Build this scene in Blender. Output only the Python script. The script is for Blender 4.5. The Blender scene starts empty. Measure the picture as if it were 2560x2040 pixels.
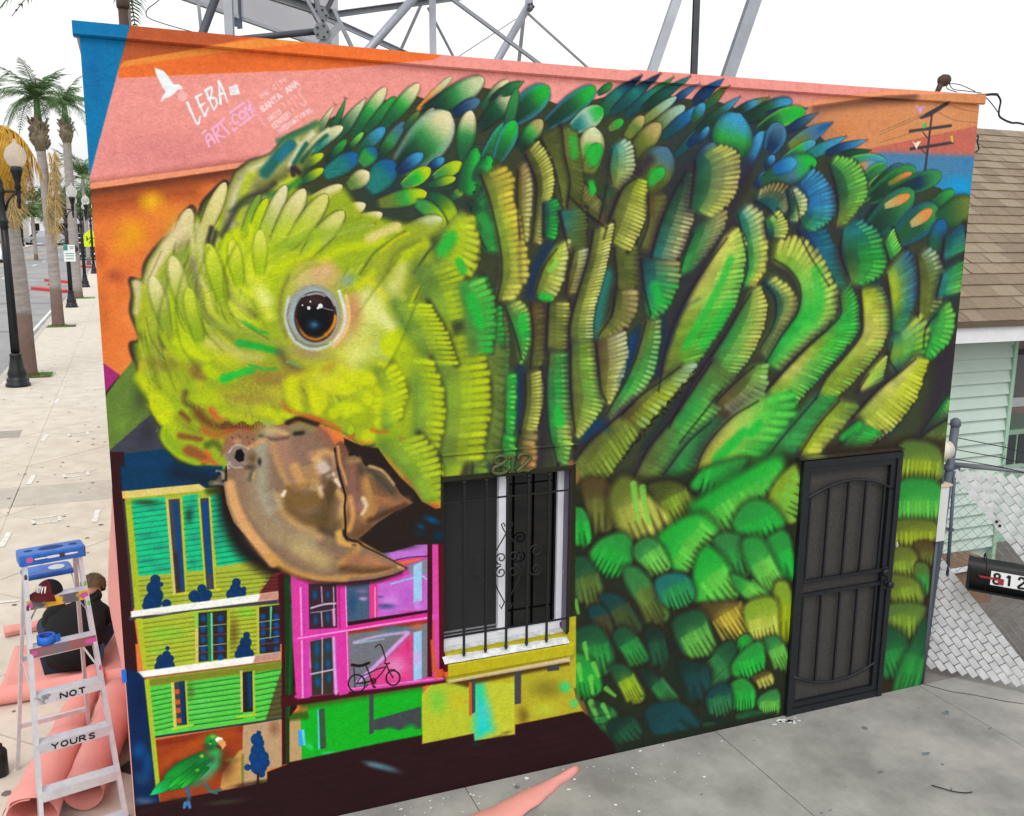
import bpy, bmesh, math, random
import numpy as np
from mathutils import Vector, Matrix, Quaternion
random.seed(11)
SC = bpy.context.scene
COL = SC.collection
R = math.radians
# ------------------------------------------------------------------ survey geometry of the painted wall
CAM_F, CAM_YAW, CAM_PITCH, CAM_ROLL = 2327.009, 0.38798, 0.18818, 0.01054
CAM_POS = (0.161, -5.394, 3.699)
WALL_W, WALL_H = 6.101, 4.704
def cam_axes():
    cy, sy, cp, sp = math.cos(CAM_YAW), math.sin(CAM_YAW), math.cos(CAM_PITCH), math.sin(CAM_PITCH)
    f = np.array([sy*cp, cy*cp, -sp]); r = np.array([cy, -sy, 0.0]); u = np.cross(r, f)
    c, s = math.cos(CAM_ROLL), math.sin(CAM_ROLL)
    return c*r + s*u, -s*r + c*u, f
AX_R, AX_U, AX_F = cam_axes()
def ray(x, y):
    return AX_F + AX_R*((x-1280)/CAM_F) - AX_U*((y-1020)/CAM_F)
def on_plane(x, y, axis, val):          # a point of a survey picture carried onto a plane of the place
    d = ray(x, y); t = (val - CAM_POS[axis]) / d[axis]
    return np.array(CAM_POS) + d*t
def wall_pt(x, y, yy=0.0): return on_plane(x, y, 1, yy)
def ground_pt(x, y, z=0.0): return on_plane(x, y, 2, z)

# ------------------------------------------------------------------ camera, sky, sun, exposure
cam_d = bpy.data.cameras.new('camera'); cam = bpy.data.objects.new('camera', cam_d); COL.objects.link(cam)
cam_d.sensor_width = 36.0; cam_d.lens = CAM_F/2560*36.0; cam_d.clip_start = .05; cam_d.clip_end = 3000
cam.matrix_world = Matrix(((AX_R[0], AX_U[0], -AX_F[0], CAM_POS[0]), (AX_R[1], AX_U[1], -AX_F[1], CAM_POS[1]), (AX_R[2], AX_U[2], -AX_F[2], CAM_POS[2]), (0, 0, 0, 1)))
SC.camera = cam
SUN_EL, SUN_AZ = 52.0, 205.0            # high pale sun behind cloud, over the street side
world = bpy.data.worlds.new('World'); SC.world = world; world.use_nodes = True
wn = world.node_tree.nodes; wl = world.node_tree.links; wn.clear()
sky = wn.new('ShaderNodeTexSky'); sky.sky_type = 'NISHITA'; sky.sun_disc = False
sky.sun_elevation = R(SUN_EL); sky.sun_rotation = R(SUN_AZ); sky.air_density = 1.0; sky.dust_density = 6.0; sky.ozone_density = 1.0
hs = wn.new('ShaderNodeHueSaturation'); hs.inputs['Saturation'].default_value = .1; hs.inputs['Value'].default_value = 4.0
gm = wn.new('ShaderNodeGamma'); gm.inputs['Gamma'].default_value = .25      # an even cloud deck
bgn = wn.new('ShaderNodeBackground'); bgn.inputs['Strength'].default_value = .15
wo = wn.new('ShaderNodeOutputWorld')
wl.new(sky.outputs[0], gm.inputs['Color']); wl.new(gm.outputs[0], hs.inputs['Color']); wl.new(hs.outputs[0], bgn.inputs['Color']); wl.new(bgn.outputs[0], wo.inputs['Surface'])
sun_d = bpy.data.lights.new('sun', 'SUN'); sun_d.energy = .7; sun_d.angle = R(22); sun_d.color = (1, .97, .93)
sun = bpy.data.objects.new('sun', sun_d); COL.objects.link(sun)
sdir = Vector((math.sin(R(SUN_AZ))*math.cos(R(SUN_EL)), math.cos(R(SUN_AZ))*math.cos(R(SUN_EL)), math.sin(R(SUN_EL))))
sun.rotation_euler = sdir.to_track_quat('Z', 'Y').to_euler()
SC.view_settings.view_transform = 'Standard'; SC.view_settings.look = 'None'; SC.view_settings.gamma = 1.0
SC.view_settings.exposure = 0.52; SC.view_settings.use_curve_mapping = False
SC.cycles.max_bounces = 6; SC.cycles.use_denoising = True

# ------------------------------------------------------------------ mural painter: spray paint strokes on a canvas in wall metres
PPM = 330.0
CW, CH = int(WALL_W*PPM)+8, int((WALL_H+0.12)*PPM)
PAL = dict(cr=(222,208,160), pl=(198,206,160), pt=(150,185,165), lm=(184,202,16), l2=(172,192,36), yl=(196,200,92), yy=(212,192,66), yg=(140,172,52),
  ol=(112,124,54), od=(86,94,46), ob=(100,84,48), mo=(98,128,62), gr=(52,158,72), vg=(36,180,66), mg=(60,140,78), dg=(40,96,66), dk=(34,66,56),
  te=(36,124,118), dt=(30,80,84), bl=(28,100,152), sk=(62,148,192), st=(76,116,140), nv=(30,58,92), pu=(58,50,62), br=(72,56,50), bk=(28,26,30),
  og=(224,134,72), tn=(178,160,104), wh=(235,238,240), lg=(120,200,80), gy=(110,112,116), sa=(236,146,138), pk=(216,60,160), mp=(190,90,196),
  la=(190,150,220), mr=(64,22,28), ma=(96,18,38), lb=(120,180,226), gd=(20,90,36), nb=(14,70,116), te2=(16,190,134), be=(196,150,110), bg=(160,122,90))
def C(c):
    if isinstance(c, str): c = PAL[c]
    return np.array(c, np.float32)/255.0
class Canvas:
    def __init__(s):
        s.a = np.zeros((CH, CW, 3), np.float32); s.o = (0.0, 0.0); s.k = 1.0
        s.rng = np.random.default_rng(7)
    def tile(s, ox, oy, k): s.o = (ox, oy); s.k = k/10.0     # survey tile: origin and magnification, units of ten
    def mp(s, pts):
        q = np.asarray(pts, float).reshape(-1, 2); out = np.empty_like(q)
        for i, (x, y) in enumerate(q):
            w = wall_pt(s.o[0] + x/s.k, s.o[1] + y/s.k)
            out[i] = (w[0]*PPM, (WALL_H + 0.1 - w[2])*PPM)
        return out
    def sc(s, x, y):
        q = s.mp([(x, y), (x+1, y), (x, y+1)])
        a, b = q[1]-q[0], q[2]-q[0]
        return math.sqrt(abs(a[0]*b[1]-a[1]*b[0]))
    def box(s, q, m):
        x0 = max(0, int(q[:,0].min()-m)); x1 = min(CW, int(q[:,0].max()+m)+2)
        y0 = max(0, int(q[:,1].min()-m)); y1 = min(CH, int(q[:,1].max()+m)+2)
        if x1-x0 < 2 or y1-y0 < 2: return None
        Y, X = np.mgrid[y0:y1, x0:x1].astype(np.float32)
        return slice(y0, y1), slice(x0, x1), X+.5, Y+.5
    def lay(s, b, m, col):
        v = s.a[b[0], b[1]]
        v += (col - v)*m[..., None]
    @staticmethod
    def smooth(q, closed=False, n=6):
        q = np.asarray(q, float)
        if len(q) < 3: return q
        P = np.vstack([q[-1], q, q[0], q[1]]) if closed else np.vstack([2*q[0]-q[1], q, 2*q[-1]-q[-2]])
        out = []
        for i in range(1, len(P)-2):
            a, b, c, d = P[i-1:i+3]
            for t in np.arange(n)/n:
                out.append(.5*(2*b + (c-a)*t + (2*a-5*b+4*c-d)*t*t + (3*b-a-3*c+d)*t**3))
        if not closed: out.append(q[-1])
        return np.array(out)
    @staticmethod
    def seg(X, Y, q, closed=False):
        n = len(q); m = n if closed else n-1
        L = np.concatenate([[0], np.cumsum(np.hypot(*np.diff(q, axis=0).T))]); tot = max(L[-1], 1e-6)
        best = np.full(X.shape, 1e18, np.float32); U = np.zeros_like(best); V = np.zeros_like(best)
        for i in range(m):
            a, c = q[i], q[(i+1) % n]; d = c-a; l2 = d@d
            if l2 < 1e-9: continue
            px, py = X-a[0], Y-a[1]
            t = (px*d[0]+py*d[1])/l2; t0 = np.clip(t, 0, 1)
            dx, dy = px-t0*d[0], py-t0*d[1]; d2 = dx*dx+dy*dy
            k = d2 < best
            if not k.any(): continue
            l = math.sqrt(l2)
            te = t0
            if not closed:
                if i == 0: te = np.minimum(t, 1)
                if i == m-1: te = np.maximum(te, t) if i else t
            best = np.where(k, d2, best)
            U = np.where(k, (L[i]+te*l)/tot, U) if not closed else U
            V = np.where(k, (d[0]*py-d[1]*px)/l, V)
        return np.sqrt(best), U, V, tot
    def sdf(s, X, Y, q):
        d, _, _, _ = s.seg(X, Y, q, True)
        ins = np.zeros(X.shape, bool); n = len(q)
        for i in range(n):
            a, c = q[i], q[(i+1) % n]
            if a[1] == c[1]: continue
            k = (Y < a[1]) != (Y < c[1])
            ins ^= k & (X < (c[0]-a[0])*(Y-a[1])/(c[1]-a[1]) + a[0])
        return np.where(ins, -d, d)
    @staticmethod
    def ss(a, b, x):
        t = np.clip((x-a)/(b-a), 0, 1); return t*t*(3-2*t)
    # polygon; soft = blur in survey units; col2 with g=(x0,y0,x1,y1) makes a sprayed fade
    def fill(s, pts, col, soft=.15, al=1.0, col2=None, g=None, round_=False):
        q = s.mp(pts); k = s.sc(*np.mean(np.asarray(pts, float).reshape(-1,2), 0)); w = max(soft*k, .8)
        if round_: q = s.smooth(q, True)
        b = s.box(q, w+2)
        if b is None: return
        m = s.ss(w, -w, s.sdf(b[2], b[3], q))*al
        c = C(col)
        if col2 is not None:
            e = s.mp([g[:2], g[2:]]); d = e[1]-e[0]
            t = s.ss(0, 1, ((b[2]-e[0][0])*d[0]+(b[3]-e[0][1])*d[1])/(d@d))[..., None]
            c = c*(1-t)+C(col2)*t
        s.lay(b, m, c)
    # stroke along points; w0..w1 half widths, soft blur
    def line(s, pts, w0, col, soft=.3, al=1.0, w1=None, col2=None, wm=None, fade=False):
        k = s.sc(*np.mean(np.asarray(pts, float).reshape(-1,2), 0))
        q = s.smooth(s.mp(pts)); w1 = w0 if w1 is None else w1
        sf = max(soft*k, .8); b = s.box(q, max(w0, w1, wm or 0)*k+sf+2)
        if b is None: return
        d, u, _, _ = s.seg(b[2], b[3], q); uc = np.clip(u, 0, 1)
        w = (w0+(w1-w0)*uc)
        if wm is not None: w = w + (wm-.5*(w0+w1))*np.sin(math.pi*uc)
        m = s.ss(sf, -sf, d-w*k)*al
        if fade: m = m*s.ss(0, .5, uc)
        c = C(col)
        if col2 is not None: c = c + (C(col2)-c)*uc[..., None]
        s.lay(b, m, c)
    def blob(s, x, y, rx, ry, col, al=.8, ang=0, hard=0.0):
        t = np.linspace(0, 2*math.pi, 17)[:-1]; ca, sa = math.cos(math.radians(ang)), math.sin(math.radians(ang))
        q = s.mp([(x+ca*rx*math.cos(a)-sa*ry*math.sin(a), y+sa*rx*math.cos(a)+ca*ry*math.sin(a)) for a in t])
        c = q.mean(0); M = np.stack([q[0]-c, q[4]-c], 1); Mi = np.linalg.inv(M)
        b = s.box(q*1.35-.35*c, 2)
        if b is None: return
        dx, dy = b[2]-c[0], b[3]-c[1]
        r = np.hypot(Mi[0,0]*dx+Mi[0,1]*dy, Mi[1,0]*dx+Mi[1,1]*dy)
        s.lay(b, s.ss(1.25-.2*hard, .95*hard, r)*al, C(col))
    # one feather.  kind: L rounded, P pointed, F fringed on both sides, R / N fringed on the right / left side of its spine only
    def feather(s, kind, x0, y0, x1, y1, w, base, tip, nb=0, bend=0, hi=None, mid=None, sh=.75, shc='pu', dep=.17, slant=.45, soft=.2, dim=1.0):
        dx, dy = x1-x0, y1-y0; L = math.hypot(dx, dy); nx, ny = -dy/L, dx/L
        cx, cy = (x0+x1)/2+2*bend*nx, (y0+y1)/2+2*bend*ny
        t = np.linspace(0, 1, 13)[:, None]
        P = (1-t)**2*np.array([x0, y0]) + 2*t*(1-t)*np.array([cx, cy]) + t*t*np.array([x1, y1])
        q = s.mp(P); k = s.sc(*P[6]); W = w*k
        b = s.box(q, W*1.6+4)
        if b is None: return
        d, u, v, tot = s.seg(b[2], b[3], q); uc = np.clip(u, 0, 1)
        lobe = kind in 'FRNS'
        if kind == 'P': prof = (.5+.5*np.sin(np.minimum(uc/.45, 1)*math.pi/2))*np.clip(1-np.clip((uc-.4)/.6, 0, 1)**1.7, .02, 1)
        elif kind == 'L': prof = (.5+.5*np.sin(np.minimum(uc/.6, 1)*math.pi/2))*np.sqrt(np.clip(1-np.clip((uc-.55)/.455, 0, 1)**2.2, .0004, 1))
        elif kind == 'S': prof = .6+.4*np.sin(np.minimum(uc/.75, 1)*math.pi/2)
        else: prof = (.72+.28*np.sin(np.minimum(uc/.5, 1)*math.pi/2))*np.clip(1-.42*np.clip((uc-.5)/.5, 0, 1)**2, .1, 1)
        w_ = W*prof
        over = np.where(u > 1, (u-1)*tot, np.where(u < 0, -u*tot, 0))
        lat = np.abs(v)
        r = np.where((u > 1) | (u < 0), np.hypot(lat, over*(1.0 if lobe else 2.5)), lat)/np.maximum(w_, .5)
        if kind == 'R': r = np.where(v > 0, r, r*4.5)
        if kind == 'N': r = np.where(v < 0, r, r*4.5)
        lr = v/np.maximum(w_, .5)
        if kind == 'S':
            yy = np.clip((u-.35)/.65, 0, 2); r = (np.abs(lr)**3 + yy**3)**(1/3.)
            r = np.where(u < 0, 2, r)
        rc = np.clip(r, 0, 1.3)
        jit = .12*np.sin(uc*37+x0)+.1*np.sin(uc*71+y0)
        ph = nb*(u - slant*rc*W/tot) + jit*(nb > 0)
        if kind == 'S': ph = nb*.5*(lr*(1-.25*uc)) + .25 + .1*np.sin(uc*5+x0)
        g = np.abs(np.sin(math.pi*ph)) if nb else np.ones_like(r)
        sd = np.maximum(s.ss(-.35, .35, lr), s.ss(.8, 1.0, u)) if kind == 'F' else 1.0
        E = 1 - (dep*(1-g**.7)*(s.ss(.55, 1, np.clip((u-.35)/.65, 0, 1.2)) if kind == 'S' else s.ss(.35, 1, rc)*sd) if nb else 0)
        sf = max(soft*W, 1.2)
        if kind == 'F': sf = sf + W*.35*(1-sd)
        m = s.ss(-sf*.5, sf*.5, (E-r)*w_)
        m = m*s.ss(-.03, .1, u)
        hs = W*.32
        hm = s.ss(-hs, hs*.6, (1.0-r)*w_)*s.ss(-.05, .18, u)*sh
        s.lay(b, hm, C(shc))
        tt = s.ss(.15, .95, uc if not lobe else np.clip(.35*uc+.38*(lr+1), 0, 1) if kind == 'F' else np.clip(.45*uc+.6*rc, 0, 1))[..., None]
        c0, c1 = C(base), C(tip)
        if mid is None: c = c0+(c1-c0)*tt
        else:
            cm = C(mid); c = np.where(tt < .5, c0+(cm-c0)*tt*2, cm+(c1-cm)*(tt*2-1))
        if hi is not None:
            h = (s.ss(.45, .95, rc)*(g**1.5 if nb else .7)*sd)[..., None]*.85
            c = c+(C(hi)-c)*h
        if nb:
            gr = ((1-g)**1.8*s.ss(.42, .98, rc)*sd)[..., None]*.62
            c = c+(C(shc)*.75+C(base)*.15-c)*gr
        else:
            ed = (s.ss(.55, 1.0, rc))[..., None]*(.34 if hi is None else .1)
            c = c+(C(base)*.55-c)*ed
        s.lay(b, m, c if dim == 1.0 else c*dim+C('pu')*(1-dim)*.6)
FONT = dict(A=[(0,0,.5,1,1,0),(.2,.35,.8,.35)], B=[(0,0,0,1,.7,.95,.8,.75,.6,.55,0,.52),(.6,.55,.95,.35,.8,.05,0,0)], C=[(.95,.8,.6,1,.2,.9,.02,.5,.2,.1,.6,0,.95,.2)],
  D=[(0,0,0,1,.6,.95,1,.5,.6,.05,0,0)], E=[(.9,1,0,1,0,0,.9,0),(0,.52,.7,.52)], H=[(0,0,0,1),(1,0,1,1),(0,.5,1,.5)], I=[(.5,0,.5,1)], L=[(0,1,0,0,.9,0)],
  M=[(0,0,.1,1,.5,.3,.9,1,1,0)], N=[(0,0,0,1,1,0,1,1)], O=[(.5,1,.1,.8,.02,.5,.1,.2,.5,0,.9,.2,.98,.5,.9,.8,.5,1)], R=[(0,0,0,1,.75,.95,.85,.72,.6,.52,0,.5),(.45,.5,.95,0)],
  S=[(.92,.82,.5,1,.1,.8,.2,.6,.8,.42,.9,.2,.5,0,.06,.18)], T=[(.5,0,.5,1),(0,1,1,1)], Y=[(0,1,.5,.5,1,1),(.5,.5,.5,0)], W=[(0,1,.25,0,.5,.7,.75,0,1,1)], F=[(0,0,0,1,.9,1),(0,.52,.7,.52)])
def lettering(c, word, x0, y0, x1, y1, h, th, col, al=.95, slant=0.0):
    dx, dy = x1-x0, y1-y0; L = math.hypot(dx, dy); ux, uy = dx/L, dy/L; vx, vy = uy, -ux
    n = len(word); adv = L/n
    for i, ch in enumerate(word):
        for st in FONT.get(ch, []):
            pts = []
            for j in range(0, len(st), 2):
                a = adv*(i+.08+.76*st[j]) + slant*st[j+1]*h; b = st[j+1]*h
                pts.append((x0+ux*a+vx*b, y0+uy*a+vy*b))
            pts2 = [pts[0]]
            for p_, q_ in zip(pts, pts[1:]): pts2 += [((p_[0]+q_[0])/2, (p_[1]+q_[1])/2), q_]
            c.line(pts2, th, col, .22, al)
def slats(c, x0, y0, x1, y1, x2, y2, x3, y3, n, col, w=.35, al=.8):     # siding lines between two edges
    for i in range(n):
        t = (i+.5)/n
        a = (x0+(x2-x0)*t, y0+(y2-y0)*t); b = (x1+(x3-x1)*t, y1+(y3-y1)*t)
        c.line([a, b], w, col, .35, al); c.line([(a[0], a[1]-w*2.2), (b[0], b[1]-w*2.2)], w*1.2, col, 1.6, al*.35)
def paint_mural():
    c = Canvas(); T, L, F, B, X = c.tile, c.line, c.fill, c.blob, c.feather
    # ---- skies
    T(0, 0, 10)
    c.a[:] = C((226,124,64))
    F([(180,0),(2500,180),(2500,420),(1900,420),(180,560)], 'sa', 1)
    B(620,250,330,120,(240,152,142),.5); B(420,380,240,70,(206,126,128),.55); B(1500,230,260,50,(244,160,150),.5)
    F([(300,60),(900,90),(1100,140),(1080,152),(800,174),(540,184),(295,195)], (238,116,56), 2)
    F([(300,40),(640,60),(640,95),(302,158)], (184,96,58), 3)
    F([(302,168),(308,153),(540,114),(760,84),(760,110),(632,123),(540,133)], (238,142,66), 2)
    B(560,160,150,22,(214,100,50),.4,-5)
    F([(170,30),(329,50),(223,446),(205,470),(150,300)], (6,122,172), 1.5)
    B(235,180,26,90,(10,104,156),.5,-10); B(215,120,30,50,(10,130,186),.5)
    F([(200,474),(620,412),(700,600),(300,1100),(200,1100)], (226,122,60), 1)
    L([(205,482),(420,452),(640,418)], 16, (74,44,38), 26, .85); L([(205,520),(330,500),(480,480)], 20, (150,78,44), 34, .8)
    F([(200,461),(300,448),(626,403),(612,418),(300,463),(200,476)], (240,148,112), 1.5)
    for x, y, rx, ry, q, al in [(380,505,40,34,(238,178,24),.95),(330,585,52,54,(236,160,30),.85),(420,540,60,50,(236,140,50),.7),(300,620,40,30,(236,150,40),.6),(250,640,26,40,(190,92,46),.6),(290,690,34,24,(150,74,50),.6),(250,750,30,50,(206,110,52),.5),
        (330,790,40,60,(246,142,78),.6),(310,900,36,50,(240,134,72),.6),(430,600,60,40,(234,104,54),.6),(260,800,20,80,(196,104,50),.5)]: B(x,y,rx,ry,q,al)
    F([(255,905),(300,938),(262,985)], (164,48,118), 2); L([(264,988),(300,945)], 5, (52,44,50), 3)
    F([(262,992),(300,940),(345,885),(420,960),(400,1030),(276,1126),(240,1126)], (104,130,58), 2); B(355,985,30,60,(70,82,52),.8,10); B(300,1060,30,30,(120,160,66),.5)
    F([(230,1160),(276,1124),(384,1030),(440,1120),(440,1150)], (72,74,86), 2); B(370,1080,30,50,(58,56,66),.7,20)
    F([(298,1136),(420,1122),(600,1150),(600,1215),(306,1229)], (0,66,102), 3); B(500,1190,60,30,(30,44,64),.7); B(350,1175,50,40,(4,72,112),.6)
    F([(270,1240),(297,1138),(312,1500),(312,1660),(280,1660)], (60,64,74), 2)
    # right sky
    F([(1980,274),(2205,240),(2500,232),(2500,330),(2200,372),(2080,420)], (208,138,94), 1.5)
    B(2340,290,100,50,(216,150,110),.5); B(2100,330,60,40,(212,132,78),.6)
    L([(2040,270),(2130,258),(2280,242)], 9, (96,70,62), 15, .8)
    F([(1970,272),(1998,253),(2240,226),(2460,230),(2300,236),(2205,239)], (242,150,108), 1.5)
    F([(2080,392),(2200,366),(2455,312),(2455,400),(2190,395)], (190,108,94), 2); B(2330,360,50,20,(200,98,76),.4)
    F([(2170,398),(2200,380),(2450,390),(2450,520),(2200,520)], (76,128,166), 9)
    B(2400,470,70,40,(8,152,210),.95); B(2330,490,60,24,(16,140,196),.8); B(2420,410,40,22,(60,130,176),.7); B(2300,415,20,26,(66,134,178),.5)
    # utility pole with small birds
    T(2200, 200, 2.147); pu = (72,68,78)
    L([(28,17.5),(24,50)], .55, pu, .3, 1, .8); F([(21,20),(26,17),(36,11.5),(37,13),(27,19.5),(22,21)], pu, .5)
    L([(16,27.5),(27,26),(38,24.5)], .7, pu, .4); L([(16.5,37),(27,35.5),(39,33.5)], .7, pu, .4); L([(23,28),(25.5,31)], .3, pu, .3); L([(22,37),(24.5,39.5)], .3, pu, .3)
    for a in [[(0,28),(10,23.5),(22,18.5)],[(0,29.5),(12,24),(24,19)],[(0,33.5),(12,30),(24,26)],[(37,13),(45,16),(55,17.5)],[(31,17),(40,21.5),(54,23)],[(30,14),(31,12),(31,11)]]: L(a, .12, (112,104,76), .3, .85)
    F([(19,13),(21,14.5),(24,14),(22.5,17),(21.5,18)], (198,152,206), .3); F([(22.5,23.5),(25.3,23.5),(24.2,26),(23.6,26)], (60,190,90), .3)
    F([(17.5,33),(19.2,34),(20.2,33),(22,33),(20.2,35.6),(19.6,37.4),(18.9,35.6)], (246,228,190), .3); F([(37.8,30),(39,29.8),(39.4,33.5),(38.4,33.5)], (226,186,60), .3)
    # ---- signatures
    T(300, 180, 4.296); wh = (232,244,250); pk = (244,172,210)
    F([(37.4,-4.7),(47,-1),(52,5),(57,13),(63,13.4),(66.5,15.5),(67.5,18.6),(62,19),(57,24),(53,27),(49,28),(44.5,32),(43.5,31),(46,26),(49,21),(45,15),(41,7),(38,0)], wh, .5)
    for r_, a0, a1 in ((4.2,-40,300),(1.9,0,360)):
        L([(67+r_*math.cos(math.radians(a)), 25.5+1.15*r_*math.sin(math.radians(a))) for a in range(a0, a1+1, 30)], .4, (248,214,230), .3)
    for st in [[(72.5,33),(77,44),(83.5,56),(86,48)],[(82,27),(86,37),(91,47)],[(82,27),(88,23.5)],[(86,37),(91,33)],[(91,47),(95,38)],[(92,20),(96,30),(101,41)],[(92,20),(98,16.5),(98,25),(95,29)],[(95,29),(102,28),(104,34),(101,41)],[(108,34),(107,22),(106,10)],[(106,10),(111,20),(115.5,32)],[(107,24),(112,22)]]:
        L(st, 1.45, wh, .5, 1, .7)
    F([(117,16),(122,15),(123,13.5),(126,13.5),(129,24),(118.5,25)], wh, .4); L([(121+2*math.cos(a/3), 20+2*math.sin(a/3)) for a in range(20)], .3, 'sa', .2)
    for st in [[(96,80),(92.5,72),(93.5,68),(96.5,67),(102,76)],[(95,74),(99,71)],[(99,61),(106,75)],[(99,61),(104,58),(106,63),(102,67)],[(102,67),(112,70)],[(107,54),(117,66)],[(103,58),(112,50)],[(118,55),(118.6,55.6)],[(121,61),(121.6,61.5)],
               [(127,46),(122,46),(120.5,50),(123,55),(127,54)],[(131,42),(128,45),(130,50),(134,49),(134,44),(131,42)],[(138,48),(134,38),(138.5,41),(139,35),(142,44)],[(118,44),(133,33)],[(129,57.5),(144,46.5)],[(88,66),(92,63)],[(122,63),(126,60)]]:
        L(st, 1.1, pk, .4, .95)
    lettering(c, 'INCOLLABORATIONWITH', 137.5,28.5,156.5,57, -2.0, .22, pk)
    lettering(c, 'THE CITY', 151,29.5,180,9, 4.2, .5, (248,190,196)); lettering(c, 'OF', 172.5,20,176,17, 2, .2, (248,190,196))
    lettering(c, 'SANTA ANA', 153,43.5,193,13, 6, .85, (250,206,206)); lettering(c, 'OASIS', 160.5,53,174.5,43, 5, .55, (250,196,200))
    lettering(c, 'CENTER', 165.5,61,183,47.5, 5.4, .62, (250,196,200)); lettering(c, 'INTERNATIONAL', 170.5,67,208,41, 4.6, .55, (250,196,200))
    for st in [[(172,34),(175,34),(178,38)],[(180,31),(183,34)],[(183,28),(186,30)],[(187,25),(190,28)],[(194,18),(192,22),(196,28),(200,33),(197,36),(193,33)],[(188,34),(191,38)],[(183,38),(187,42)],[(180,42),(184,46)]]: L(st, .45, (250,196,200), .3)
    # ---- body ground coat
    T(0, 0, 10)
    body = [(800,310),(836,290),(866,300),(913,270),(962,250),(1000,260),(1043,240),(1070,250),(1125,225),(1190,215),(1240,225),(1290,255),(1353,245),(1420,270),(1481,250),(1560,230),(1640,235),(1740,250),(1800,255),(1850,275),(1960,275),(1990,300),(2040,330),(2090,380),(2150,400),(2190,430),(2240,430),(2300,455),(2350,470),(2400,505),(2470,510),(2450,1000),(2340,1740),(1500,1880),
            (1492,1813),(1470,1774),(1450,1732),(1431,1682),(1428,1612),(1428,1300),(1106,1264),(1090,1268),(1055,1252),(1036,1224),(1003,1191),(973,1156),(941,1142),(941,1117),(910,1119),(878,1098),(852,1080),(800,1060),(780,1050),(720,1060),(672,1080),(637,1108),(563,1215),(509,1170),(486,1166),(444,1152),(421,1126),(402,1098),(405,1070),(381,1035),(372,998),(377,977),(353,951),(342,909),(333,895),(326,860),(349,846),(327,781),(331,735),(326,697),(356,700),(363,658),(400,607),(440,574),(477,520),(495,538),(509,503),(558,457),(575,459),(591,429),(626,403),(677,385),(719,341)]
    F(body, (66,74,50), 2)
    L([(800,308),(719,341),(677,385),(626,403),(591,429),(575,459),(558,455),(509,503),(495,538),(477,516),(440,574),(400,607),(363,658),(356,700),(326,697),(331,735),(327,781),(349,846),(326,860),(333,895),(342,909),(353,951),(377,977),(372,998),(381,1035),(405,1070),(402,1098),(421,1126),(444,1152),(486,1166),(540,1190)], 4, (52,50,54), 5)
    for x, y, rx, ry, q, al in [(1500,1700,110,200,(20,70,48),.8),(1700,1750,200,110,(22,66,52),.8),(2380,700,70,180,(40,52,70),.7),(2360,900,60,120,(52,44,54),.8),(1700,560,90,300,(40,52,74),.7),(1880,350,220,110,(44,66,92),.7),(2150,520,200,90,(46,70,88),.6),
        (1350,800,160,260,(72,70,50),.7),(1120,480,90,120,(44,72,70),.6),(1500,1000,200,160,(66,66,48),.7),(1950,1000,300,120,(62,66,46),.6),(1650,1350,240,160,(46,48,36),.8),(1150,700,90,200,(66,76,50),.8),(1000,470,140,90,(36,66,84),.6)]: B(x,y,rx,ry,q,al)
    return c
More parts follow.
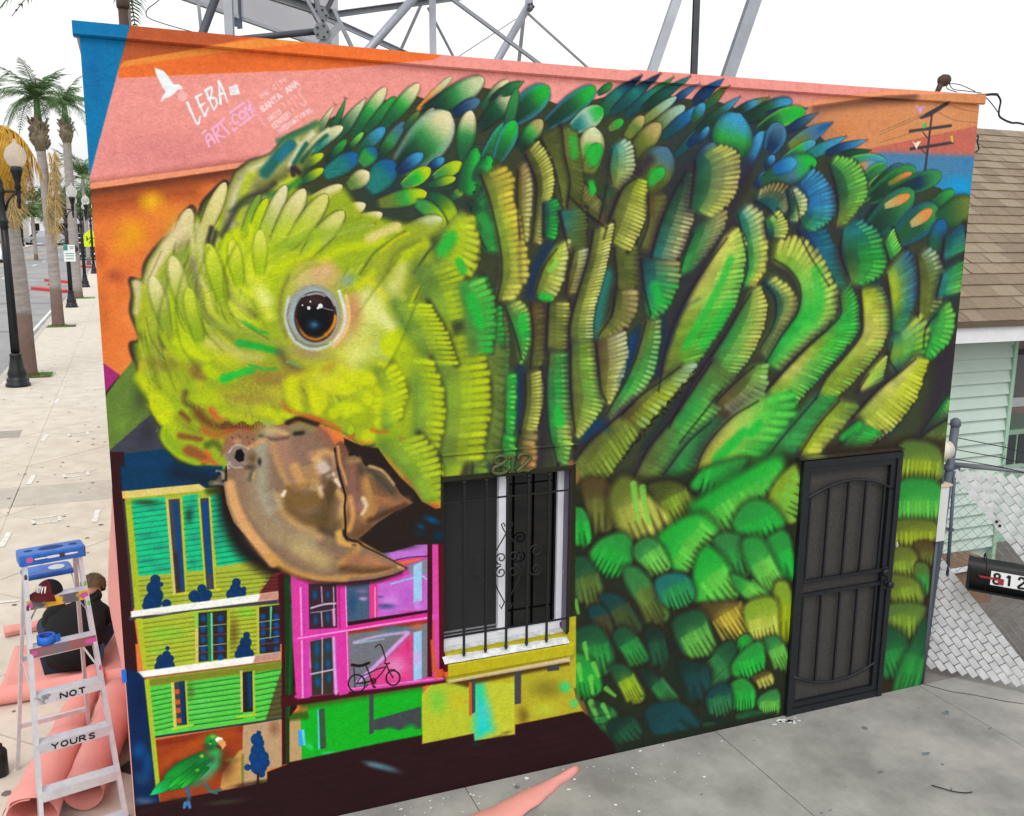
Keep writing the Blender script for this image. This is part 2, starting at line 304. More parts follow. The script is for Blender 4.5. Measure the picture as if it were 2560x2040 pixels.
# kind root-x root-y tip-x tip-y half-width base tip [n barbs] [b=bend] [h=edge light] [m=middle] [s=shadow]
FEATHERS = '''
T 780 180 4.296
P 2 78 25 35 4 dg cr b=-2
P 18 66 36 28 3.5 dg mg b=2
P 26 72 58 28 7 dg pl
L 42 72 79 17 7.5 dg cr m=gr
L 56 66 90 27 6 dg gr
L 74 62 115 13 8 dg cr m=gr
L 112 42 150 5 4 og pl
L 118 44 184 7 12 dk pl m=mg b=2
L 182 40 211 9 7 dg cr
P 190 34 222 10 6 dk mg
L 178 62 218 22 10 dk cr m=dg
L 150 46 180 30 7 nv st
L 0 88 33 59 6.5 te cr b=-3
L 48 88 78 60 7 dg sk
L 66 100 99 54 7 dk st m=mg
L 98 62 115 43 4 dg mo
L 106 64 131 39 4 dg pl
L 92 104 147 44 22 dk cr m=mg h=pt b=3
L 163 100 171 42 10.5 dg cr m=mg b=-2
L 182 100 213 53 9 dg vg h=sk
L 14 98 37 73 4.5 dk gr
L 34 88 55 65 3.5 dk lg
L 12 112 50 89 10 te bl m=te
L 52 100 68 82 9 mg bl m=gr
L 60 128 88 97 14 te bl m=te
L 90 108 119 88 7 nv sk
L 124 104 142 93 5 nv sk
L 38 124 61 108 9 mo cr
L 96 124 127 104 8 mg lm m=vg h=lm
L 130 114 161 98 7 mg lm h=l2
L 70 142 123 130 9 ol lm m=gr
L 124 122 154 114 5 dg l2
L 150 136 162 126 5 dg l2
L 110 140 142 166 9 mg lm b=-4
L 124 132 152 164 8 dg lm b=-8
F 164 132 175 88 9 dg vg 5
F 176 120 190 94 7 dg vg 5
L -14 104 12 88 5 dg lm
L -14 120 12 104 5 dg lm
L -24 152 32 122 9.5 l2 cr b=3
L -20 168 57 142 10 l2 cr b=3
L -4 180 75 152 10 l2 cr b=3
L 36 184 95 164 8 l2 cr b=2
L 92 176 140 158 10 ol pl
F 150 178 172 155 10 ol tn 6
T 1260 180 4.296
P -4 24 21 10 6 dg mg
L 4 54 48 17 14 dk vg m=dg h=sk
L 44 58 98 17 11 dk vg m=dg h=sk
L 100 24 116 13 4 dg gr
P 96 52 146 4 9 dg nv m=te
P 114 46 166 2 7 dt nv m=te
P 128 50 180 6 6 dt mg m=te
P 146 42 198 5 6 dk te
P 178 34 208 13 4 nv sk
L 0 78 14 18 6 dg mg
L 72 62 106 40 11 te vg m=pt h=pl
L 14 84 41 52 9 dk tn m=gr
L -8 96 12 53 10 dg vg h=sk
L 140 60 185 27 5 ol pt
L 150 70 194 37 8 od pt
P 168 72 216 32 7 dt sk m=bl
L 182 92 218 58 6 dt te
L 196 80 218 60 5 nv bl
L 112 62 128 52 5 mo vg
L 130 72 150 48 7 ol tn m=mo
L 132 96 168 56 11 od tn m=ol
L 146 128 175 82 20 od st m=ol b=2
L 156 120 172 104 7 mo vg
L 72 96 69 60 4 mo vg
L 90 110 97 60 15 ol pl m=tn
L 88 102 104 78 9 mo vg
L 94 138 95 120 5 mo vg
L 116 160 126 150 4 mo vg
L 130 168 148 158 5 mo vg
L 70 168 86 148 9 dt te
T 1740 180 4.296
P -4 34 27 8 6 nv bl
P 8 40 34 15 5 dg ol
P -2 66 48 26 6 dk sk m=dg
P 40 44 79 27 5 dk ol m=sk
L 50 52 103 31 9 dk sk m=dg
P 74 46 120 39 5 nv bl
L 66 64 117 42 9 dk vg m=gr h=lg b=-3
P 96 64 131 44 5 nv st
P 98 82 147 54 8 ol bl m=st h=sk
L 92 96 128 75 6 te sk m=gr h=lg
P 112 94 162 69 6 te sk
P 138 88 184 73 5 nv sk
P 150 92 188 84 5 dk dg
L -4 54 9 34 6 dg sk
L 0 78 14 59 4 nv sk
L 14 74 28 58 5 nv sk
L 44 128 72 64 8 nv sk b=-2
L 36 104 47 46 24 dg sk m=gr b=-3
L 78 86 92 56 12 nv st h=sk
L 62 124 78 108 6 nv sk
L 74 104 84 90 5 nv sk
L 70 122 129 97 14 dg vg m=st b=-3
L 82 106 108 96 8 bl sk sh=.2
L 156 100 204 97 7 mg sk h=lg b=-3
L 168 104 196 98 5 og sk sh=.1
L 176 120 204 100 8 dg mg h=lg
L 176 140 203 110 7 dg ol h=lg
L 188 126 222 100 7 dk st m=dg
L -4 100 22 78 8 nv st
L 78 146 90 134 7 dt te
L 180 170 222 130 14 dk te m=nv
L 196 146 222 134 5 ol og sh=.1
T 2200 200 2.147
L -6 64 19 48 6 dk mg m=dg h=gr
L 4 56 17 50 2 ol og sh=.1
L 6 60 33 51 4.5 dk mg m=nv h=gr
L 26 68 40 60 3.5 dg gr
L -8 84 18 60 8 dk mg m=dg h=te
L 2 68 16 62 2.5 tn og sh=.1
L 8 86 31 69 8 dg mg m=dg h=bl
L 16 78 28 70 3 tn og sh=.1
L 30 76 50 66 7 dg ol
L 28 94 34 75 5.5 dg bl
T 1260 560 4.296
T 1740 560 4.296
T 1260 940 4.296
T 1740 940 4.296
T 1400 1200 3.58
T 1400 1500 3.58
'''
# long bands of barbs: n | base,base.. | tip,tip.. | light | dark side points | fringe side points
BANDS = '''
9|dk,gr|gr,vg|vg|8,60 10,68 14,76|14,51 19,58 22,68 20,77
7|od|ob||88,150 96,140 104,130|92,156 101,147 112,133
24|ob,od,ol|ol,tn||46,56 52,62 60,68|50,50 58,58 66,64
14|od,ol|od,ol||35,34 40,45 43,58|42,29 44,38 45.5,50 44.5,61
14|ol,od|ol,od||43,30 44,40 46,50 45,60|48,31 49.4,40 50.4,50 49,62
8|dg,ob|ol,ob||60,52 59,58 57,66|67,50 65,58 60,70
10|te,ol|pt,yl|pl|62,38 61,45 62,51|66,33.6 69.6,37 70,45 66,54
12|ob,ol|tn,yl|pl|26,46 26,58 27,72|29.5,42 31,50 30.6,62 29.5,73
22|od,od,ol|yl,yl,tn|yl|29,40 33,50 33,60 31.6,73|33,34.6 38,41 39.4,52 37,61 34.6,74
17|ol,yg,ol|yy,yy,yl|yy|12,48 15,56 17.5,66 19.5,76 20,86 18,96|20,44 24,50 23.6,58 26.4,64 28,73 29.4,85 24,95
8|dt,dg|vg,vg|vg|36,59 36,71|40,56.6 42,61 40,72
9|te,ol|ol,od||42,62 44,70 46,78|52,60 52,68 52,77
14|od,ol|ol,od||63,76 64,90 62,102|71,74 72.4,86 70.6,99 66,108
14|od,ol,ol|yl,yl,l2|yl|59,72 62,62 66,53 71,49|68,77 73,68 75,60 74.6,50
8|ob,ol|ol,ob||76,56 76,66 73,75|82,54.6 82.6,64 78.6,77
16|dk,dg,te|mg,tn,tn|pl|90,47 85,56 80,68 77,79|93,46.6 93.6,58 91,70 86.6,81
14|dt,dg,dg|yl,tn,yl|yl|94,42 93,50 92,60|102,36.6 109.4,39 110.4,47 108,56 101,64
10|dg,gr|tn,mg|tn|93,70 90,78 88,85|105.4,60.4 104.6,67 99,76 92.6,83
12|te,mg,gr|pl,yl,yy|yl|110,63 112,71 114,82 112,90|114,58.6 119,63 120.6,73 120,83 115.6,90
24|yl,yl,yg,ol|yl,lg,vg,yg|lg|106,72 100,80 92,92 86,104 82,117 80,130|109,67.6 112.6,73 112,84 109.6,95 105,104 98.6,113 92,124
28|mo,gr,mo,ol|yl,yl,gr,mo|yl|115,93 110,101 104,111 97,121 90,132 84,144|118,89.6 120.6,98 119,107 113.6,118 107,127 101,136 95,145
10|nv,bl,nv|bl,te,gr|te|133,69 138,79 145,90|141,66 147.6,76 150.4,84 152.6,92
14|dt,mo|yl,yl|yl|120,89 124.4,95 124,104 118.6,114|123,86.6 130.4,92 132.4,98 128.6,105 122,119
22|yg,lg,vg,gr|yl,yl,lg,lg|yl|124,80 130,84 134,91 133,100 127,109 121,119|125,73 134,72 141,79 147,91 147.6,99 144,105 136,113 126,122
26|mo,gr,yg,yl,yg|vg,vg,vg,gr,lg|lg|149,94 149.4,101 144,107 137,113 129,121 121,130|152.4,88.6 155.6,97 155.6,107 150.6,114 145,121 138,128 131,136
12|te,dg,mo|bl,vg,gr|lg|150,69 149.4,78 153,88|156,64.6 163.6,70 166.6,78 165,85 157.6,89.6
24|l2,yl,yg,yg|ol,yl,ol,yg|lg|157,92 157.6,101 157,109 150,118 144,125 140,133|164.6,90 167.6,97 167,107 163,116 157,123 150,130 145,135
12|yg,l2,dg|bl,bl,gr|st|167,86 168.4,96 169,107|174,76 178.4,83 177.6,95 172,107
12|od,ol|pt,mo,ol|pl|178.6,79 179.4,89 179,102|182,75.6 187,80 188.6,91 184,104
5|mg,gr|lg|lg|166,74 168,80|169,68 172,76
9|dg,gr|lg,vg|lg|186,101 182,106 181,114|190.4,95.6 192.4,103 190,111 183,118
6|dt,te|bl,gr|st|189,72 188,80|196,66 197,76
5|te|gr,lg||188,86 186,94|196,80 195,92
8|te,yg,te|yl,gr,gr|l2|169,112 168,118 171,123|178,100.6 182.6,107 180.6,116 174,125
5|yg,yl|yl,lg||160,124 156,130|167,116 165,126
16|yg,yl,yl|yl,l2,lm|yl|154,140 163,130 172,123 178,118|163,149 171,142 178,132 182.6,118.6
7|gr,vg|lg,gr||148,152 156,142|160,152 165,146
8|dg,gr|lg|lg|180,146 185,139 190,132|184,150 189,144 191.6,136
7|mg,gr|mg,lg||174,158 184,150|176,166 190,156
9|dg,mo|vg,gr|vg|7,90 9.4,100 10,112|12.6,86 16,93 15.4,106 13,114
9|ob,ol|ol,mg||16,102 17,112 18,123|20.6,99 22,109 21.4,123
11|mo,gr,ol|yl,vg,mg|yl|21.4,98 25,108 27.6,118|25.4,95.6 31,101 31,111 27,120
9|ob,od|ob,ol||31,97 32,108 31,121|34.6,96 36.6,107 34.6,120
9|od,ol,ol|yl,ol,ol|yl|38,96 37.4,105 37,114|45.4,96 46,104 46,114
9|ol,yg|yl,yl|pl|33,92 36,83 41,76|38,96 42.6,89 44.4,80 45.4,72.6
9|ob,ol|yl,pl|pl|44.6,93 45.6,85 47.6,77|48,93 52,86 53,80 52.4,76
28|ol,od,ol,mo|yl,yl,yl,mo|pl|55,69 53,80 49,93 46,105 46,114|62.4,65.6 60.4,78 57.4,90 54.6,102 54.4,114
9|od,ol|tn,ol|tn|63,92 62,101 57,109|71,91 71,99 66,107 57,111
9|dt,te,gr|tn,vg,vg|tn|73,80 74.4,91 77,101|87.4,80 87,89 83,98 77.4,103
18|ol,mo,gr,mo|mo,gr,lg,pl|pl|75,104 72,115 68,125 63,134 60,139|80.6,102 79.6,114 76.6,125 70,136 62.6,143
9|gr,gr|vg,vg|yl|21,124 21,146|24.8,123 24.6,147
13|od,ol|yl,yl|yl|29,124 29,135 27,146|34.6,122 35.2,133 32.6,147
18|mo,mg,gr,mo|gr,vg,yl,gr|yl|38,116 37,130 38,145 41,159|44.6,115 45.6,130 46.4,143 44,160
17|mo,ol,ol|yg,lg,yl|yl|46.4,113 46.4,130 48,146|55.4,111 55.6,122 58.6,133 55,141 49,148
12|ob,ol|pl,yl|pl|56,112 57,121 58,130 60,134|67,106.6 67.4,118 64.6,127 61,135
12|ol,ol,ol|ol,yg,ol|yg|47,158 53,150 62,142 70,135|52,168 60,163 67,153 74,143
11|ob,ol,mo|yg,l2,pt|pt|66,139 73,132 80,127 88,121|73,145 80,137 87,129 94,120
19|ol,mo,gr,mo|ol,gr,lg,mo|lg|70,164 76,152 85,141 92,131 100,119|80,168 89,158 96,148 102,138 110,126
10|mg,gr|vg,gr|lg|82,162 91,150 100,142|88,165 97,156 103,148 105.6,141
9|ob,mo|pl,lg|pl|102,134 108,128 116,121|108,140 116,136 120.4,129 121,120
9|l2,yl,lg|vg,vg,vg|lg|93,166 97,153 107,141 118,134|108,168 119,156 126,147 131.6,138 130,131
8|gr,mg|mg,gr||118,160 128,147 140,133|126,160 136,147 147,133
8|l2,yg|yl,mo||134,154 141,143 149,134|140,154 148,145 156,136
13|nv,bl,dg|sk,sk,gr|sk|131,54 133,60 134,67|138,45 143.6,50 147,57 146,64 139,68.6
15|dg,dg,ol|lg,lg,ol|lg|145,44 147.4,52 148.4,60 147.4,67|147,40.6 155,43 158.6,50 158,57 151,66
9|dt,te|tn,ob,tn|tn|117,58 121,60 125,64|118,54 124,51 129.6,53 129,60.6
7|dt,dg|pl,yl|pl|129,54 130,60 129,65|131.6,52.6 136,57 135,62 132,65
6|mg,dt|yl,yl|yl|120.6,66 121.4,71|125,61 128.6,66 128,71.4
9|ol,yg,ol|yl,l2,yl|yl|0,70 2,80 2,89|7,62.6 10,70 10.6,80 6,88
5|gr,vg|vg,vg||0,72 2,77 4,82|3,70 6,76 8,81
8|ol,mo|yg,l2,yg|l2|174,153 182,146 190,141|177,165 186,160 191,151
6|od,ob|tn,og||27,146 25,155 24,166|32.6,146 31.6,155 30,166
5|gr,mo|vg,gr|yl|20,146 19,165|24.6,147 23.6,165
6|mo,ol|gr,yg||41,158 43,166|44.6,159 46,166
7|mo,ol|yg,l2|yl|8,113 9,124 9,136|13.6,112 15,124 14.4,137
7|ol,mo|mo,yg||9,138 9,150 8,164|14.4,138 14,150 12,164
6|ob,mo|vg,gr|vg|14,100 15,113|19,97 20.6,113
'''
GAPS = [((38,75),(33,83),(31,93),'nv',1.6),((27,64),(26.6,76),(27,88),'pu',1.4),((72,108),(69,118),(65,128),'nv',1.6),((80,100),(82,112),(79,124),'nv',1.4),((60,86),(57,98),(56,110),'te',1.6),((27,122),(26.6,135),(25,146),'nv',1.3),((19,124),(17,138),(14,158),'nv',1.4),((36,122),(36,140),(34,158),'pu',1.3),
 ((52,147),(56,144),(60,145),'nb',2.2),((163,90),(168,97),(169,104),'nv',1.4),((190,120),(188,128),(184,138),'pu',2.6),((131,64),(136,70),(140,78),'nv',1.6),((95,95),(88,100),(84,112),'nv',1.2),((70,110),(68,118),(64,126),'nb',1),((176,130),(170,142),(160,150),'nv',1.4),((150,134),(142,142),(134,154),'pu',1.3),((128,132),(136,128),(146,120),'br',1),((112,62),(104,72),(96,82),'pu',1.2),((121,120),(114,128),(106,140),'br',1),((93,128),(84,138),(74,152),'dk',.9),((88,62),(84,72),(80,80),'nv',1.2),((76,42),(68,50),(64,60),'pu',1.6),((114,44),(112,52),(106,62),'pu',1.6),((59,74),(58,66),(62,58),'nv',1.2)]
def band(c, n, bases, tips, hi, A, Bp, shd='pu'):
    n = int(n*1.3+.5)
    A = c.smooth(np.array(A, float), n=8); Bp = c.smooth(np.array(Bp, float), n=8)
    def at(P, t):
        L = np.concatenate([[0], np.cumsum(np.hypot(*np.diff(P, axis=0).T))]); d = np.clip(t, 0, 1)*L[-1]
        return np.array([np.interp(d, L, P[:,0]), np.interp(d, L, P[:,1])])
    def ramp(cs, t):
        k = t*(len(cs)-1); i = min(int(k), len(cs)-2) if len(cs) > 1 else 0
        if len(cs) == 1: return C(cs[0])*255
        return (C(cs[i])+(C(cs[i+1])-C(cs[i]))*(k-i))*255
    poly = np.vstack([A, Bp[::-1]]); wd = np.hypot(*(at(Bp,.5)-at(A,.5)))
    ln = np.hypot(*np.diff(Bp, axis=0).T).sum(); sp = ln/n
    hairs = []
    c.fill(poly, shd, min(1.5, wd*.3), .85)
    c.line(A, wd*.12+.4, shd, wd*.2+.5, .95); c.line(Bp, .6, (46,40,44), 1.2, .9)
    for i in range(n):                  # the body of the band, then its separate barbs
        t = (i+.5)/n; a, b = at(A, t), at(Bp, t)
        cb, ct = ramp(bases, t), ramp(tips, t); j = c.rng.uniform(.88, 1.1)
        c.line([a+(b-a)*.16, a+(b-a)*.5, a+(b-a)*.8], sp*.72, cb*j, sp*.7+.3, .75, sp*.62, (cb*.45+ct*.55)*j)
    for h_ in hairs: c.line(*h_)
    for i in range(n):
        t = (i+.5)/n; a, b = at(A, t), at(Bp, np.clip(t+.25/n, 0, 1)); d = b-a; j = c.rng.uniform(.9, 1.08)
        cb, ct = ramp(bases, t), ramp(tips, t)
        m = a+d*.55 + np.array([-d[1], d[0]])*c.rng.uniform(-.02, .02)
        q = b + d/np.hypot(*d)*sp*c.rng.uniform(-.25, .12)
        c.line([a+d*.42, m+d*.15, q], sp*.34, (cb*.5+ct*.5)*j, sp*.3, .85, sp*.4, ct*j)
        if hi and c.rng.random() < .8: c.line([a+d*.72, q-d/np.hypot(*d)*sp*.08], sp*.18, ramp([hi], 0)*j, sp*.26, .6)
        e = at(A, t+.5/n); g = at(Bp, np.clip(t+.75/n, 0, 1))
        if i < n-1: c.line([e+(g-e)*.62, e+(g-e)*.8, g], sp*.03, (56,52,42), sp*.24, .38, sp*.13)
RUFF = '''
10|ol,mo|mo,ol||95,46 95.4,58 94,72|98.6,46 98.4,60 96.4,74
13|ol,yg,ol|lm,lm,l2|lm|82,44 84.4,54 84.4,64 84,74|91.6,42 95,53 95.2,62 93,73
8|mo,yg|l2,lm|lm|78,27 80.4,33 82,40|86.4,23.6 89.6,30 91.6,38
6|yg,l2|lm,l2|yl|83,23 85,18 88.4,14.6|90,29 92.6,22 91,14
9|gr,mo|lg,vg|vg|88.6,31 90,38 91,47|93,28.6 96.4,35 95.8,47
10|yg,mo|lm,l2|lm|72,35 75.6,42 78,50|80.4,35 84.6,42 87.4,50
11|mo,yg,ol|lm,lm,l2|lm|74,48 77.4,56 78,64 77,72|81,48.6 83.8,57 83.8,65 82.4,72
7|l2,yg|lm,lm|lm|68.6,52 70.4,58 70,65|72,49.6 75,56 73.4,63
8|yg,yg|l2,l2|l2|69.6,70 75.4,76 80,83|78,67 82.6,73 83.6,82
'''
def paint_ruff(c):
    c.tile(250, 400, .98)
    for ln in RUFF.strip().splitlines():
        n, b, t, h, A, Bp = ln.split('|'); P = lambda s: [tuple(map(float, p.split(','))) for p in s.split()]
        band(c, int(n), b.split(','), t.split(','), h, P(A), P(Bp), 'mo')
    for p, w in [([(84,22),(86,19)],1.6),([(88,25),(89,27)],1),([(91,34),(93,40)],1.4)]: c.line(p, w, 'vg', w*.6, .8)
def paint_bands(c):
    c.tile(1125, 125, 1.527)
    for a, b, d, q, w in GAPS: c.line([a, b, d], w*1.5, q, w*1.4, .85)
    for ln in BANDS.strip().splitlines():
        n, b, t, h, A, Bp = ln.split('|'); P = lambda s: [tuple(map(float, p.split(','))) for p in s.split()]
        band(c, int(n), b.split(','), t.split(','), h, P(A), P(Bp))
    for ln in BANDS.strip().splitlines():        # crisp dark lines where one band tucks under the next
        A = [tuple(map(float, p.split(','))) for p in ln.split('|')[4].split()]; c.line([(x-.3, y) for x, y in A], .28, (34,28,38), .8, .75)
    for a, b, d, q, w in GAPS[:14]: c.line([a, b, d], w*.35, q, w*1.1, .45)
    for p, w, q, al in [([(107,80),(103,90),(96,103),(90,113)],1.5,'vg',.7),([(97,112),(101,106),(106,98)],2.2,'vg',.6),([(47,34),(47.6,40)],1.6,'vg',.7),([(54,51),(54.6,54)],1.3,'vg',.9),([(53,38),(55,42)],2.2,'vg',.8),([(78,47),(77,50)],1.8,'vg',.7),([(35,94),(38,94.6)],1.4,'vg',.9),([(38,84),(41,81)],1,'lg',.7),([(78,90),(80,96)],1.8,'vg',.7),([(41,138),(42,142)],1.8,'vg',.9),([(140,85),(141,95),(138,102)],2.6,'vg',.6),([(28,102),(28,107)],1.6,'vg',.8),([(12,64),(15,68)],2,'gr',.7),([(88,142),(94,136)],2,'gr',.6),([(102,156),(107,151)],2,'vg',.9),([(108,150),(112,146)],1.8,'vg',.9),([(115,146),(118,143)],1.6,'vg',.9),([(96,163),(99,161)],1.6,'vg',.9),
        ([(150,148),(156,143)],1.3,'vg',.8),([(157,150),(162,146)],1,'vg',.7),([(56,156),(59,152)],1.4,'ol',.6),([(46,158),(48,164)],1.6,'og',.5)]: c.line(p, w, q, w*.7, al)
    for i in range(26):
        t = i/25; x, y = 66+28*t+c.rng.uniform(-.5,.5), 156-34*t+c.rng.uniform(-.6,.6); c.line([(x,y),(x+c.rng.uniform(-.5,1.6),y+c.rng.uniform(-1.6,.5))], .3, (30,32,28), .4, .9)
# lower breast: overlapping scale feathers. outline | colour | light | n streaks | streak direction
SCALES = '''
8,8 16,8 17,20 13,21.6 9,14|ob|ol|4|0,1
18,12 21,7.6 24,8 30,14 37,19 31,23 22,24 19,18|ol|yl|6|.4,1
30,9 38,8 43,13 43,17 38,18 33,13|od|yg|6|.5,1
4,17 8,17 10,26 5,26.6|gr|vg|3|.1,1
44,8 48,3 60,0 56,6 48,9.4|gr|vg|6|-.3,1
46,14 54,9 68,1 70,6 66,11 60,16 55,23 50,21 46,17|vg|lg|11|.5,.8
69,12 72,7 77,3 77,18 74,19 70,16|yg|lg|6|.8,.4
58,20 62,15 67,15 72,21 68,25 63,27 59,25|gr|vg|7|.4,1
33,26 44,19 50,24 49,27 44,33 40,35 35,32|vg|lg|9|.8,.6
11,31 14,27 20,25 23,29 22,34 18,36 13,35|gr|vg|7|-.5,.9
25,29 29,26 33,29 35,35 30,35 26,33|mg|lg|5|.5,.8
51,27 55,25 60,27 61,36 57,37 53,34|mg|gr|5|.3,1
67,28 74,24 76,36 74,38 69,35|gr|vg|3|.2,1
60.5,28 66,27 69,33 73,41 68,42 63,36|gr|lg|6|.5,1
44,43 46,33 49,30 55,37 57,42 54,44.6 46,45|vg|lg|6|.6,.8
57,38 62,40 68,44 66,46 61,45 58,41|gr|lg|4|.6,.6
4,34 9,33 13,40 13,45 6,45|dg|ol|5|.2,1
22,37 27,37 34,48 33,51 28,48 23,42|mg|ol|5|.5,1
32,40 36,38 41,38.5 43,44 39,47 34,46|te|gr|7|.4,1
14,45 20,45 26,54 22,55 16,49|dt|od|4|.5,1
10,49 14,48 17,55 15,57 11,53|dt|ob|3|.3,1
47,48 58,47 61,50 60,56 54,54 48,51|ob|yy|8|.5,.8
70,42 75,42 75.6,56 71,58|yg|lm|3|0,1
61,48 70,46 70,57 66,58.6 62,55|yg|yl|7|.2,1
38,53 46,50 48.6,58 48,62 42,63 39,58|dg|lg|6|.5,.9
18,58 22,55 28,63 27,65 20,62|dg|gr|5|.5,.9
28,56 33,56 35,64 31,66|dk|dg|3|.2,1
58,59 61,57 63,60 59,62.5|gr|vg|3|-.4,.8
66,60 71,58 74,63 73,68|mg|lg|5|.4,1
50,64 56,60 57,66 54,72 49,74|dg|mg|10|-.7,.6
57,67 60,63 65,60 66,67 62,70 58,70|gr|vg|7|.3,1
4,58 12,55 16,62 16,68 5,68|dg|gr|6|.2,1
4,64 10,66 13,74 8,76 4,70|gr|vg|5|.2,1
17,68 22,68 27,76 24,78 19,73|dg|l2|6|.5,1
27,69 31,70 38,77 36,79 30,75|dk|mg|5|.6,.8
39,66 49,68 46,78 41,72|dk|dt|3|.3,1
63,71 68,69 69.6,72 66,74|ob|yl|4|.4,1
56,74 60,72 63,75 63,80 58,81|gr|vg|7|0,1
48,77 54,73 56,80 50,83|dt|mg|6|.2,1
65,78 71,75 71,83 66,82|mg|lg|8|0,1
10,79 18,82 18,88 12,88|dg|gr|5|.5,1
16,86 24,84 26,90 19,93|dk|dg|5|.6,.8
29,81 40,80 44,88 32,90|dt|dt|3|.6,.5
47,86 51,86 51,88.8 47.6,88.8|dg|gr|5|0,1
58,83 65,82 65,86 59,86|dg|gr|6|0,1
T 2200 1000 2.147
13,24 30,26 32,40 24,43.6 12,38|mo|l2|9|-.1,1
11,45 31,46 30,60 20,68 10,62|gr|lg|10|0,1
8,66 28,66 28,74 18,79.6 8,75|ol|l2|8|0,1
18,78 28,77 27,88 21,88|ob|ol|5|0,1
7,80 18,82 18.6,94 9,96 6,90|ol|yg|6|.1,1
19,89 26,90 25,104 20,101|mo|gr|4|0,1
5,95 19,97 22,109 8,109|ol|yg|6|.2,1
4,111 22,111 22,118 13,128 4,120|mo|yg|7|0,1
1,124 11,127 18,140 8,147 0,144|dg|gr|6|.3,1
19,128 24,120 22,152 12,157 9,149|dg|gr|5|-.3,1
'''
def paint_scales(c):
    c.tile(1400, 1150, 1.306)
    c.fill([(2,10),(77,-2),(76,84),(40,92),(22,96),(16,86),(9,78),(4,66)], (46,52,36), 2.2, .95)
    for x, y, rx, ry, q, al in [(36,86,12,6,(22,74,62),.9),(44,70,10,8,(18,56,54),.8),(50,86,6,4,(20,50,60),.6),(14,48,6,6,(24,40,66),.6),(26,38,5,4,(24,36,74),.7),(45,36,3,4,(26,40,84),.7),(38,60,8,6,(30,44,40),.6)]: c.blob(x,y,rx,ry,q,al)
    c.tile(2200, 1000, 2.147); c.fill([(-30,24),(36,20),(30,160),(-34,164)], (60,48,36), 3, .9); c.tile(1400, 1150, 1.306)
    for ln in SCALES.strip().splitlines():
        if ln[0] == 'T': c.tile(*map(float, ln[2:].split())); continue
        o, col, rim, n, d = ln.split('|'); P = np.array([tuple(map(float, p.split(','))) for p in o.split()]); n = int(n); d = np.array(tuple(map(float, d.split(',')))); d = d/np.hypot(*d)
        ctr = P.mean(0); P = ctr+(P-ctr)*1.34; s = np.sqrt(np.ptp(P[:,0])*np.ptp(P[:,1])); nrm = np.array([-d[1], d[0]])
        for _ in range(2): P = np.concatenate([[p*.78+q*.22, p*.22+q*.78] for p, q in zip(P, np.roll(P, -1, 0))])
        lo, hi = ((P-ctr)@d).min(), ((P-ctr)@d).max(); wl, wh = ((P-ctr)@nrm).min(), ((P-ctr)@nrm).max()
        c.fill(ctr+(P-ctr)*1.08, (46,34,28), .13*s, .92)
        a, e = ctr+d*lo, ctr+d*hi
        c.fill(P, (C(col)*255)*.9, .07*s, 1, (C(col)*.6+C(rim)*.4)*255, (*a, *e))
        c.blob(*(ctr+d*(hi-lo)*.05), (wh-wl)*.3, (hi-lo)*.3, C(rim)*230, .5, math.degrees(math.atan2(d[1], d[0]))+90)
        c.line([ctr+nrm*wl*.8+d*lo*.2, ctr+nrm*wl*.62+d*hi*.55, ctr+d*hi*.86], .25, C(rim)*255, .6, .55)
        for i in range(n):                 # brushed streaks that end in little notches
            t = (i+.5)/n*2-1; b0 = ctr+nrm*(t*(wh if t > 0 else -wl)*.78); ln_ = (hi*(1-.35*t*t))
            c.line([b0+d*(lo*.1), b0+d*ln_*.55, b0+d*ln_*(.98+c.rng.uniform(-.08,.1))], s/n*.2, C(rim)*255*c.rng.uniform(.85,1.12), s/n*.3, .6, s/n*.3)
            t2 = (i+1)/n*2-1; b1 = ctr+nrm*(t2*(wh if t2 > 0 else -wl)*.78)
            if i < n-1: c.line([b1+d*ln_*.35, b1+d*ln_*.7, b1+d*ln_*1.08], .03, (38,34,28), s/n*.22, .75, s/n*.2)
    c.tile(1400, 1150, 1.306)
    for p, w in [([(24,8),(24.6,14),(25.6,20)],1.1),([(27,9),(27.6,15),(29,20.6)],1.1),([(6,67),(7,72)],.9),([(11,66.6),(12.6,70.6)],.9),([(10,71),(10.6,76)],1),([(15,74.6),(18,77)],.8),([(10,79),(12,84)],1),([(14,80),(16,84)],.8),([(8,60),(9,65)],.8),([(5,46),(6,50)],.8)]: c.line(p, w, 'lg', w*.5, .75, w*.6)
def paint_feathers(c):
  for under in (True, False):
    for ln in FEATHERS.strip().splitlines():
        f = ln.split()
        if f[0] == 'T': c.tile(float(f[1]), float(f[2]), float(f[3])); continue
        n = [float(x) for x in f[1:6]]; kw = {}
        nb = 0
        for e in f[8:]:
            if '=' in e:
                k, v = e.split('=')
                key = dict(b='bend', h='hi', m='mid', s='shc').get(k, k)
                kw[key] = float(v) if k in ('b', 'dep', 'sh', 'slant') else v
            else: nb = int(e)
        low = c.o in ((1400.0, 1200.0), (1400.0, 1500.0), (2200.0, 1000.0))
        kd = 'S' if low and f[0] == 'F' else f[0]
        if under:                       # broad soft first coat that the feathers are then sprayed over
            if kd in 'FRNS': c.feather(kd, *n[:4], n[4]*1.75, f[6], f[7], int(nb*.8), sh=.5, soft=.45, dep=.1, bend=kw.get('bend', 0), dim=.62)
            continue
        if kd in 'FS': n[4] *= 1.22
        c.feather(kd, *n, f[6], f[7], nb, **kw)
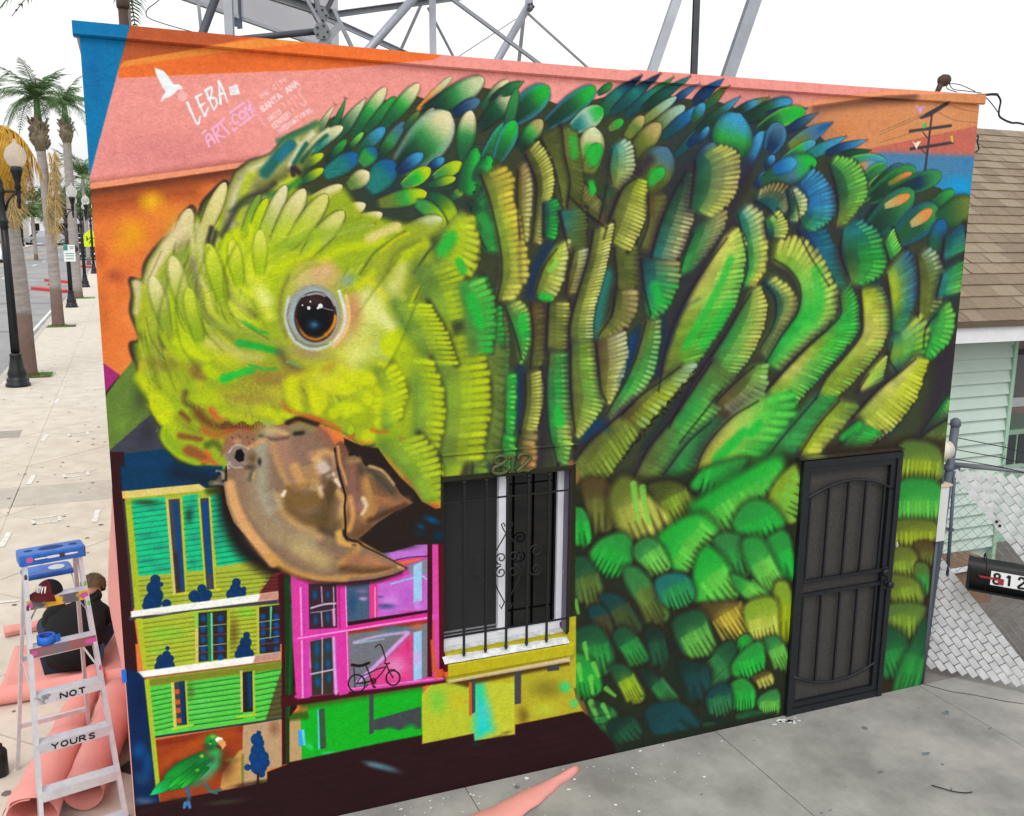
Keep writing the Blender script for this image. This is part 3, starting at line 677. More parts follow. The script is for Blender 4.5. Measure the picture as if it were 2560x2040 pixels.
def paint_rest(c):
    T, L, F, B, X = c.tile, c.line, c.fill, c.blob, c.feather
    # ================= head
    T(0, 0, 10)
    F([(719,350),(677,393),(626,411),(591,437),(577,470),(560,470),(520,505),(500,545),(478,530),(445,580),(405,612),(370,660),(362,705),(332,705),(337,735),(333,780),(355,846),(338,862),(345,905),(360,950),(384,975),(379,998),(388,1032),(412,1068),(409,1098),(428,1124),(450,1148),(490,1162),(540,1180),(600,1160),(640,1105),(672,1080),(720,1060),(800,1055),(860,1085),(900,1110),(945,1108),(945,1140),(975,1150),(1005,1186),(1040,1220),(1060,1248),(1106,1262),(1150,1230),(1160,1000),(1120,760),(1090,640),(1060,560),(1000,560),(900,530),(860,470),(800,500),(740,470),(760,400)], (150,170,36), 12)
    for x, y, rx, ry, q, al in [(470,640,90,120,(150,160,70),.8),(430,760,90,120,(128,146,50),.9),(420,900,80,120,(140,150,40),.9),(640,640,150,130,(172,196,24),.9),(700,560,120,60,(160,186,40),.8),(560,880,120,80,(140,150,50),.8),(700,960,160,70,(150,128,60),.8),
        (640,1010,120,60,(156,160,50),.7),(480,1040,90,90,(150,180,24),.9),(850,900,160,120,(180,190,50),.9),(900,820,80,110,(206,210,100),.9),(980,1000,110,110,(160,180,20),.9),(1080,1100,90,150,(140,164,36),.8),(980,700,90,120,(168,176,60),.8),(1060,760,80,150,(104,122,50),.8)]: B(x,y,rx,ry,q,al)
    # fine sprayed hairs that follow the sweep of the head feathers
    T(0, 0, 10)
    guides = [[(468,545),(398,640),(346,720),(342,820),(366,930),(390,1010)],[(530,555),(450,660),(408,760),(406,860),(436,960),(470,1030)],[(600,560),(528,640),(496,740),(516,830),(580,900),(660,935)],[(700,545),(620,600),(566,680),(572,770),(626,830),(700,875)],[(820,520),(730,570),(650,620),(612,690),(630,760),(690,812)],[(960,560),(870,585),(770,622),(700,650),(668,690),(672,730)]]
    GD = [c.smooth(np.array(g_, float), n=10) for g_ in guides]
    hue = [(206,216,96),(176,196,30),(108,124,44),(92,104,44),(196,212,14),(150,172,50),(220,212,150),(126,140,70)]
    for k in range(420):
        s_ = c.rng.uniform(0, len(GD)-1.001); a_ = int(s_); w_ = s_-a_; t0 = c.rng.uniform(0, 40); pts = []
        for d_ in (0, 3, 6, 9):
            j_ = int(min(t0+d_, 49)); pts.append(GD[a_][j_]*(1-w_)+GD[a_+1][j_]*w_)
        q_ = hue[int(c.rng.integers(0, 8))]; L(pts, c.rng.uniform(1.0, 5.0), q_, c.rng.uniform(2, 5), c.rng.uniform(.15, .4), .4)
    g2 = [[(880,640),(840,700),(800,720)],[(990,640),(930,720),(880,760)],[(960,840),(900,820),(870,800)],[(1010,1000),(930,930),(880,850)],[(900,1040),(850,960),(800,900)],[(780,1020),(740,960),(730,900)],[(640,1060),(620,990),(640,930)],[(480,1100),(470,1040),(500,960)]]
    G2 = [c.smooth(np.array(g_, float), n=10) for g_ in g2]
    for k in range(420):
        s_ = c.rng.uniform(0, len(G2)-1.001); a_ = int(s_); w_ = s_-a_; t0 = c.rng.uniform(0, 14)
        pts = [G2[a_][int(min(t0+d_, 19))]*(1-w_)+G2[a_+1][int(min(t0+d_, 19))]*w_ for d_ in (0, 2, 4)]
        L(pts, c.rng.uniform(.8, 3.6), hue[int(c.rng.integers(0, 6))], c.rng.uniform(1.5, 4), c.rng.uniform(.14, .4), .4)
    # crest over the brow
    T(300, 180, 4.296)
    F([(214,50),(200,60),(180,69),(162,88),(140,96),(125,108),(118,122),(112,150),(108,172),(130,165),(160,135),(190,105),(205,90),(214,70)], (150,152,92), 3)
    for a in [([(118,165),(124,130),(140,108)],3.5,(200,196,150),5,.9),([(128,158),(134,125),(142,108)],4,'l2',4,.85),([(150,125),(175,112),(200,95)],5,(110,112,58),5,.8),([(140,105),(165,92),(190,76)],2.6,(214,206,150),4,.9),([(156,108),(172,88),(184,78)],6,(26,104,100),3,.9),([(172,92),(182,79)],4,(34,122,160),4,.75),
        ([(183,100),(195,80),(207,66)],3,(206,204,170),3,.95),([(187,98),(195,85),(200,77)],2.4,(20,96,84),2,.9),([(170,74),(190,66),(210,55)],3,(52,120,84),3,.85),([(205,83),(214,70),(224,62)],2.5,(216,206,160),2,.9),([(195,96),(210,78),(222,68)],2,(24,84,70),2,.8),([(162,126),(184,115),(184,111)],2.6,(186,200,50),3,.9),
        ([(160,132),(175,128),(192,117)],3,(60,140,60),3,.9),([(186,110),(186,103),(192,108)],3,(60,44,56),2,.9),([(110,176),(130,140),(156,128),(166,120)],3.2,(60,60,58),4,.85),([(118,150),(132,142),(150,138)],2,(60,72,54),3,.6)]: L(a[0],a[1],a[2],a[3],a[4])
    for r, t, w, b0, b1 in [((84,186),(113,119),8,(190,186,110),(222,208,140)),((62,196),(75,147),9,(170,160,110),(220,206,150)),((130,180),(150,132),5,(140,170,40),(120,160,60)),((140,178),(158,136),6,(160,190,20),(190,210,20)),((150,185),(178,122),8,(160,180,70),(214,206,160)),((165,186),(198,126),10,(160,184,60),(220,206,150)),((180,190),(222,132),10,(150,176,60),(206,204,110)),((196,200),(240,150),10,(160,186,60),(206,204,120))]:
        X('L', *r, *t, w, b0, b1, sh=.8)
    L([(103,172),(98,195),(104,210)], 2.5, (66,60,70), 3, .9)
    # brow and left cheek: long sweeping barbs
    T(300, 560, 4.296)
    for p_, w0, w1, q, sf, al in [([(66,4),(52,22),(36,48),(30,70)],7,5,(218,200,150),5,.95),([(76,2),(78,25),(80,45),(92,70),(98,90)],2.5,2,(208,196,140),3,.9),([(70,30),(58,50),(52,70),(52,100)],7,4,(140,158,66),6,.8),([(78,40),(84,75),(96,100),(120,118)],4,3,(120,120,88),5,.8),
        ([(18,64),(20,80),(18,95)],4.5,3,(206,190,150),3,.95),([(30,70),(26,90),(24,110)],6,5,(168,178,40),6,.8),([(36,72),(38,100),(46,130),(60,150)],1.6,2,(92,88,60),3,.85),([(42,74),(50,82),(49,92)],2,2,(96,82,62),2,.8),([(58,58),(57,85),(62,110),(76,126),(96,132)],4.5,7,(170,194,20),4,.95),([(38,95),(42,115),(54,132),(72,145)],2.5,3,(160,186,30),3,.9),
        ([(66,70),(74,100),(92,118)],2.5,2,(104,128,50),4,.8),([(92,72),(97,92),(112,108),(122,114)],2.5,3,(190,200,60),3,.9),([(98,4),(95,20),(97,40)],2.4,1.6,(62,56,66),2.5,.95),([(84,2),(86,25),(90,45)],4,4,(196,192,130),4,.85),([(98,42),(106,62),(116,78)],3,2,(52,92,74),4,.85),([(110,48),(112,60),(120,80),(145,98)],4,3,(104,100,60),5,.8),
        ([(116,14),(113,30),(118,50),(128,64),(140,74)],4,5,(184,206,12),3,.95),([(126,10),(122,30),(128,50)],5,4,(192,208,10),4,.85),([(140,2),(142,20),(146,35)],3,2.5,(196,212,14),3,.9),([(154,2),(156,12),(158,22)],3,2,(172,190,60),3,.8),([(150,20),(165,28),(185,20),(208,10)],5,5,(142,170,44),6,.8),([(211,10),(212,20),(205,32),(180,42),(168,52)],3,4,(188,206,8),4,.9),
        ([(128,46),(134,58),(138,66)],3,2,(126,148,44),4,.8),([(142,56),(150,75),(160,98)],7,6,(206,216,70),6,.85),([(152,72),(158,82)],6,6,(226,232,150),8,.8),([(118,86),(132,100),(150,108)],3,3,(178,194,30),3,.9),([(133,105),(146,114),(158,118)],2,1.5,(36,172,70),2,.9),([(100,106),(125,116),(150,122),(166,128)],5,5,(140,158,60),6,.7),
        ([(128,128),(150,132),(174,138)],4,3.2,(30,168,64),3,.95),([(98,128),(115,136),(135,142),(150,143)],8,4,(196,190,110),8,.85),([(62,126),(76,136),(92,144)],6,5,(188,208,8),4,.95),([(50,138),(62,146)],4,3,(176,186,50),4,.8),([(30,148),(44,152),(70,152),(86,156)],5,5,(132,124,50),8,.7),([(94,156),(104,163),(120,166)],6,5,(176,200,10),4,.9),
        ([(112,166),(128,160),(142,157)],5,3,(34,182,70),3,.95),([(140,152),(155,156),(168,155)],1.8,1.4,(60,170,70),2,.85),([(50,165),(58,175)],5,5,(176,196,20),6,.8),([(24,150),(22,162),(28,175)],3,3,(196,186,30),4,.8),([(80,158),(86,166)],5,5,(136,96,56),6,.7),([(172,138),(180,150),(195,158)],5,4,(110,92,66),6,.8),([(180,148),(195,153)],1.4,1,(110,160,120),1.5,.8),([(150,166),(175,164),(205,160)],5,5,(150,120,62),7,.7),([(185,168),(215,158)],5,6,(196,200,30),6,.8)]:
        L(p_, w0, q, sf, al, w1)
    for p_ in [[(30,60),(36,48),(44,30)],[(60,20),(54,45),(50,60)],[(72,60),(80,85),(96,108)],[(130,70),(128,90),(140,102)],[(60,90),(68,112),(84,124)],[(28,100),(34,125),(48,145)],[(118,96),(140,112),(160,124)]]: L(p_, .5, (86,92,50), 1.5, .6)
    for p_ in [[(70,100),(80,118),(98,128)],[(132,20),(134,40),(142,55)],[(104,20),(104,40),(110,60)],[(160,10),(180,14),(200,4)],[(44,60),(42,80),(46,100)]]: L(p_, .6, (206,212,90), 1.5, .6)
    # nape and ear coverts
    T(780, 560, 4.296)
    for p_, w0, w1, q, sf, al in [([(10,40),(30,28),(60,22),(76,18)],5,4,(184,204,10),5,.9),([(5,12),(30,8),(55,4)],6,5,(140,168,50),6,.7),([(62,16),(78,8),(92,3)],5,4.5,(216,200,130),4,.9),([(20,45),(45,38),(64,30)],3,3,(150,176,30),4,.8),([(52,54),(66,32),(84,18),(100,8)],1.3,1,(96,112,30),2,.8),
        ([(72,55),(85,35),(110,14),(138,4)],8,6,(150,164,44),6,.9),([(74,30),(90,16),(104,10)],1.5,1.5,(200,196,20),2,.8),([(95,38),(112,24),(120,20)],5,4,(178,196,20),5,.85),([(80,50),(92,30),(115,18)],2,2,(110,118,56),4,.7),([(110,52),(125,30),(140,15)],1.2,1.2,(60,60,50),2,.85),([(84,75),(92,60),(98,46)],9,5,(206,208,120),8,.85),([(75,60),(80,75)],5,4,(140,150,70),6,.6),([(80,84),(96,80)],4,4,(214,218,90),5,.8),
        ([(48,66),(62,58),(66,52)],4,3,(190,206,10),4,.9),([(62,60),(75,75),(86,90),(96,100)],3,4,(194,196,20),4,.9),([(58,80),(70,95),(88,112)],9,8,(222,226,150),8,.85),([(52,84),(60,100)],7,6,(216,214,130),8,.7),([(100,100),(112,75),(122,60)],3,2.5,(186,200,20),3,.9),([(96,104),(106,90),(120,62)],.9,.7,(70,74,40),1.5,.8),
        ([(62,120),(70,130),(78,142)],8,6,(170,186,110),9,.8),([(34,135),(50,130),(60,124)],8,6,(184,180,50),8,.8),([(12,150),(25,146),(35,142)],2,2,(190,204,20),2.5,.95),([(85,130),(100,120),(112,128)],12,10,(190,210,6),5,.9),([(108,112),(116,130),(116,150)],4,3,(196,212,10),3,.9),([(96,135),(105,150),(104,165)],8,7,(176,200,10),5,.9),([(102,108),(106,112)],2.4,2,(186,206,10),2,.9),
        ([(15,158),(25,150),(40,158)],6,6,(172,150,50),7,.8),([(32,155),(40,162),(52,168)],5,6,(196,206,20),5,.9),([(10,168),(20,172)],8,8,(206,206,70),8,.8),([(56,160),(66,172)],6,6,(190,206,10),6,.9),([(54,150),(70,156),(82,160)],5,4,(130,146,40),6,.7),([(74,150),(82,156)],3,3,(206,206,20),3,.9),([(86,150),(92,165),(92,176)],2,2,(66,92,60),3,.8)]:
        L(p_, w0, q, sf, al, w1)
    T(780, 940, 4.296); L([(202,30),(198,60)], 4, 'br', 5, .6); L([(170,75),(166,95),(160,106)], 2.5, 'br', 3, .6)
    F([(66,62),(90,58),(110,78),(140,84),(140,138),(128,140),(118,136),(104,118),(84,94),(70,88)], (140,166,30), 3)
    L([(68,80),(82,91),(98,107),(112,122),(122,135),(136,138)], 3, (206,142,50), 3, .85); L([(100,110),(114,126),(122,136),(134,140)], 1.6, (204,96,50), 2, .9)
    for x, y, rx, ry, q in [(22,10,20,12,(204,204,40)),(60,4,14,7,(196,210,10)),(36,14,14,8,(190,204,10)),(8,26,12,14,(200,208,14)),(60,24,8,10,(190,208,10)),(78,17,12,5,(192,208,10)),(76,26,11,4,(190,206,16)),(74,33,10,4,(188,206,10)),(72,39,9,3,(180,200,30)),(40,36,20,11,(196,214,12)),(74,50,9,9,(194,212,10)),(60,65,10,9,(190,206,14)),(24,40,8,8,(186,200,10)),(42,58,4,7,(170,196,20)),(50,46,12,8,(160,180,20))]:
        B(x+.6, y+1.4, rx*1.12, ry*1.12, (118,120,34), .55); B(x, y, rx, ry, q, .92, 0, .5)
    L([(64,70),(52,72),(50,68)], 1.6, (206,140,40), 2.5, .8); L([(64,58),(72,60),(80,60)], 1.6, (206,96,44), 2, .8); L([(96,67),(104,70),(108,73)], 2, (206,96,50), 2, .9); L([(0,44),(10,48),(20,52),(30,58)], 2.4, (196,104,46), 3, .85); L([(40,66),(44,64)], 2, (190,90,44), 2, .8)
    T(300, 940, 4.296)
    for p_, w0, w1, q, sf, al in [([(22,2),(32,16),(46,30),(50,44)],6,7,(186,202,14),5,.9),([(34,22),(36,34),(46,48)],4,5,(196,208,10),3,.9),([(50,4),(62,14),(66,26)],6,5,(164,178,30),6,.8),([(48,56),(46,66),(56,80),(76,92),(92,96)],3,2.4,(160,190,20),3,.95),([(52,60),(62,78),(80,88)],5,4,(142,172,30),5,.8),([(84,10),(100,20),(122,18)],6,4,(168,182,26),5,.85),
        ([(80,22),(96,30),(116,28)],3,3,(160,176,40),4,.8),([(70,18),(70,28),(80,34)],3,3,(98,82,58),4,.85),([(66,40),(74,48)],3,2.4,(124,74,44),3,.9),([(64,64),(76,66),(86,68)],3,3,(136,78,50),3,.9),([(74,80),(84,84),(92,88)],6,5,(150,86,52),4,.95),([(92,80),(96,88),(88,94)],2,2,(206,110,40),2.5,.9),([(84,40),(92,48),(104,54),(124,56),(150,58)],6,3,(110,66,44),6,.85),
        ([(98,36),(104,44),(110,46)],4,3,(200,92,52),4,.85),([(90,58),(104,64),(120,58),(140,58)],4,3,(176,86,50),5,.8),([(112,40),(130,44),(145,50),(152,53)],5,3,(176,184,30),5,.9),([(150,36),(165,42),(172,52)],6,4,(192,204,10),4,.9),([(176,40),(184,44)],4,3,(196,208,10),3,.9),([(116,22),(140,24),(165,20)],6,7,(160,136,66),9,.7),([(130,36),(150,36)],5,5,(170,176,50),6,.7),([(184,8),(186,20),(190,36)],7,6,(196,206,10),5,.9),([(205,10),(210,30),(212,40)],5,5,(200,208,10),5,.9),
        ([(174,30),(180,36),(196,42),(214,46)],2.4,2,(176,104,50),4,.8),([(150,56),(166,56),(186,50),(200,44),(214,48)],2,2,(194,96,46),3,.85),([(60,46),(70,52),(82,60)],4,4,(136,136,46),5,.7),([(94,74),(102,72),(110,80)],4,3,(92,104,44),3,.85),([(96,90),(104,96),(100,100)],3,2,(196,96,60),3,.8),([(90,96),(102,100)],2.4,2,(84,96,36),2.5,.8)]:
        L(p_, w0, q, sf, al, w1)
    for k in range(16): L([(110+3*k, 52-2.5*math.sin(k*1.1)), (110+3*k+.8, 56)], 1.3, (92,56,42), 1.2, .8, .4)
    for k in range(60):
        x, y = c.rng.uniform(20, 150), c.rng.uniform(2, 60); L([(x,y),(x+c.rng.uniform(-2,5),y+c.rng.uniform(2,5))], .3, (210,206,90) if k%2 else (80,84,40), .8, .45)
    paint_ruff(c)
    # sunny patches and broad petals over the crown and cheek
    T(0, 0, 10)
    for x, y, rx, ry, q, al, an in [(640,650,60,100,(196,214,20),.55,-25),(600,760,40,70,(212,222,90),.6,-10),(470,860,34,110,(190,212,20),.5,15),(560,900,60,30,(200,216,10),.6,25),(720,580,80,30,(196,212,40),.5,-20),(890,880,60,70,(222,226,140),.6,20),(930,760,50,70,(216,220,120),.6,20),(1010,900,50,70,(200,214,10),.6,10),(960,1000,60,40,(204,216,14),.5,0),(700,985,60,24,(196,206,40),.5,10),(860,960,60,40,(206,216,20),.6,0),(420,1040,26,60,(196,212,14),.6,-20),(400,760,26,90,(206,206,110),.5,12),(520,1000,60,24,(190,206,14),.5,10)]: B(x,y,rx,ry,q,al,an)
    for r, t, w, b0, b1 in [((560,760),(520,610),22,(150,176,30),(196,210,60)),((600,720),(580,600),20,(156,182,24),(206,216,70)),((650,690),(650,575),20,(160,186,24),(206,214,90)),((470,800),(430,640),24,(150,170,50),(216,210,140)),((420,830),(380,690),22,(140,160,50),(220,212,150)),((500,860),(470,720),22,(140,166,36),(190,204,60))]: X('L', *r, *t, w, b0, b1, sh=.35, shc='mo', soft=.5)
    for p_ in [[(520,620),(490,720),(510,820),(560,880)],[(470,640),(440,760),(452,860),(500,930)],[(590,610),(560,680),(566,760),(600,820)],[(1000,640),(940,720),(890,790)],[(1040,760),(1000,860),(960,930)],[(420,700),(396,800),(410,900),(440,980)]]: L(p_, 2.5, (84,96,30), 7, .5, 1)
    # ================= eye
    T(0, 0, 10)
    B(800,690,76,44,(206,164,120),.9,12); B(755,705,50,40,(212,190,130),.6,-30); B(815,672,38,30,(216,172,128),.8)
    L([(722,690),(706,730),(700,790),(716,840)], 4, (110,110,60), 8, .7); L([(730,700),(760,672),(800,660)], 3, (150,160,60), 6, .7)
    B(880,790,34,66,(186,130,92),.9,6); B(884,760,20,40,(196,140,100),.7); B(850,840,30,40,(190,140,100),.7,40); B(770,880,80,30,(150,128,96),.8,8); B(870,700,30,22,(130,160,146),.8,-20)
    B(783,790,96,108,(200,176,140),.55); B(783,788,74,83,(150,152,140),.9,0,.6); B(783,790,70,78,(136,120,116),.5,0,1); B(784,788,67,75,(150,172,178),.95,0,.8)
    L([(722,742),(714,790),(728,840),(760,868),(800,872),(840,852)], 3.5, (196,210,214), 4, .8); L([(848,728),(862,780),(858,820),(838,852)], 4, (210,222,228), 3, .85); L([(866,740),(872,790),(862,830),(834,866)], 5, (228,182,120), 2.5, .95)
    L([(724,760),(718,800),(740,848)], 2, (120,96,110), 3, .6); L([(740,850),(780,866),(820,860)], 2, (70,110,130), 3, .5)
    B(789,792,53,63,(58,40,36),1,0,1); B(789,796,52,60,(96,62,44),.8,0,1); L([(744,800),(760,836),(790,848),(815,838)], 3, (196,140,40), 2.5, .9); L([(836,792),(834,808),(824,824),(814,834)], 6, (214,142,34), 2.5, .95)
    B(788,786,47,53,(40,28,30),.98,0,1); B(788,800,44,46,(12,16,22),.95,0,.6); B(784,812,22,18,(40,92,124),.8); B(786,812,10,8,(110,160,190),.4)
    B(784,752,44,22,(74,52,52),.8); L([(756,742),(790,732),(822,742),(836,764)], 1.2, (190,186,190), 1.2, .85); L([(770,738),(794,735),(812,741)], 1.6, (220,216,216), 1.4, .6)
    for x, y, r_ in [(772,770,4.5),(801,765,6),(776,754,2.6),(795,770,3),(756,763,2)]: B(x,y,r_,r_,(240,238,240),.95,0,1)
    L([(800,766),(816,772),(832,776)], 1.2, (190,190,196), 1.2, .7)
    T(0,0,10); F([(1102,1190),(1440,1160),(1436,1700),(1100,1760)], (52,54,36), 1); F([(1100,1600),(1440,1540),(1440,1720),(1100,1760)], (182,172,40), 2)
    F([(268,1130),(310,1130),(330,1500),(345,1700),(290,1700)], (62,22,30), 1); F([(290,1690),(350,1690),(390,2040),(390,2120),(300,2120)], (0,50,96), 1)
    # ================= painted houses, lower left
    T(300, 1200, 4.296); mr = 'mr'
    F([(-4,-8),(1,-8),(4,25),(14,140),(19,176),(3,176)], (62,22,30), .8); F([(3,22),(6,22),(16,137),(13,140)], (70,70,84), 1)
    F([(0,-15),(110,-15),(110,8),(2,12)], (0,66,100), 2); L([(60,-8),(90,-2),(110,4)], 8, (26,36,52), 9, .7)
    F([(5,18),(120,6),(175,95),(170,122),(22,140)], (164,178,60), .6)
    F([(12,21),(48,18),(57,100),(20,103)], (24,194,134), .8); F([(67,17),(84,15),(91,97),(72,98)], (26,190,132), .8); F([(97,16),(116,14),(130,60),(148,86),(104,93)], (24,194,134), .8)
    for x, y, rx, ry in [(30,60,18,5),(44,72,14,5),(30,87,16,5),(46,95,14,4),(34,30,18,5),(78,30,5,20),(80,62,8,6),(78,88,8,5),(105,62,8,20),(112,40,10,16)]: B(x,y,rx,ry,(44,136,120),.6)
    slats(c, 12,27,50,22, 21,103,57,98, 13, (26,80,84), .3); slats(c, 67,21,84,19, 72,98,91,95, 13, (30,84,84), .3); slats(c, 97,20,118,17, 104,93,150,86, 13, (24,70,72), .3)
    slats(c, 20,106,170,92, 23,138,150,122, 6, (92,104,30), .35)
    F([(5,19),(11,19),(22,139),(16,140)], (166,182,38), .5)
    B(28,24,20,4,(60,56,30),.8); B(74,38,6,12,(40,56,44),.7); L([(112,8),(118,40),(128,66),(148,86),(176,100),(215,108)], 9, (36,22,26), 9, .95); L([(96,12),(112,10)], 4, (50,60,30), 4, .8)
    for (a, b_, d_, e_, m_) in [((52,21),(64,20),(70,120),(60,122),(57,24,62,24,69,117,65,118)),((86,20),(95,19),(101,117),(93,118),(88,24,94,22,99,100,94,101))]:
        F([a,b_,d_,e_], (72,72,84), .5); F([m_[0:2],m_[2:4],m_[4:6],m_[6:8]], (0,76,134), 1.2)
    L([(60,80),(63,118)], 1.6, (60,40,40), 2.5, .8)
    for q, cc in [([(49,21),(51.5,21),(60,122),(57,123)],(206,186,108)),([(64.5,20),(67,20),(72,121),(70,121)],(176,186,52)),([(83.5,19),(86,19),(93,118),(91,118)],(182,190,50)),([(95.3,18),(97.3,18),(103.5,117),(101.5,117)],(186,188,60)),([(57,122),(74,120),(74,122.5),(57,124.5)],(196,196,40)),([(92,119),(108,116),(108,118.5),(92,120.5)],(196,200,40))]: F(q, cc, .4)
    F([(2,12.2),(85,4.2),(92,9),(84,12),(3,20)], (218,194,112), .6); F([(2,12.2),(9,11.6),(10,19.4),(3,20)], (234,190,104), .5); L([(10,20.5),(84,13)], .7, (150,160,60), .8, .7)
    for x, y, r_ in [(38,107,5.4),(36,116,7.5),(38,124,8.5),(35,131,10),(30,135,6),(50,133,5),(44,112,2.6),(88,117,5),(80,125,6.4),(94,123,5),(90,128,7),(125,110,4.6),(124,117,6),(120,123,6),(130,121,5.5),(133,117,2.6)]:
        B(x,y,r_,r_,(0,58,106),.97,0,1); B(x-1,y-1,r_*.6,r_*.6,(0,74,128),.5)
    F([(165,100),(178,98),(172,122),(148,124)], (112,44,46), 1); slats(c, 158,104,172,102, 150,120,172,119, 4, (70,30,34), .35)
    F([(10,146),(170,126),(170,133),(10,151)], (74,72,78), .6); F([(11.5,141),(170,119.5),(170,128),(12,147.5)], (240,240,230), .6); F([(151,122),(170,119.5),(170,128),(148,130.5)], (196,140,124), 1.2); B(40,143,16,2.5,(214,206,186),.7)
    F([(170,102),(177,98),(180,176),(171,176)], (74,10,26), .7); F([(176,104),(189,104),(189,178),(178,178)], (16,72,30), .7); L([(184,112),(185,140),(185,176)], 1.6, (34,112,46), 2, .8); F([(186,104),(190,104),(191,178),(187,178)], (50,10,20), .6)
    T(300, 1560, 4.296)
    F([(17,-4),(80,-14),(171,-22),(172,31),(28,50)], (170,186,56), .6); B(50,10,28,10,(128,206,60),.7); B(136,-12,14,8,(128,210,60),.8); B(40,28,14,4,(120,206,60),.7)
    slats(c, 19,-2,81,-10, 28,48,82,40, 10, (96,104,34), .4); slats(c, 118,-14,147,-17, 118,38,147,34, 11, (100,94,34), .4); B(122,10,8,24,(96,70,40),.6)
    F([(17,-6),(24,-6),(29,48),(25,50)], (170,186,44), .5)
    F([(84,-12),(115,-15),(115,37),(84,41)], (58,46,48), .5); F([(149,-18),(172,-21),(172,30),(150,32)], (54,44,48), .5)
    for x in (89.5, 108):
        for y in (-6,6,17,27,36): B(x,y,4,4.4,(0,84,150),.9,0,.5)
    for x in (153.5, 168):
        for y in (-8,1,9.5,18,27): B(x,y,3.6,4,(0,84,150),.9,0,.5)
    for x0, x1, yy in [(85,114,2),(85,114,23),(150,171,-3),(150,171,15)]: L([(x0,yy+1),(x1,yy-2)], .4, (170,210,190), .5, .9)
    for x0, x1, yy in [(85,114,13),(85,114,31),(150,171,6),(150,171,22)]: L([(x0,yy),(x1,yy-2.5)], .4, (170,50,110), .5, .9)
    for q, cc in [([(93.5,-12),(97,-12),(98,40),(94.5,40)],(40,120,64)),([(97.2,-12),(99.4,-12),(100,39),(98,39)],(110,206,150)),([(161,-19),(163.4,-19),(162,16),(161,16)],(90,200,140)),([(80.3,-12),(84,-13),(84.4,41),(81,42)],(206,190,104)),([(80.3,-12),(84,-13),(84,4),(80.5,4)],(130,206,70)),([(115,-15),(118.2,-15),(117.6,37),(115,38)],(166,182,44)),([(146.6,-18),(149.4,-18),(149.4,32),(147,33)],(186,182,60))]: F(q, cc, .4)
    for x, y, r_ in [(136,12,3.6),(135,20,6.4),(133,28,7.6),(128,33,5),(139,32,5),(51,26,2.4),(50,33,4.4),(45,39,6),(54,37,4),(43,46,6),(53,45,6)]: B(x,y,r_,r_,(0,58,106),.97,0,1)
    F([(14,52),(145,34),(172,29.5),(172,38),(15,59)], (242,242,234), .6); F([(145,34),(172,29.5),(172,38),(143,42)], (186,140,128), 1); L([(14,59.5),(172,39.5)], .7, (90,80,60), 1, .8)
    F([(26,60),(174,40),(176,100),(36,121)], (92,204,78), .6); F([(26,60),(174,40),(174,48),(27,68)], (128,134,40), 2); B(30,100,8,16,(80,214,90),.5); B(90,90,20,12,(110,220,110),.4)
    slats(c, 32,70,55,66, 36,118,60,112, 9, (20,70,44), .42); slats(c, 72,63,130,55, 74,112,132,104, 9, (24,66,40), .42); slats(c, 145,51,174,46, 146,104,175,98, 9, (24,66,40), .42); B(76,72,6,12,(90,90,40),.6)
    F([(175,44),(176,101),(156,104)], (96,92,52), 1); slats(c, 168,60,175,58, 158,102,175,99, 7, (40,56,40), .4)
    F([(58,63),(69.5,61),(72,108),(61,109)], (70,70,76), .5); F([(64,62),(69,61.5),(71.4,107),(66,108)], (0,60,110), 1.5); L([(69.5,62),(71.5,107)], .8, (40,24,36), 1, .9)
    for yy in (73,84,93,104): F([(58.6+(yy-73)*.07,yy-2.6),(63.5+(yy-73)*.07,yy-3),(64+(yy-73)*.07,yy+2),(59+(yy-73)*.07,yy+2.6)], (206,92,30), .5)
    F([(131.5,52),(142,50.5),(143,94),(132,95)], (48,36,34), .5); F([(136,53),(141.5,52),(142,90),(138,92)], (0,66,116), 2)
    for q, cc in [([(54.6,63),(58,62.6),(61,111),(57.6,112)],(206,190,100)),([(69.4,61),(71.6,60.6),(74,109),(72,109)],(166,186,52)),([(129,50),(131.6,50),(132,95),(130,95)],(206,188,110)),([(142.2,50.5),(144.6,50),(145.4,97),(143,97)],(176,190,46)),([(56,112),(79,107),(79,109),(56,114)],(186,202,40)),([(125,99),(148,96),(148,97.6),(125,101)],(186,202,40))]: F(q, cc, .4)
    L([(37,121.5),(175,101.5)], 1.1, (0,58,88), .6, .95)
    F([(8,48),(20,52),(27,60),(40,172),(44,200),(18,200)], (0,46,92), 1); B(20,136,10,12,(0,88,146),.9); B(30,150,8,18,(0,84,140),.8); B(24,166,12,10,(30,80,120),.8); B(20,80,8,30,(0,36,76),.6); B(26,190,16,6,(90,96,124),.9)
    F([(38,125),(133,109),(133,134),(128,140),(128,200),(44,200)], (158,70,28), .6); F([(38,125),(133,109),(133,116),(38,132)], (140,54,26), 2); L([(50,150),(90,124),(120,116)], 6, (176,88,28), 6, .7); L([(40,172),(60,150)], 5, (120,44,26), 5, .5)
    F([(128,136),(133,134),(133,160),(131,200),(104,200),(110,160)], (190,146,84), 1.5); B(112,150,14,20,(92,50,34),.8); B(120,146,10,4,(120,124,50),.7)
    F([(132,109.5),(173,102),(174,153),(158,156),(158,176),(131,182)], (182,150,114), .5); B(166,112,8,12,(130,92,72),.7); F([(130.5,140),(133,140),(133,182),(130.5,182)], (120,130,50), 1); F([(145,168),(158,166),(158,176),(145,178)], (132,140,60), 1.5)
    for x, y, r_ in [(149,117,2.6),(147,124,6.6),(150,128,5),(148,136,7.6),(146,144,7.6),(153,143,7),(149,153,9),(137,154,3.6),(156,149,5),(152,161,4)]: B(x,y,r_,r_,(0,66,122),.97,0,1); B(x-1,y-1.4,r_*.55,r_*.55,(0,86,150),.5)
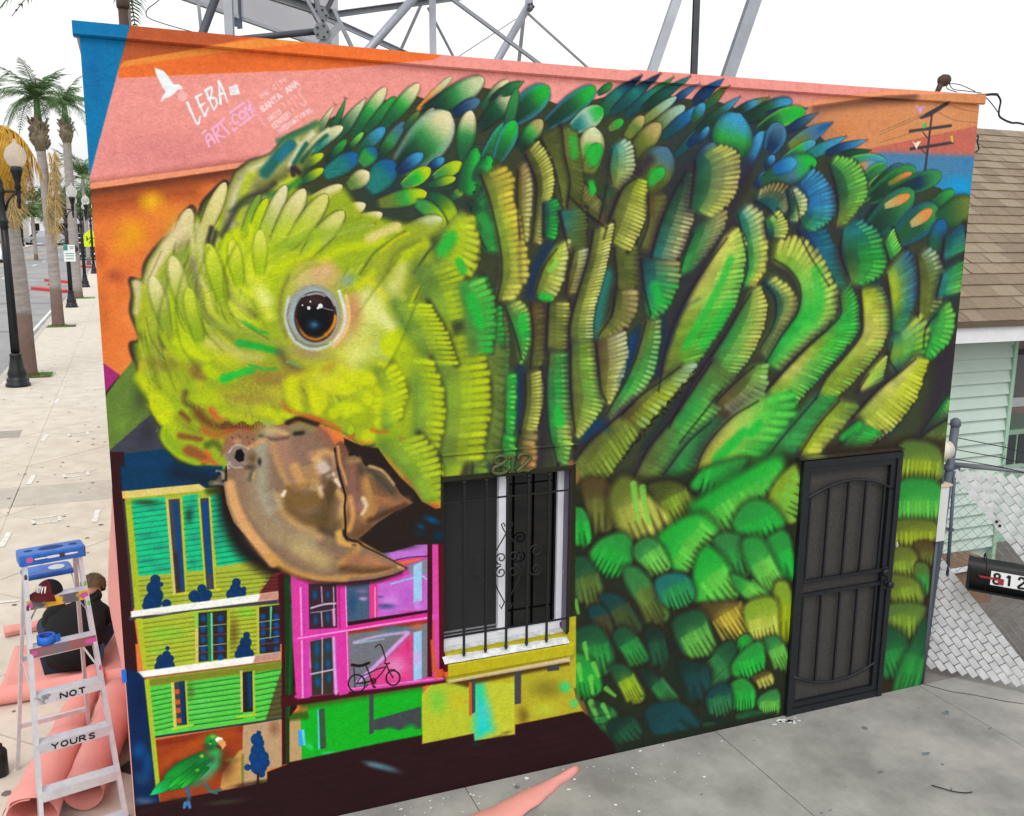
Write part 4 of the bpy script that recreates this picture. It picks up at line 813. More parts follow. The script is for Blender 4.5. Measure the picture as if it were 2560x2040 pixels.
    F([(147,160),(149.4,160),(149.4,180),(147,180)], (70,24,30), .4)
    F([(181,102),(195,99),(195.4,148),(182,152)], (186,152,110), .5); F([(194,101),(300,82),(300,124),(195.4,146)], (8,178,44), .5); F([(181,96),(300,78),(300,92),(181,104)], (66,104,26), 3)
    F([(191,114.6),(198,113),(199,130),(192,131.6)], (50,160,214), .5); F([(195,114),(198,113),(199,130),(197,130)], (110,200,240), 1); L([(200,130),(216,136),(232,140)], 2.4, (90,220,170), 3, .5)
    F([(26,60),(31.5,59),(44,182),(39,182)], (168,184,44), .5)
    F([(173.5,-30),(177,-30),(178.5,150),(174,152)], (70,10,26), .6); F([(177,-30),(188,-30),(187,60),(182,100),(182,150),(178.4,151)], (14,70,26), .7); L([(184,-20),(183,40),(181,100)], 1.2, (30,104,40), 1.6, .7); F([(186.4,-30),(190,-30),(190,90),(182,100),(186,60)], (60,8,20), .6)
    T(960, 1640, 2.695)
    F([(-52,33),(0,20),(26,12),(26,56),(0,57),(-47,66)], (14,176,40), .6); F([(-60,22),(26,8),(26,22),(-56,36)], (74,110,30), 3)
    gy = (74,78,84)
    F([(-10,22),(-7,21),(-7,52),(-10,53)], gy, .4); F([(-7,43),(25,34),(25,52),(18,48),(10,50),(4,49),(-7,50)], gy, .5); F([(-44,36),(-40,35),(-39,62),(-43,63)], (70,90,70), .4); F([(-45,36),(-44,36),(-43,63),(-44.4,63)], (70,200,200), .4)
    B(18,49,6,4,(12,180,44),.9); B(4,51,6,4,(12,180,44),.9); F([(-7,52),(25,49),(25,54),(-7,58)], (14,176,40), .6)
    F([(25.5,26),(31,20),(43,12),(62,17),(61.5,52),(26,59.5)], (178,190,50), .5); B(36,30,8,12,(110,200,70),.8); B(50,30,8,6,(196,180,40),.8); B(34,14,8,4,(100,206,50),.9)
    F([(88,9),(125,3),(129,28),(134.5,37.5),(88,47)], (176,168,44), .6); B(110,22,14,8,(128,120,36),.8); B(94,40,5,8,(110,84,30),.7); B(122,21,5,5,(50,206,130),.95); B(128,32,4,4,(60,206,130),.8); B(108,36,12,6,(182,196,60),.8)
    F([(61,18),(88,18),(88,53),(61,57.6)], (186,194,56), .5); F([(61,18),(66,18),(74,50),(61,57)], (30,206,196), 5); B(64,24,4,6,(40,214,140),.9); B(68,38,5,9,(90,200,190),.7)
    F([(43,17.5),(88,8),(125,1),(125,6),(62,18.6),(56,21)], (96,74,24), 1.5)
    F([(88,10.5),(92.4,9.6),(92.4,32),(88,32.6)], gy, .4); F([(59,15.8),(61.5,15.4),(61.5,38),(59,39)], gy, .4); F([(57.3,18),(59,17.6),(59,40),(57.3,40.4)], (206,96,36), .4); F([(110,7),(118,5.4),(118,9.6),(110,10.4)], gy, .4); F([(92.4,20),(93.4,20),(93.4,34),(92.4,34)], (186,150,50), .3)
    F([(42.6,15.6),(125.4,-.4),(125.4,3.8),(43.4,18.4)], (232,206,160), .5); F([(41,0),(126,-18),(126,-2),(42,14)], (180,170,30), .5)
    # dark ground line
    T(0, 0, 10); F([(1470,1790),(1545,1860),(1940,1778),(1944,1830),(1540,1960),(1480,1900)], (34,52,38), 8); L([(1545,1868),(1760,1826),(1940,1786)], 5, (54,44,36), 8, .6)
    F([(300,2022),(376,2010),(660,1957),(668,1952),(668,1930),(720,1910),(722,1906),(960,1856),(1055,1838),(1055,1860),(1184,1834),(1186,1852),(1288,1836),(1288,1812),(1456,1778),(1480,1800),(1535,1862),(1542,1900),(300,2200)], (52,20,26), 2.5)
    for k in range(90):
        x = c.rng.uniform(330, 1500); y = 2140-(x-300)*.225-c.rng.uniform(0, 110); B(x,y,c.rng.uniform(10,60),c.rng.uniform(3,10),[(70,34,36),(36,16,22),(60,24,34),(44,22,26)][k%4],.4,-12)
    B(960,1918,54,12,(94,150,164),.75,16); B(930,1912,30,10,(110,170,180),.5,16); B(560,2005,70,10,(70,76,56),.7,-6); L([(1184,1862),(1200,1862)], 4, (20,60,66), 6, .6)
    # ================= pink house
    T(680, 1320, 4.296)
    F([(20,50),(186,10),(186,166),(26,184),(22,120)], (210,62,158), .8)
    F([(10,180),(120,172),(186,160),(187,166),(30,190),(10,192)], (80,12,30), 1.5); L([(26,181),(120,170),(184,162)], 1.7, (226,80,176), 1.4, .9); L([(80,173),(184,161)], .5, (230,160,220), .7, .8)
    F([(80,62),(105,58),(105,97),(81,101)], (74,100,124), 1); B(86,80,7,18,(40,84,120),.8); B(98,76,6,3,(206,150,216),.8); B(96,68,10,3,(160,110,170),.6)
    F([(113,60),(135,56),(167,38),(167,89),(113,96)], (188,104,200), .8); B(128,78,12,8,(206,140,226),.7); B(122,84,14,4,(60,84,130),.85); B(116,74,5,2,(80,90,140),.8); B(145,74,10,14,(176,90,190),.7); B(160,60,5,20,(186,70,160),.6); B(150,90,18,2,(206,60,130),.8)
    F([(115,26),(130,16),(167,14),(167,30),(124,36)], (182,112,206), .8); B(118,28,9,4,(40,70,100),.8); B(150,20,14,5,(196,130,216),.7); L([(122,37),(145,32),(167,30)], .5, (40,24,36), .5, .95); F([(132,37),(161,32),(157,35),(150,37),(140,39.4)], (222,112,46), .5)
    F([(143,41),(167,33),(167,50),(150,50)], (130,134,146), 1.5); F([(152,40),(161,36),(161,78),(152,80)], (150,196,236), 1); L([(128,60),(150,54),(161,52),(166,55)], .8, (130,210,230), .8, .9); B(156,82,4,8,(186,150,226),.7)
    F([(104.6,61),(113.4,60),(113.4,97),(105,98)], (222,58,140), .5); L([(110.6,64),(110.8,96)], .7, (244,160,190), .6, .9)
    F([(81,101),(113,96),(167,88),(167,91),(125,98),(82,105)], (58,14,34), .7)
    F([(82,113),(167,102),(167,160),(84,172)], (116,118,126), .8); F([(82,108),(167,98),(167,103),(82,114)], (150,60,40), 1.6); B(130,108,20,5,(70,120,140),.8); B(158,106,9,5,(206,110,60),.8); L([(88,123),(115,116),(144,112)], 1.4, (190,170,224), 1.6, .85); L([(90,124),(120,119)], .8, (150,196,214), 1, .7)
    F([(104,160),(151,112),(151,163),(104,170)], (218,70,136), 1.2); B(132,148,16,14,(222,150,190),.75); B(146,126,4,12,(206,50,110),.7); L([(92,166),(115,144),(146,113)], 2.2, (206,150,222), 1.3, .95); F([(152,112),(161,110),(161,162),(152,164)], (150,190,236), .9); B(156,140,5,10,(206,160,228),.9)
    F([(161,104),(167,102),(167,158),(161,160)], (120,124,130), .7)
    F([(39,60),(69,60),(70,107),(40,109)], (70,44,56), .6); F([(41,122),(66,117),(66,178),(43,180)], (66,60,48), .6)
    for x, y, rx, ry in [(46,72,4,7),(60,72,3,6),(47,99,3.4,7),(60,96,3.4,8),(48,130,4.4,12),(60,128,4,10),(49,165,4.4,9),(61,161,3.6,7),(48,148,4,8),(60,146,4,8)]: B(x,y,rx,ry,(0,96,150),.9)
    for p_ in [[(53,63),(54,80)],[(53,90),(54,106)],[(54,118),(54,178)],[(66,63),(67,105)]]: L(p_, .7, (186,160,190), .6, .9)
    L([(42,86),(56,82),(68,81)], .9, (206,196,226), .8, .95); L([(42,91),(58,89),(68,87)], .5, (150,190,220), .8, .8); L([(42,157),(56,154),(66,152)], .8, (206,190,226), .8, .95); L([(66,118),(67,145),(69,178)], 1.5, (206,170,226), 1.2, .9); L([(66,88),(67,104)], 1.4, (226,160,206), 1.2, .9); L([(39,124),(41,150)], 1, (226,140,206), 1, .8)
    F([(24,62),(39,61),(41,182),(27,184)], (212,64,160), .6); L([(30.6,64),(32,118),(33,182)], .8, (244,176,226), .9, .9); L([(34,64),(36,182)], 1.4, (190,60,170), 1.6, .7); L([(26,64),(28,120),(29,180)], .6, (236,60,130), 1, .8)
    F([(70,60),(79,59),(82,178),(72,180)], (216,58,160), .6); L([(79,62),(80.6,120),(82,172)], .5, (246,180,220), .5, .85); L([(72,64),(73,110)], .8, (150,30,90), 1, .6)
    F([(24,118),(81,106),(167,92),(178,93),(178,97),(82,111),(24,122)], (222,64,164), .6); L([(28,118.6),(81,110),(130,102),(178,95)], .6, (246,176,230), .7, .95); L([(82,107),(130,99),(166,93)], .9, (206,30,120), 1, .7)
    F([(167,14),(172.5,12),(172,160),(167,160)], (76,10,30), .6); F([(172,14),(178.6,12),(179.6,152),(173,154)], (214,74,160), .6); L([(173,100),(173.6,150)], .8, (206,80,50), 1.4, .8); F([(178.6,12),(186,10),(186,160),(180,160)], (92,10,28), .6); F([(172,93),(179,92),(179,98),(172,98)], (226,80,176), .6)
    F([(174,154),(186,150),(187,158),(175,163)], (220,100,50), .6); F([(170,120),(173,120),(178,154),(172,154)], (206,96,60), 1.4)
    bk = (40,14,32)
    for cx, cy, r_ in [(130,161,7.4),(91,167,9)]: L([(cx+r_*math.cos(a), cy+r_*1.05*math.sin(a)) for a in np.linspace(0, 6.3, 17)], .75, bk, .3)
    for p_, w_ in [([(86,147),(95,148),(104,145)],1.5),([(111,128),(115,125),(118,128),(122,141),(121,143)],.55),([(121,145),(124,146),(126,145)],.8),([(123,147),(126,154),(130,161)],.6),([(122,149),(112,152),(104,156)],.6),([(122,150),(116,158),(108,166)],.6),([(101,148),(105,158),(108,167),(109,171)],.6),([(88,150),(89,165),(89,171)],.45),([(104,156),(96,160),(91,167)],.5),([(91,167),(100,166),(108,164)],.8),([(106,163),(110,162),(111,166),(107,167)],.7),([(126,152),(132,152)],.4),([(109,170),(111,171)],.8),([(101,171),(103,168)],.5)]: L(p_, w_, bk, .3)
    # small parrot at the kerb
    T(300, 1560, 4.296)
    X('L', 96,140, 47,176, 14, (20,120,60), (24,170,60), sh=.3); X('P', 60,166, 32,184, 7, (20,150,70), (30,200,110), sh=.3); B(102,138,10,9,(40,170,90),.95); B(100,150,10,13,(40,186,120),.9,25); B(90,160,14,12,(70,170,130),.9,-30); B(80,170,12,8,(60,130,110),.8); B(98,146,6,6,(70,90,60),.8)
    B(99,125,9,8,(24,150,60),.98,0,.6); B(96,132,8,6,(24,100,70),.9); B(100,121,5,3,(150,186,50),.9); F([(102,124),(105,121),(110,122.4),(110.6,125),(104,127)], (244,240,236), .5); F([(104,126.6),(108,124),(113,126),(114,130),(110,135),(108,131)], (220,156,100), .6); L([(104,131),(108,133.6)], 1, (90,50,50), .8); B(97.4,126,1.4,1.2,(60,60,30),.9); B(97,128.6,2,1.4,(196,196,60),.9)
    for a in [((96,146),(70,166)),((92,150),(62,172)),((96,153),(72,172)),((84,150),(52,176)),((88,156),(66,176))]: X('L', *a[0], *a[1], 3.4, (16,120,50), (40,190,60), sh=.7, shc=(10,60,50))
    B(88,142,3,3,(180,206,60),.9); B(83,157,3,2.4,(130,210,60),.8)
    L([(72,176),(74,186),(72,194)], 2, (70,100,140), 1.2); L([(70,192),(69,197)], 1.6, (70,130,180), 1); L([(74,192),(75,197)], 1.6, (70,130,180), 1); L([(92,172),(98,180),(108,178)], 1.6, (70,110,110), 1); L([(98,180),(104,182)], 1.2, (70,110,110), 1); B(66,188,20,3,(56,60,50),.6)
    # ================= beak
    T(0, 0, 10)
    F([(860,1095),(905,1115),(945,1120),(972,1158),(1000,1192),(1036,1226),(1055,1254),(1090,1272),(1107,1268),(1107,1360),(1040,1362),(980,1380),(950,1384),(880,1340),(860,1250)], (48,36,32), 2.5)
    B(1080,1300,28,12,(0,84,130),.95,20); B(1052,1316,18,10,(0,76,116),.9,20); B(1095,1340,20,20,(0,60,90),.8); B(1050,1335,20,10,(0,60,84),.7); B(1000,1365,60,14,(44,34,30),.8)
    up = [(838,1121),(841,1150),(850,1184),(861,1231),(866,1266),(862,1312),(862,1339),(871,1346),(889,1355),(903,1360),(936,1380),(971,1399),(1018,1421),(983,1436),(936,1447),(855,1455),(785,1449),(727,1428),(672,1399),(626,1352),(584,1306),(566,1258),(560,1215),(566,1180),(590,1128),(637,1102),(672,1074),(720,1060),(780,1062),(815,1085)]
    F(up, (44,32,32), 9, .9); L([(560,1215),(566,1258),(584,1306),(626,1354),(676,1402),(730,1432),(785,1452),(855,1459),(936,1451),(1000,1430)], 7, (40,26,28), 8, .85)
    F(up, (136,112,92), 1.2)
    T(300, 940, 4.296)
    for p_, w0, w1, q, sf, al in [([(118,116),(126,145),(142,172),(165,200)],5,6,(216,160,106),3,.95),([(160,60),(150,80),(150,110),(150,140),(170,165),(200,180)],9,9,(160,160,140),9,.85),([(140,100),(138,120),(150,150),(180,172)],8,10,(152,126,100),9,.8),([(172,66),(180,90),(190,112)],9,7,(168,126,108),9,.85),([(164,72),(170,95),(180,115)],3,3,(186,146,96),3.5,.85),([(188,98),(192,108),(196,116)],5,5,(196,150,92),3,.9),([(206,85),(214,92),(214,102)],4,4,(206,160,120),4,.9),
        ([(178,120),(196,118),(214,112)],2,2.5,(146,112,60),4,.8),([(182,130),(200,135),(214,130)],9,9,(126,98,56),5,.9),([(180,145),(195,155),(214,160)],8,8,(118,92,54),6,.85),([(170,128),(174,146),(190,160),(214,172)],3,4,(196,160,110),5,.85),([(175,128),(177,124)],2,1.6,(240,226,206),2,.9),([(186,56),(198,52),(210,58)],4,4,(140,130,86),3.5,.9),([(160,58),(172,60),(178,62)],3,2.5,(196,166,110),3,.9),([(188,62),(196,61)],2,2,(30,34,34),2.5,.9),([(180,50),(190,46),(200,48),(212,52)],2.5,2.5,(44,30,28),2.5,.9),([(150,64),(165,68),(180,66)],1.6,1.4,(80,64,62),2.5,.7)]:
        L(p_, w0, q, sf, al, w1)
    B(126,84,15,15,(150,132,124),.95,0,.8); B(126,86,12,13,(120,104,100),.8); L([(117,82),(122,75),(130,74),(138,78)], .8, (206,196,190), 1, .9); L([(116,92),(122,98),(132,98)], .7, (186,176,170), 1, .8); F([(123,88),(125,80),(130,78),(133.5,84),(133,91),(128,92.5)], (14,14,16), .8)
    B(142,88,8,10,(110,84,56),.9); B(150,92,3,6,(44,40,40),.9); B(140,98,9,4,(70,62,56),.8); L([(138,76),(148,72),(156,68)], 2.6, (206,150,90), 3, .8); L([(142,102),(139,112)], 2, (90,90,86), 2, .8); L([(144,104),(143,110)], 1.2, (196,156,90), 1.2, .9)
    for k in range(12): B(112+c.rng.uniform(0,9), 91+c.rng.uniform(0,9), .8,.8, (196,180,176), .9, 0, 1)
    F([(112,66),(128,58),(148,60),(146,70),(136,76),(126,72),(116,80),(108,88)], (150,110,86), 2.5); B(126,70,6,4,(196,150,100),.8)
    for x, y in [(120,66),(128,64),(136,65),(142,67),(138,71)]: L([(x,y),(x+1.4,y+1.6)], .4, (60,44,44), .5, .8)
    L([(112,106),(104,114),(98,115)], 3, (112,104,70), 2, .9); L([(104,102),(110,104),(111,110)], 1.4, (170,150,140), 1.2, .8); L([(114,98),(114,112)], 1, (30,24,26), 1, .9); L([(102,115),(112,116)], 1.6, (140,132,124), 2, .8); B(106,104,2.4,2,(30,26,26),.9)
    T(780, 940, 4.296)
    lo = [(26,74),(31,71),(36,75),(40,86),(46,85),(53,90),(57,97),(65,95.5),(75,100),(86,112),(95,126),(102,132),(109,136),(90,145),(70,158),(56,170),(46,178),(38,174),(36,160)]
    F(lo, (40,30,28), 2.5, .8); F(lo, (124,94,72), .7)
    for p_, w0, w1, q, sf, al in [([(62,102),(74,112),(86,124)],5,4,(74,74,66),5,.85),([(50,98),(54,108)],4,4,(70,62,50),4,.7),([(42,92),(50,90)],4,3,(150,122,84),3,.9),([(44,100),(44,125),(46,150)],5,5,(140,100,92),6,.8),([(58,112),(62,130),(60,150)],6,7,(196,148,84),7,.75),([(55,132),(58,140),(54,148)],2.6,1.6,(230,206,176),2,.85),([(44,140),(50,140)],5,5,(150,112,112),5,.8),([(70,130),(90,138),(102,134)],6,3,(166,116,76),6,.8),([(62,155),(82,146),(100,138)],3,2,(70,48,36),4,.8),([(40,165),(44,150),(41,130)],2.6,2.6,(206,150,80),2.5,.9),([(48,170),(60,162)],4,3,(110,74,48),5,.8),([(62,97),(76,102),(88,116)],1.4,1.2,(196,166,110),2,.9),([(30,74),(36,82)],3.4,3,(120,84,62),3,.9)]:
        L(p_, w0, q, sf, al, w1)
    for p_, w0, w1, q, sf, al in [([(10,62),(18,72),(22,80)],7,4,(140,100,84),6,.8),([(4,86),(14,82),(22,84)],5,3,(206,158,100),4,.9),([(10,96),(16,104),(22,108)],6,4,(196,170,150),5,.85),([(18,108),(22,106)],2.6,2,(246,226,196),2,.9),([(8,120),(11,128)],3,3,(226,196,160),3,.85),([(22,118),(18,135),(14,150)],7,8,(100,80,48),6,.85),([(28,124),(34,134),(32,150),(34,165)],3,4,(206,162,96),4,.9),([(26,112),(30,118)],2.4,1.6,(240,206,190),2,.9),([(4,150),(16,158),(28,160)],7,8,(104,84,52),7,.7),([(10,165),(26,170)],4,4,(60,56,44),4,.5)]:
        L(p_, w0, q, sf, al, w1)
    L([(24.6,78),(26,92),(30,108),(34,122),(36,130),(35,142),(36,158),(36,172),(40,180),(48,182)], 1.0, (24,20,22), .9, .97); L([(28,76),(30,92),(35,108),(37,116)], 1.3, (206,150,96), 1.4, .9)
    T(680, 1320, 4.296)
    for p_, w0, w1, q, sf, al in [([(-2,30),(20,46),(50,54),(80,54)],4,3,(196,148,78),4,.85),([(30,20),(45,30),(56,36)],10,8,(190,166,110),9,.8),([(72,6),(74,14),(84,18)],4,3,(214,164,84),3,.9),([(92,18),(90,26),(74,38)],3,3,(206,160,80),5,.85),([(86,34),(100,36),(112,40)],8,7,(160,112,80),7,.8),([(104,34),(114,38),(124,42)],5,4,(178,124,90),6,.8),([(76,44),(100,46),(126,44)],4,3,(104,74,44),4,.8),([(80,52),(110,50),(130,45)],1.6,1,(190,142,80),2.5,.8),([(0,6),(20,12),(40,8)],8,8,(160,140,104),9,.7),([(98,18),(115,27),(130,35),(142,42)],1.4,.8,(214,170,96),2,.9),([(136,42),(141,43)],1.6,1,(196,160,90),1.6,.9)]:
        L(p_, w0, q, sf, al, w1)
    L([(77,3),(78,8),(84,13),(92,14.6),(98,19),(112,26),(126,33),(144,43)], 1.3, (34,26,26), 1.4, .95, .5)
    T(780, 940, 4.296)
    for q, cc, al in [([(2,98),(12,92),(20,98),(14,106)],(206,186,176),.6),([(10,106),(21,101),(23,109),(13,118)],(96,80,62),.6),([(12,122),(20,112),(26,122),(18,140)],(92,72,50),.7),([(0,110),(9,112),(4,124),(-4,122)],(196,160,110),.5),([(20,84),(25,82),(27,98),(22,100)],(176,140,110),.6),([(46,104),(53,108),(52,126),(46,122)],(120,88,80),.6),([(60,108),(76,116),(82,130),(66,128)],(110,84,62),.5),([(58,142),(74,136),(66,152)],(176,126,78),.5)]: F(q, cc, 1.4, al)
    T(300, 940, 4.296)
    for q, cc, al in [([(184,70),(204,66),(212,84),(196,96)],(146,112,98),.5),([(196,98),(212,92),(214,112),(200,116)],(190,146,92),.5),([(160,76),(172,74),(178,96),(166,98)],(170,132,98),.5),([(150,130),(166,120),(174,140),(160,152)],(168,166,146),.4)]: F(q, cc, 1.8, al)
    # ---- overspray, drips and grain in the paint itself
    n = c.rng.normal(0, 1, (CH//3+1, CW//3+1)).astype(np.float32)
    n = np.repeat(np.repeat(n, 3, 0), 3, 1)[:CH, :CW] + c.rng.normal(0, .8, (CH, CW))
    c.a *= (1 + .018*n)[..., None]
    g_ = c.a.mean(2, keepdims=True); c.a = g_ + (c.a-g_)*.93                 # the cans' full chroma and contrast
    c.a = np.clip(c.a, 0, 1); c.a = c.a + .42*(c.a*c.a*(3-2*c.a)-c.a) - .008
    np.clip(c.a, 0, 1, out=c.a)
# ------------------------------------------------------------------ mesh and object helpers
class MB:
    def __init__(s): s.v = []; s.f = []; s.sm = []
    def add(s, v, f, smooth=False):
        b = len(s.v); s.v += [tuple(p) for p in v]; s.f += [tuple(i+b for i in q) for q in f]; s.sm += [smooth]*len(f); return s
    def box(s, c, d, rz=0, M=None):
        x, y, z = d[0]/2, d[1]/2, d[2]/2
        v = [Vector((a, b, e)) for e in (-z, z) for a, b in ((-x,-y),(x,-y),(x,y),(-x,y))]
        m = Matrix.Translation(c) @ (M if M is not None else Matrix.Rotation(rz, 4, 'Z'))
        return s.add([m @ p for p in v], [(0,3,2,1),(4,5,6,7),(0,1,5,4),(1,2,6,5),(2,3,7,6),(3,0,4,7)])
    def b3(s, x0, x1, y0, y1, z0, z1): return s.box(((x0+x1)/2, (y0+y1)/2, (z0+z1)/2), (abs(x1-x0), abs(y1-y0), abs(z1-z0)))
    def bev(s, x0, x1, y0, y1, z0, z1, b=.004):       # box with chamfered upright edges and top
        X0, X1, Y0, Y1 = min(x0,x1), max(x0,x1), min(y0,y1), max(y0,y1)
        def ring(i, z): return [(X0+i+b,Y0+i,z),(X1-i-b,Y0+i,z),(X1-i,Y0+i+b,z),(X1-i,Y1-i-b,z),(X1-i-b,Y1-i,z),(X0+i+b,Y1-i,z),(X0+i,Y1-i-b,z),(X0+i,Y0+i+b,z)]
        v = ring(0, z0)+ring(0, z1-b)+ring(b, z1); f = [tuple(range(7,-1,-1)), tuple(range(16,24))]
        for k in (0, 8):
            for i in range(8): f.append((k+i, k+(i+1)%8, k+8+(i+1)%8, k+8+i))
        return s.add(v, f)
    def bar(s, a, b, w, h=None, up=(0,0,1)):
        a, b = Vector(a), Vector(b); d = (b-a); L = d.length; d.normalize(); h = h or w
        u = Vector(up); r = d.cross(u)
        if r.length < 1e-4: r = d.cross(Vector((0,1,0)))
        r.normalize(); u = r.cross(d)
        v = [p + r*sx*w/2 + u*sy*h/2 for p in (a, b) for sx, sy in ((-1,-1),(1,-1),(1,1),(-1,1))]
        return s.add(v, [(0,1,2,3),(7,6,5,4),(0,4,5,1),(1,5,6,2),(2,6,7,3),(3,7,4,0)])
    def ibeam(s, a, b, w, h, t=.02, up=(0,0,1)):
        a, b = Vector(a), Vector(b); d = (b-a).normalized(); u = Vector(up); r = d.cross(u)
        if r.length < 1e-4: r = d.cross(Vector((0,1,0)))
        r.normalize(); u = r.cross(d)
        s.bar(a+u*h/2, b+u*h/2, w, t, u); s.bar(a-u*h/2, b-u*h/2, w, t, u); s.bar(a, b, t, h-t, u); return s
    def channel(s, a, b, w, h, t=.015, up=(0,0,1)):
        a, b = Vector(a), Vector(b); d = (b-a).normalized(); u = Vector(up); r = d.cross(u).normalized(); u = r.cross(d)
        s.bar(a, b, t, h, u); s.bar(a+u*(h/2-t/2)+r*(w/2+t/2), b+u*(h/2-t/2)+r*(w/2+t/2), w, t, u); s.bar(a-u*(h/2-t/2)+r*(w/2+t/2), b-u*(h/2-t/2)+r*(w/2+t/2), w, t, u); return s
    def tube(s, pts, r, n=8, cap=True, smooth=True):
        P = [Vector(p) for p in pts]; rr = r if hasattr(r, '__len__') else [r]*len(P); v = []; prev = None
        for i, p in enumerate(P):
            d = (P[min(i+1, len(P)-1)]-P[max(i-1, 0)]).normalized()
            if prev is None:
                q = d.cross(Vector((0,0,1)))
                if q.length < .05: q = d.cross(Vector((1,0,0)))
            else: q = prev - d*prev.dot(d)
            q.normalize(); prev = q; e = d.cross(q)
            v += [p + (q*math.cos(2*math.pi*k/n)+e*math.sin(2*math.pi*k/n))*rr[i] for k in range(n)]
        f = [(i*n+k, i*n+(k+1)%n, (i+1)*n+(k+1)%n, (i+1)*n+k) for i in range(len(P)-1) for k in range(n)]
        s.add(v, f, smooth)
        if cap:
            b = len(s.v)-len(v); s.f += [tuple(b+k for k in range(n-1,-1,-1)), tuple(b+(len(P)-1)*n+k for k in range(n))]; s.sm += [False, False]
        return s
    def lathe(s, prof, c=(0,0,0), n=16, M=None, smooth=True):
        v = []; M = M or Matrix.Identity(4)
        for r, z in prof: v += [Vector(c) + M @ Vector((r*math.cos(2*math.pi*k/n), r*math.sin(2*math.pi*k/n), z)) for k in range(n)]
        f = [(i*n+k, i*n+(k+1)%n, (i+1)*n+(k+1)%n, (i+1)*n+k) for i in range(len(prof)-1) for k in range(n)]
        f += [tuple(range(n-1,-1,-1)), tuple((len(prof)-1)*n+k for k in range(n))]
        return s.add(v, f, smooth)
    def grid(s, fn, nu, nv, smooth=True, closed_u=False):
        v = [fn(i/nu, j/nv) for j in range(nv+1) for i in range(nu+1)]
        return s.add(v, [(j*(nu+1)+i, j*(nu+1)+i+1, (j+1)*(nu+1)+i+1, (j+1)*(nu+1)+i) for j in range(nv) for i in range(nu)], smooth)
    def prism(s, pts, z0, z1):
        n = len(pts); v = [(x, y, z0) for x, y in pts]+[(x, y, z1) for x, y in pts]
        return s.add(v, [tuple(range(n-1,-1,-1)), tuple(range(n, 2*n))]+[(i, (i+1)%n, n+(i+1)%n, n+i) for i in range(n)])
    def tf(s, M): s.v = [tuple(M @ Vector(p)) for p in s.v]; return s
    def mesh(s, name):
        me = bpy.data.meshes.new(name); me.from_pydata([tuple(map(float, p)) for p in s.v], [], s.f); me.polygons.foreach_set('use_smooth', s.sm); me.update(); return me
    def build(s, name, m, parent=None, **kw):
        me = s.mesh(name)
        if m: me.materials.append(m)
        return put(name, me, parent, **kw)
def put(name, me, parent=None, loc=None, rot=None, label=None, cat=None, group=None, kind=None):
    o = bpy.data.objects.new(name, me); COL.objects.link(o)
    if parent is not None: o.parent = parent
    if loc is not None: o.location = loc
    if rot is not None: o.rotation_euler = rot
    tag(o, label, cat, group, kind); return o
def tag(o, label=None, cat=None, group=None, kind=None):
    if label: o['label'] = label
    if cat: o['category'] = cat
    if group: o['group'] = group
    if kind: o['kind'] = kind
    return o
def thing(name, label, cat, loc=(0,0,0), rz=0, group=None):
    o = bpy.data.objects.new(name, None); COL.objects.link(o); o.empty_display_size = .1
    o.location = loc; o.rotation_euler = (0, 0, rz); return tag(o, label, cat, group)
def copy_tree(o, parent=None):
    c = o.copy(); COL.objects.link(c); c.parent = parent
    for ch in [x for x in COL.objects if x.parent == o]: copy_tree(ch, c)
    return c
# ------------------------------------------------------------------ materials
def lin(c): return tuple(((x/255)/12.92 if x/255 <= .04045 else ((x/255+.055)/1.055)**2.4) for x in c)
def mat(name, col, rough=.6, var=.12, scale=6.0, bump=0.0, bscale=40.0, metal=0.0, spec=.4, col2=None, detail=6, dist=.02, stretch=None, f0=.45, f1=.65):
    m = bpy.data.materials.new(name); m.use_nodes = True; nt = m.node_tree; N, L = nt.nodes, nt.links
    b = N['Principled BSDF']; b.inputs['Roughness'].default_value = rough; b.inputs['Metallic'].default_value = metal; b.inputs['Specular IOR Level'].default_value = spec
    tc = N.new('ShaderNodeTexCoord'); src = tc.outputs['Object']
    if stretch:
        mp = N.new('ShaderNodeMapping'); mp.inputs['Scale'].default_value = stretch; L.new(src, mp.inputs[0]); src = mp.outputs[0]
    n1 = N.new('ShaderNodeTexNoise'); n1.inputs['Scale'].default_value = scale; n1.inputs['Detail'].default_value = detail; n1.inputs['Roughness'].default_value = .65; L.new(src, n1.inputs['Vector'])
    cr = N.new('ShaderNodeValToRGB'); c = lin(col) if max(col) > 1.001 else col
    if col2 is not None:
        d = lin(col2) if max(col2) > 1.001 else col2; cr.color_ramp.elements[0].position = f0; cr.color_ramp.elements[1].position = f1
        e0, e1 = c, d
    else: e0 = tuple(x*(1-var) for x in c); e1 = tuple(min(1, x*(1+var)) for x in c); cr.color_ramp.elements[0].position = .3; cr.color_ramp.elements[1].position = .7
    cr.color_ramp.elements[0].color = (*e0, 1); cr.color_ramp.elements[1].color = (*e1, 1)
    L.new(n1.outputs[0], cr.inputs[0]); L.new(cr.outputs[0], b.inputs['Base Color'])
    if bump:
        n2 = N.new('ShaderNodeTexNoise'); n2.inputs['Scale'].default_value = bscale; n2.inputs['Detail'].default_value = 5; L.new(src, n2.inputs['Vector'])
        bp = N.new('ShaderNodeBump'); bp.inputs['Strength'].default_value = bump; bp.inputs['Distance'].default_value = dist; L.new(n2.outputs[0], bp.inputs['Height']); L.new(bp.outputs[0], b.inputs['Normal'])
    return m
def glass_mat(name, col=(20,22,26), rough=.06):
    m = mat(name, col, rough, .1, 3, spec=.5); return m
M = {}
M['metal_dark'] = mat('black painted steel', (22,26,32), .42, .25, 20, .15, 120)
M['iron'] = mat('wrought iron', (24,23,24), .5, .3, 30, .2, 150)
M['alu'] = mat('scuffed aluminium', (206,208,214), .38, .12, 14, .1, 90, metal=.55)
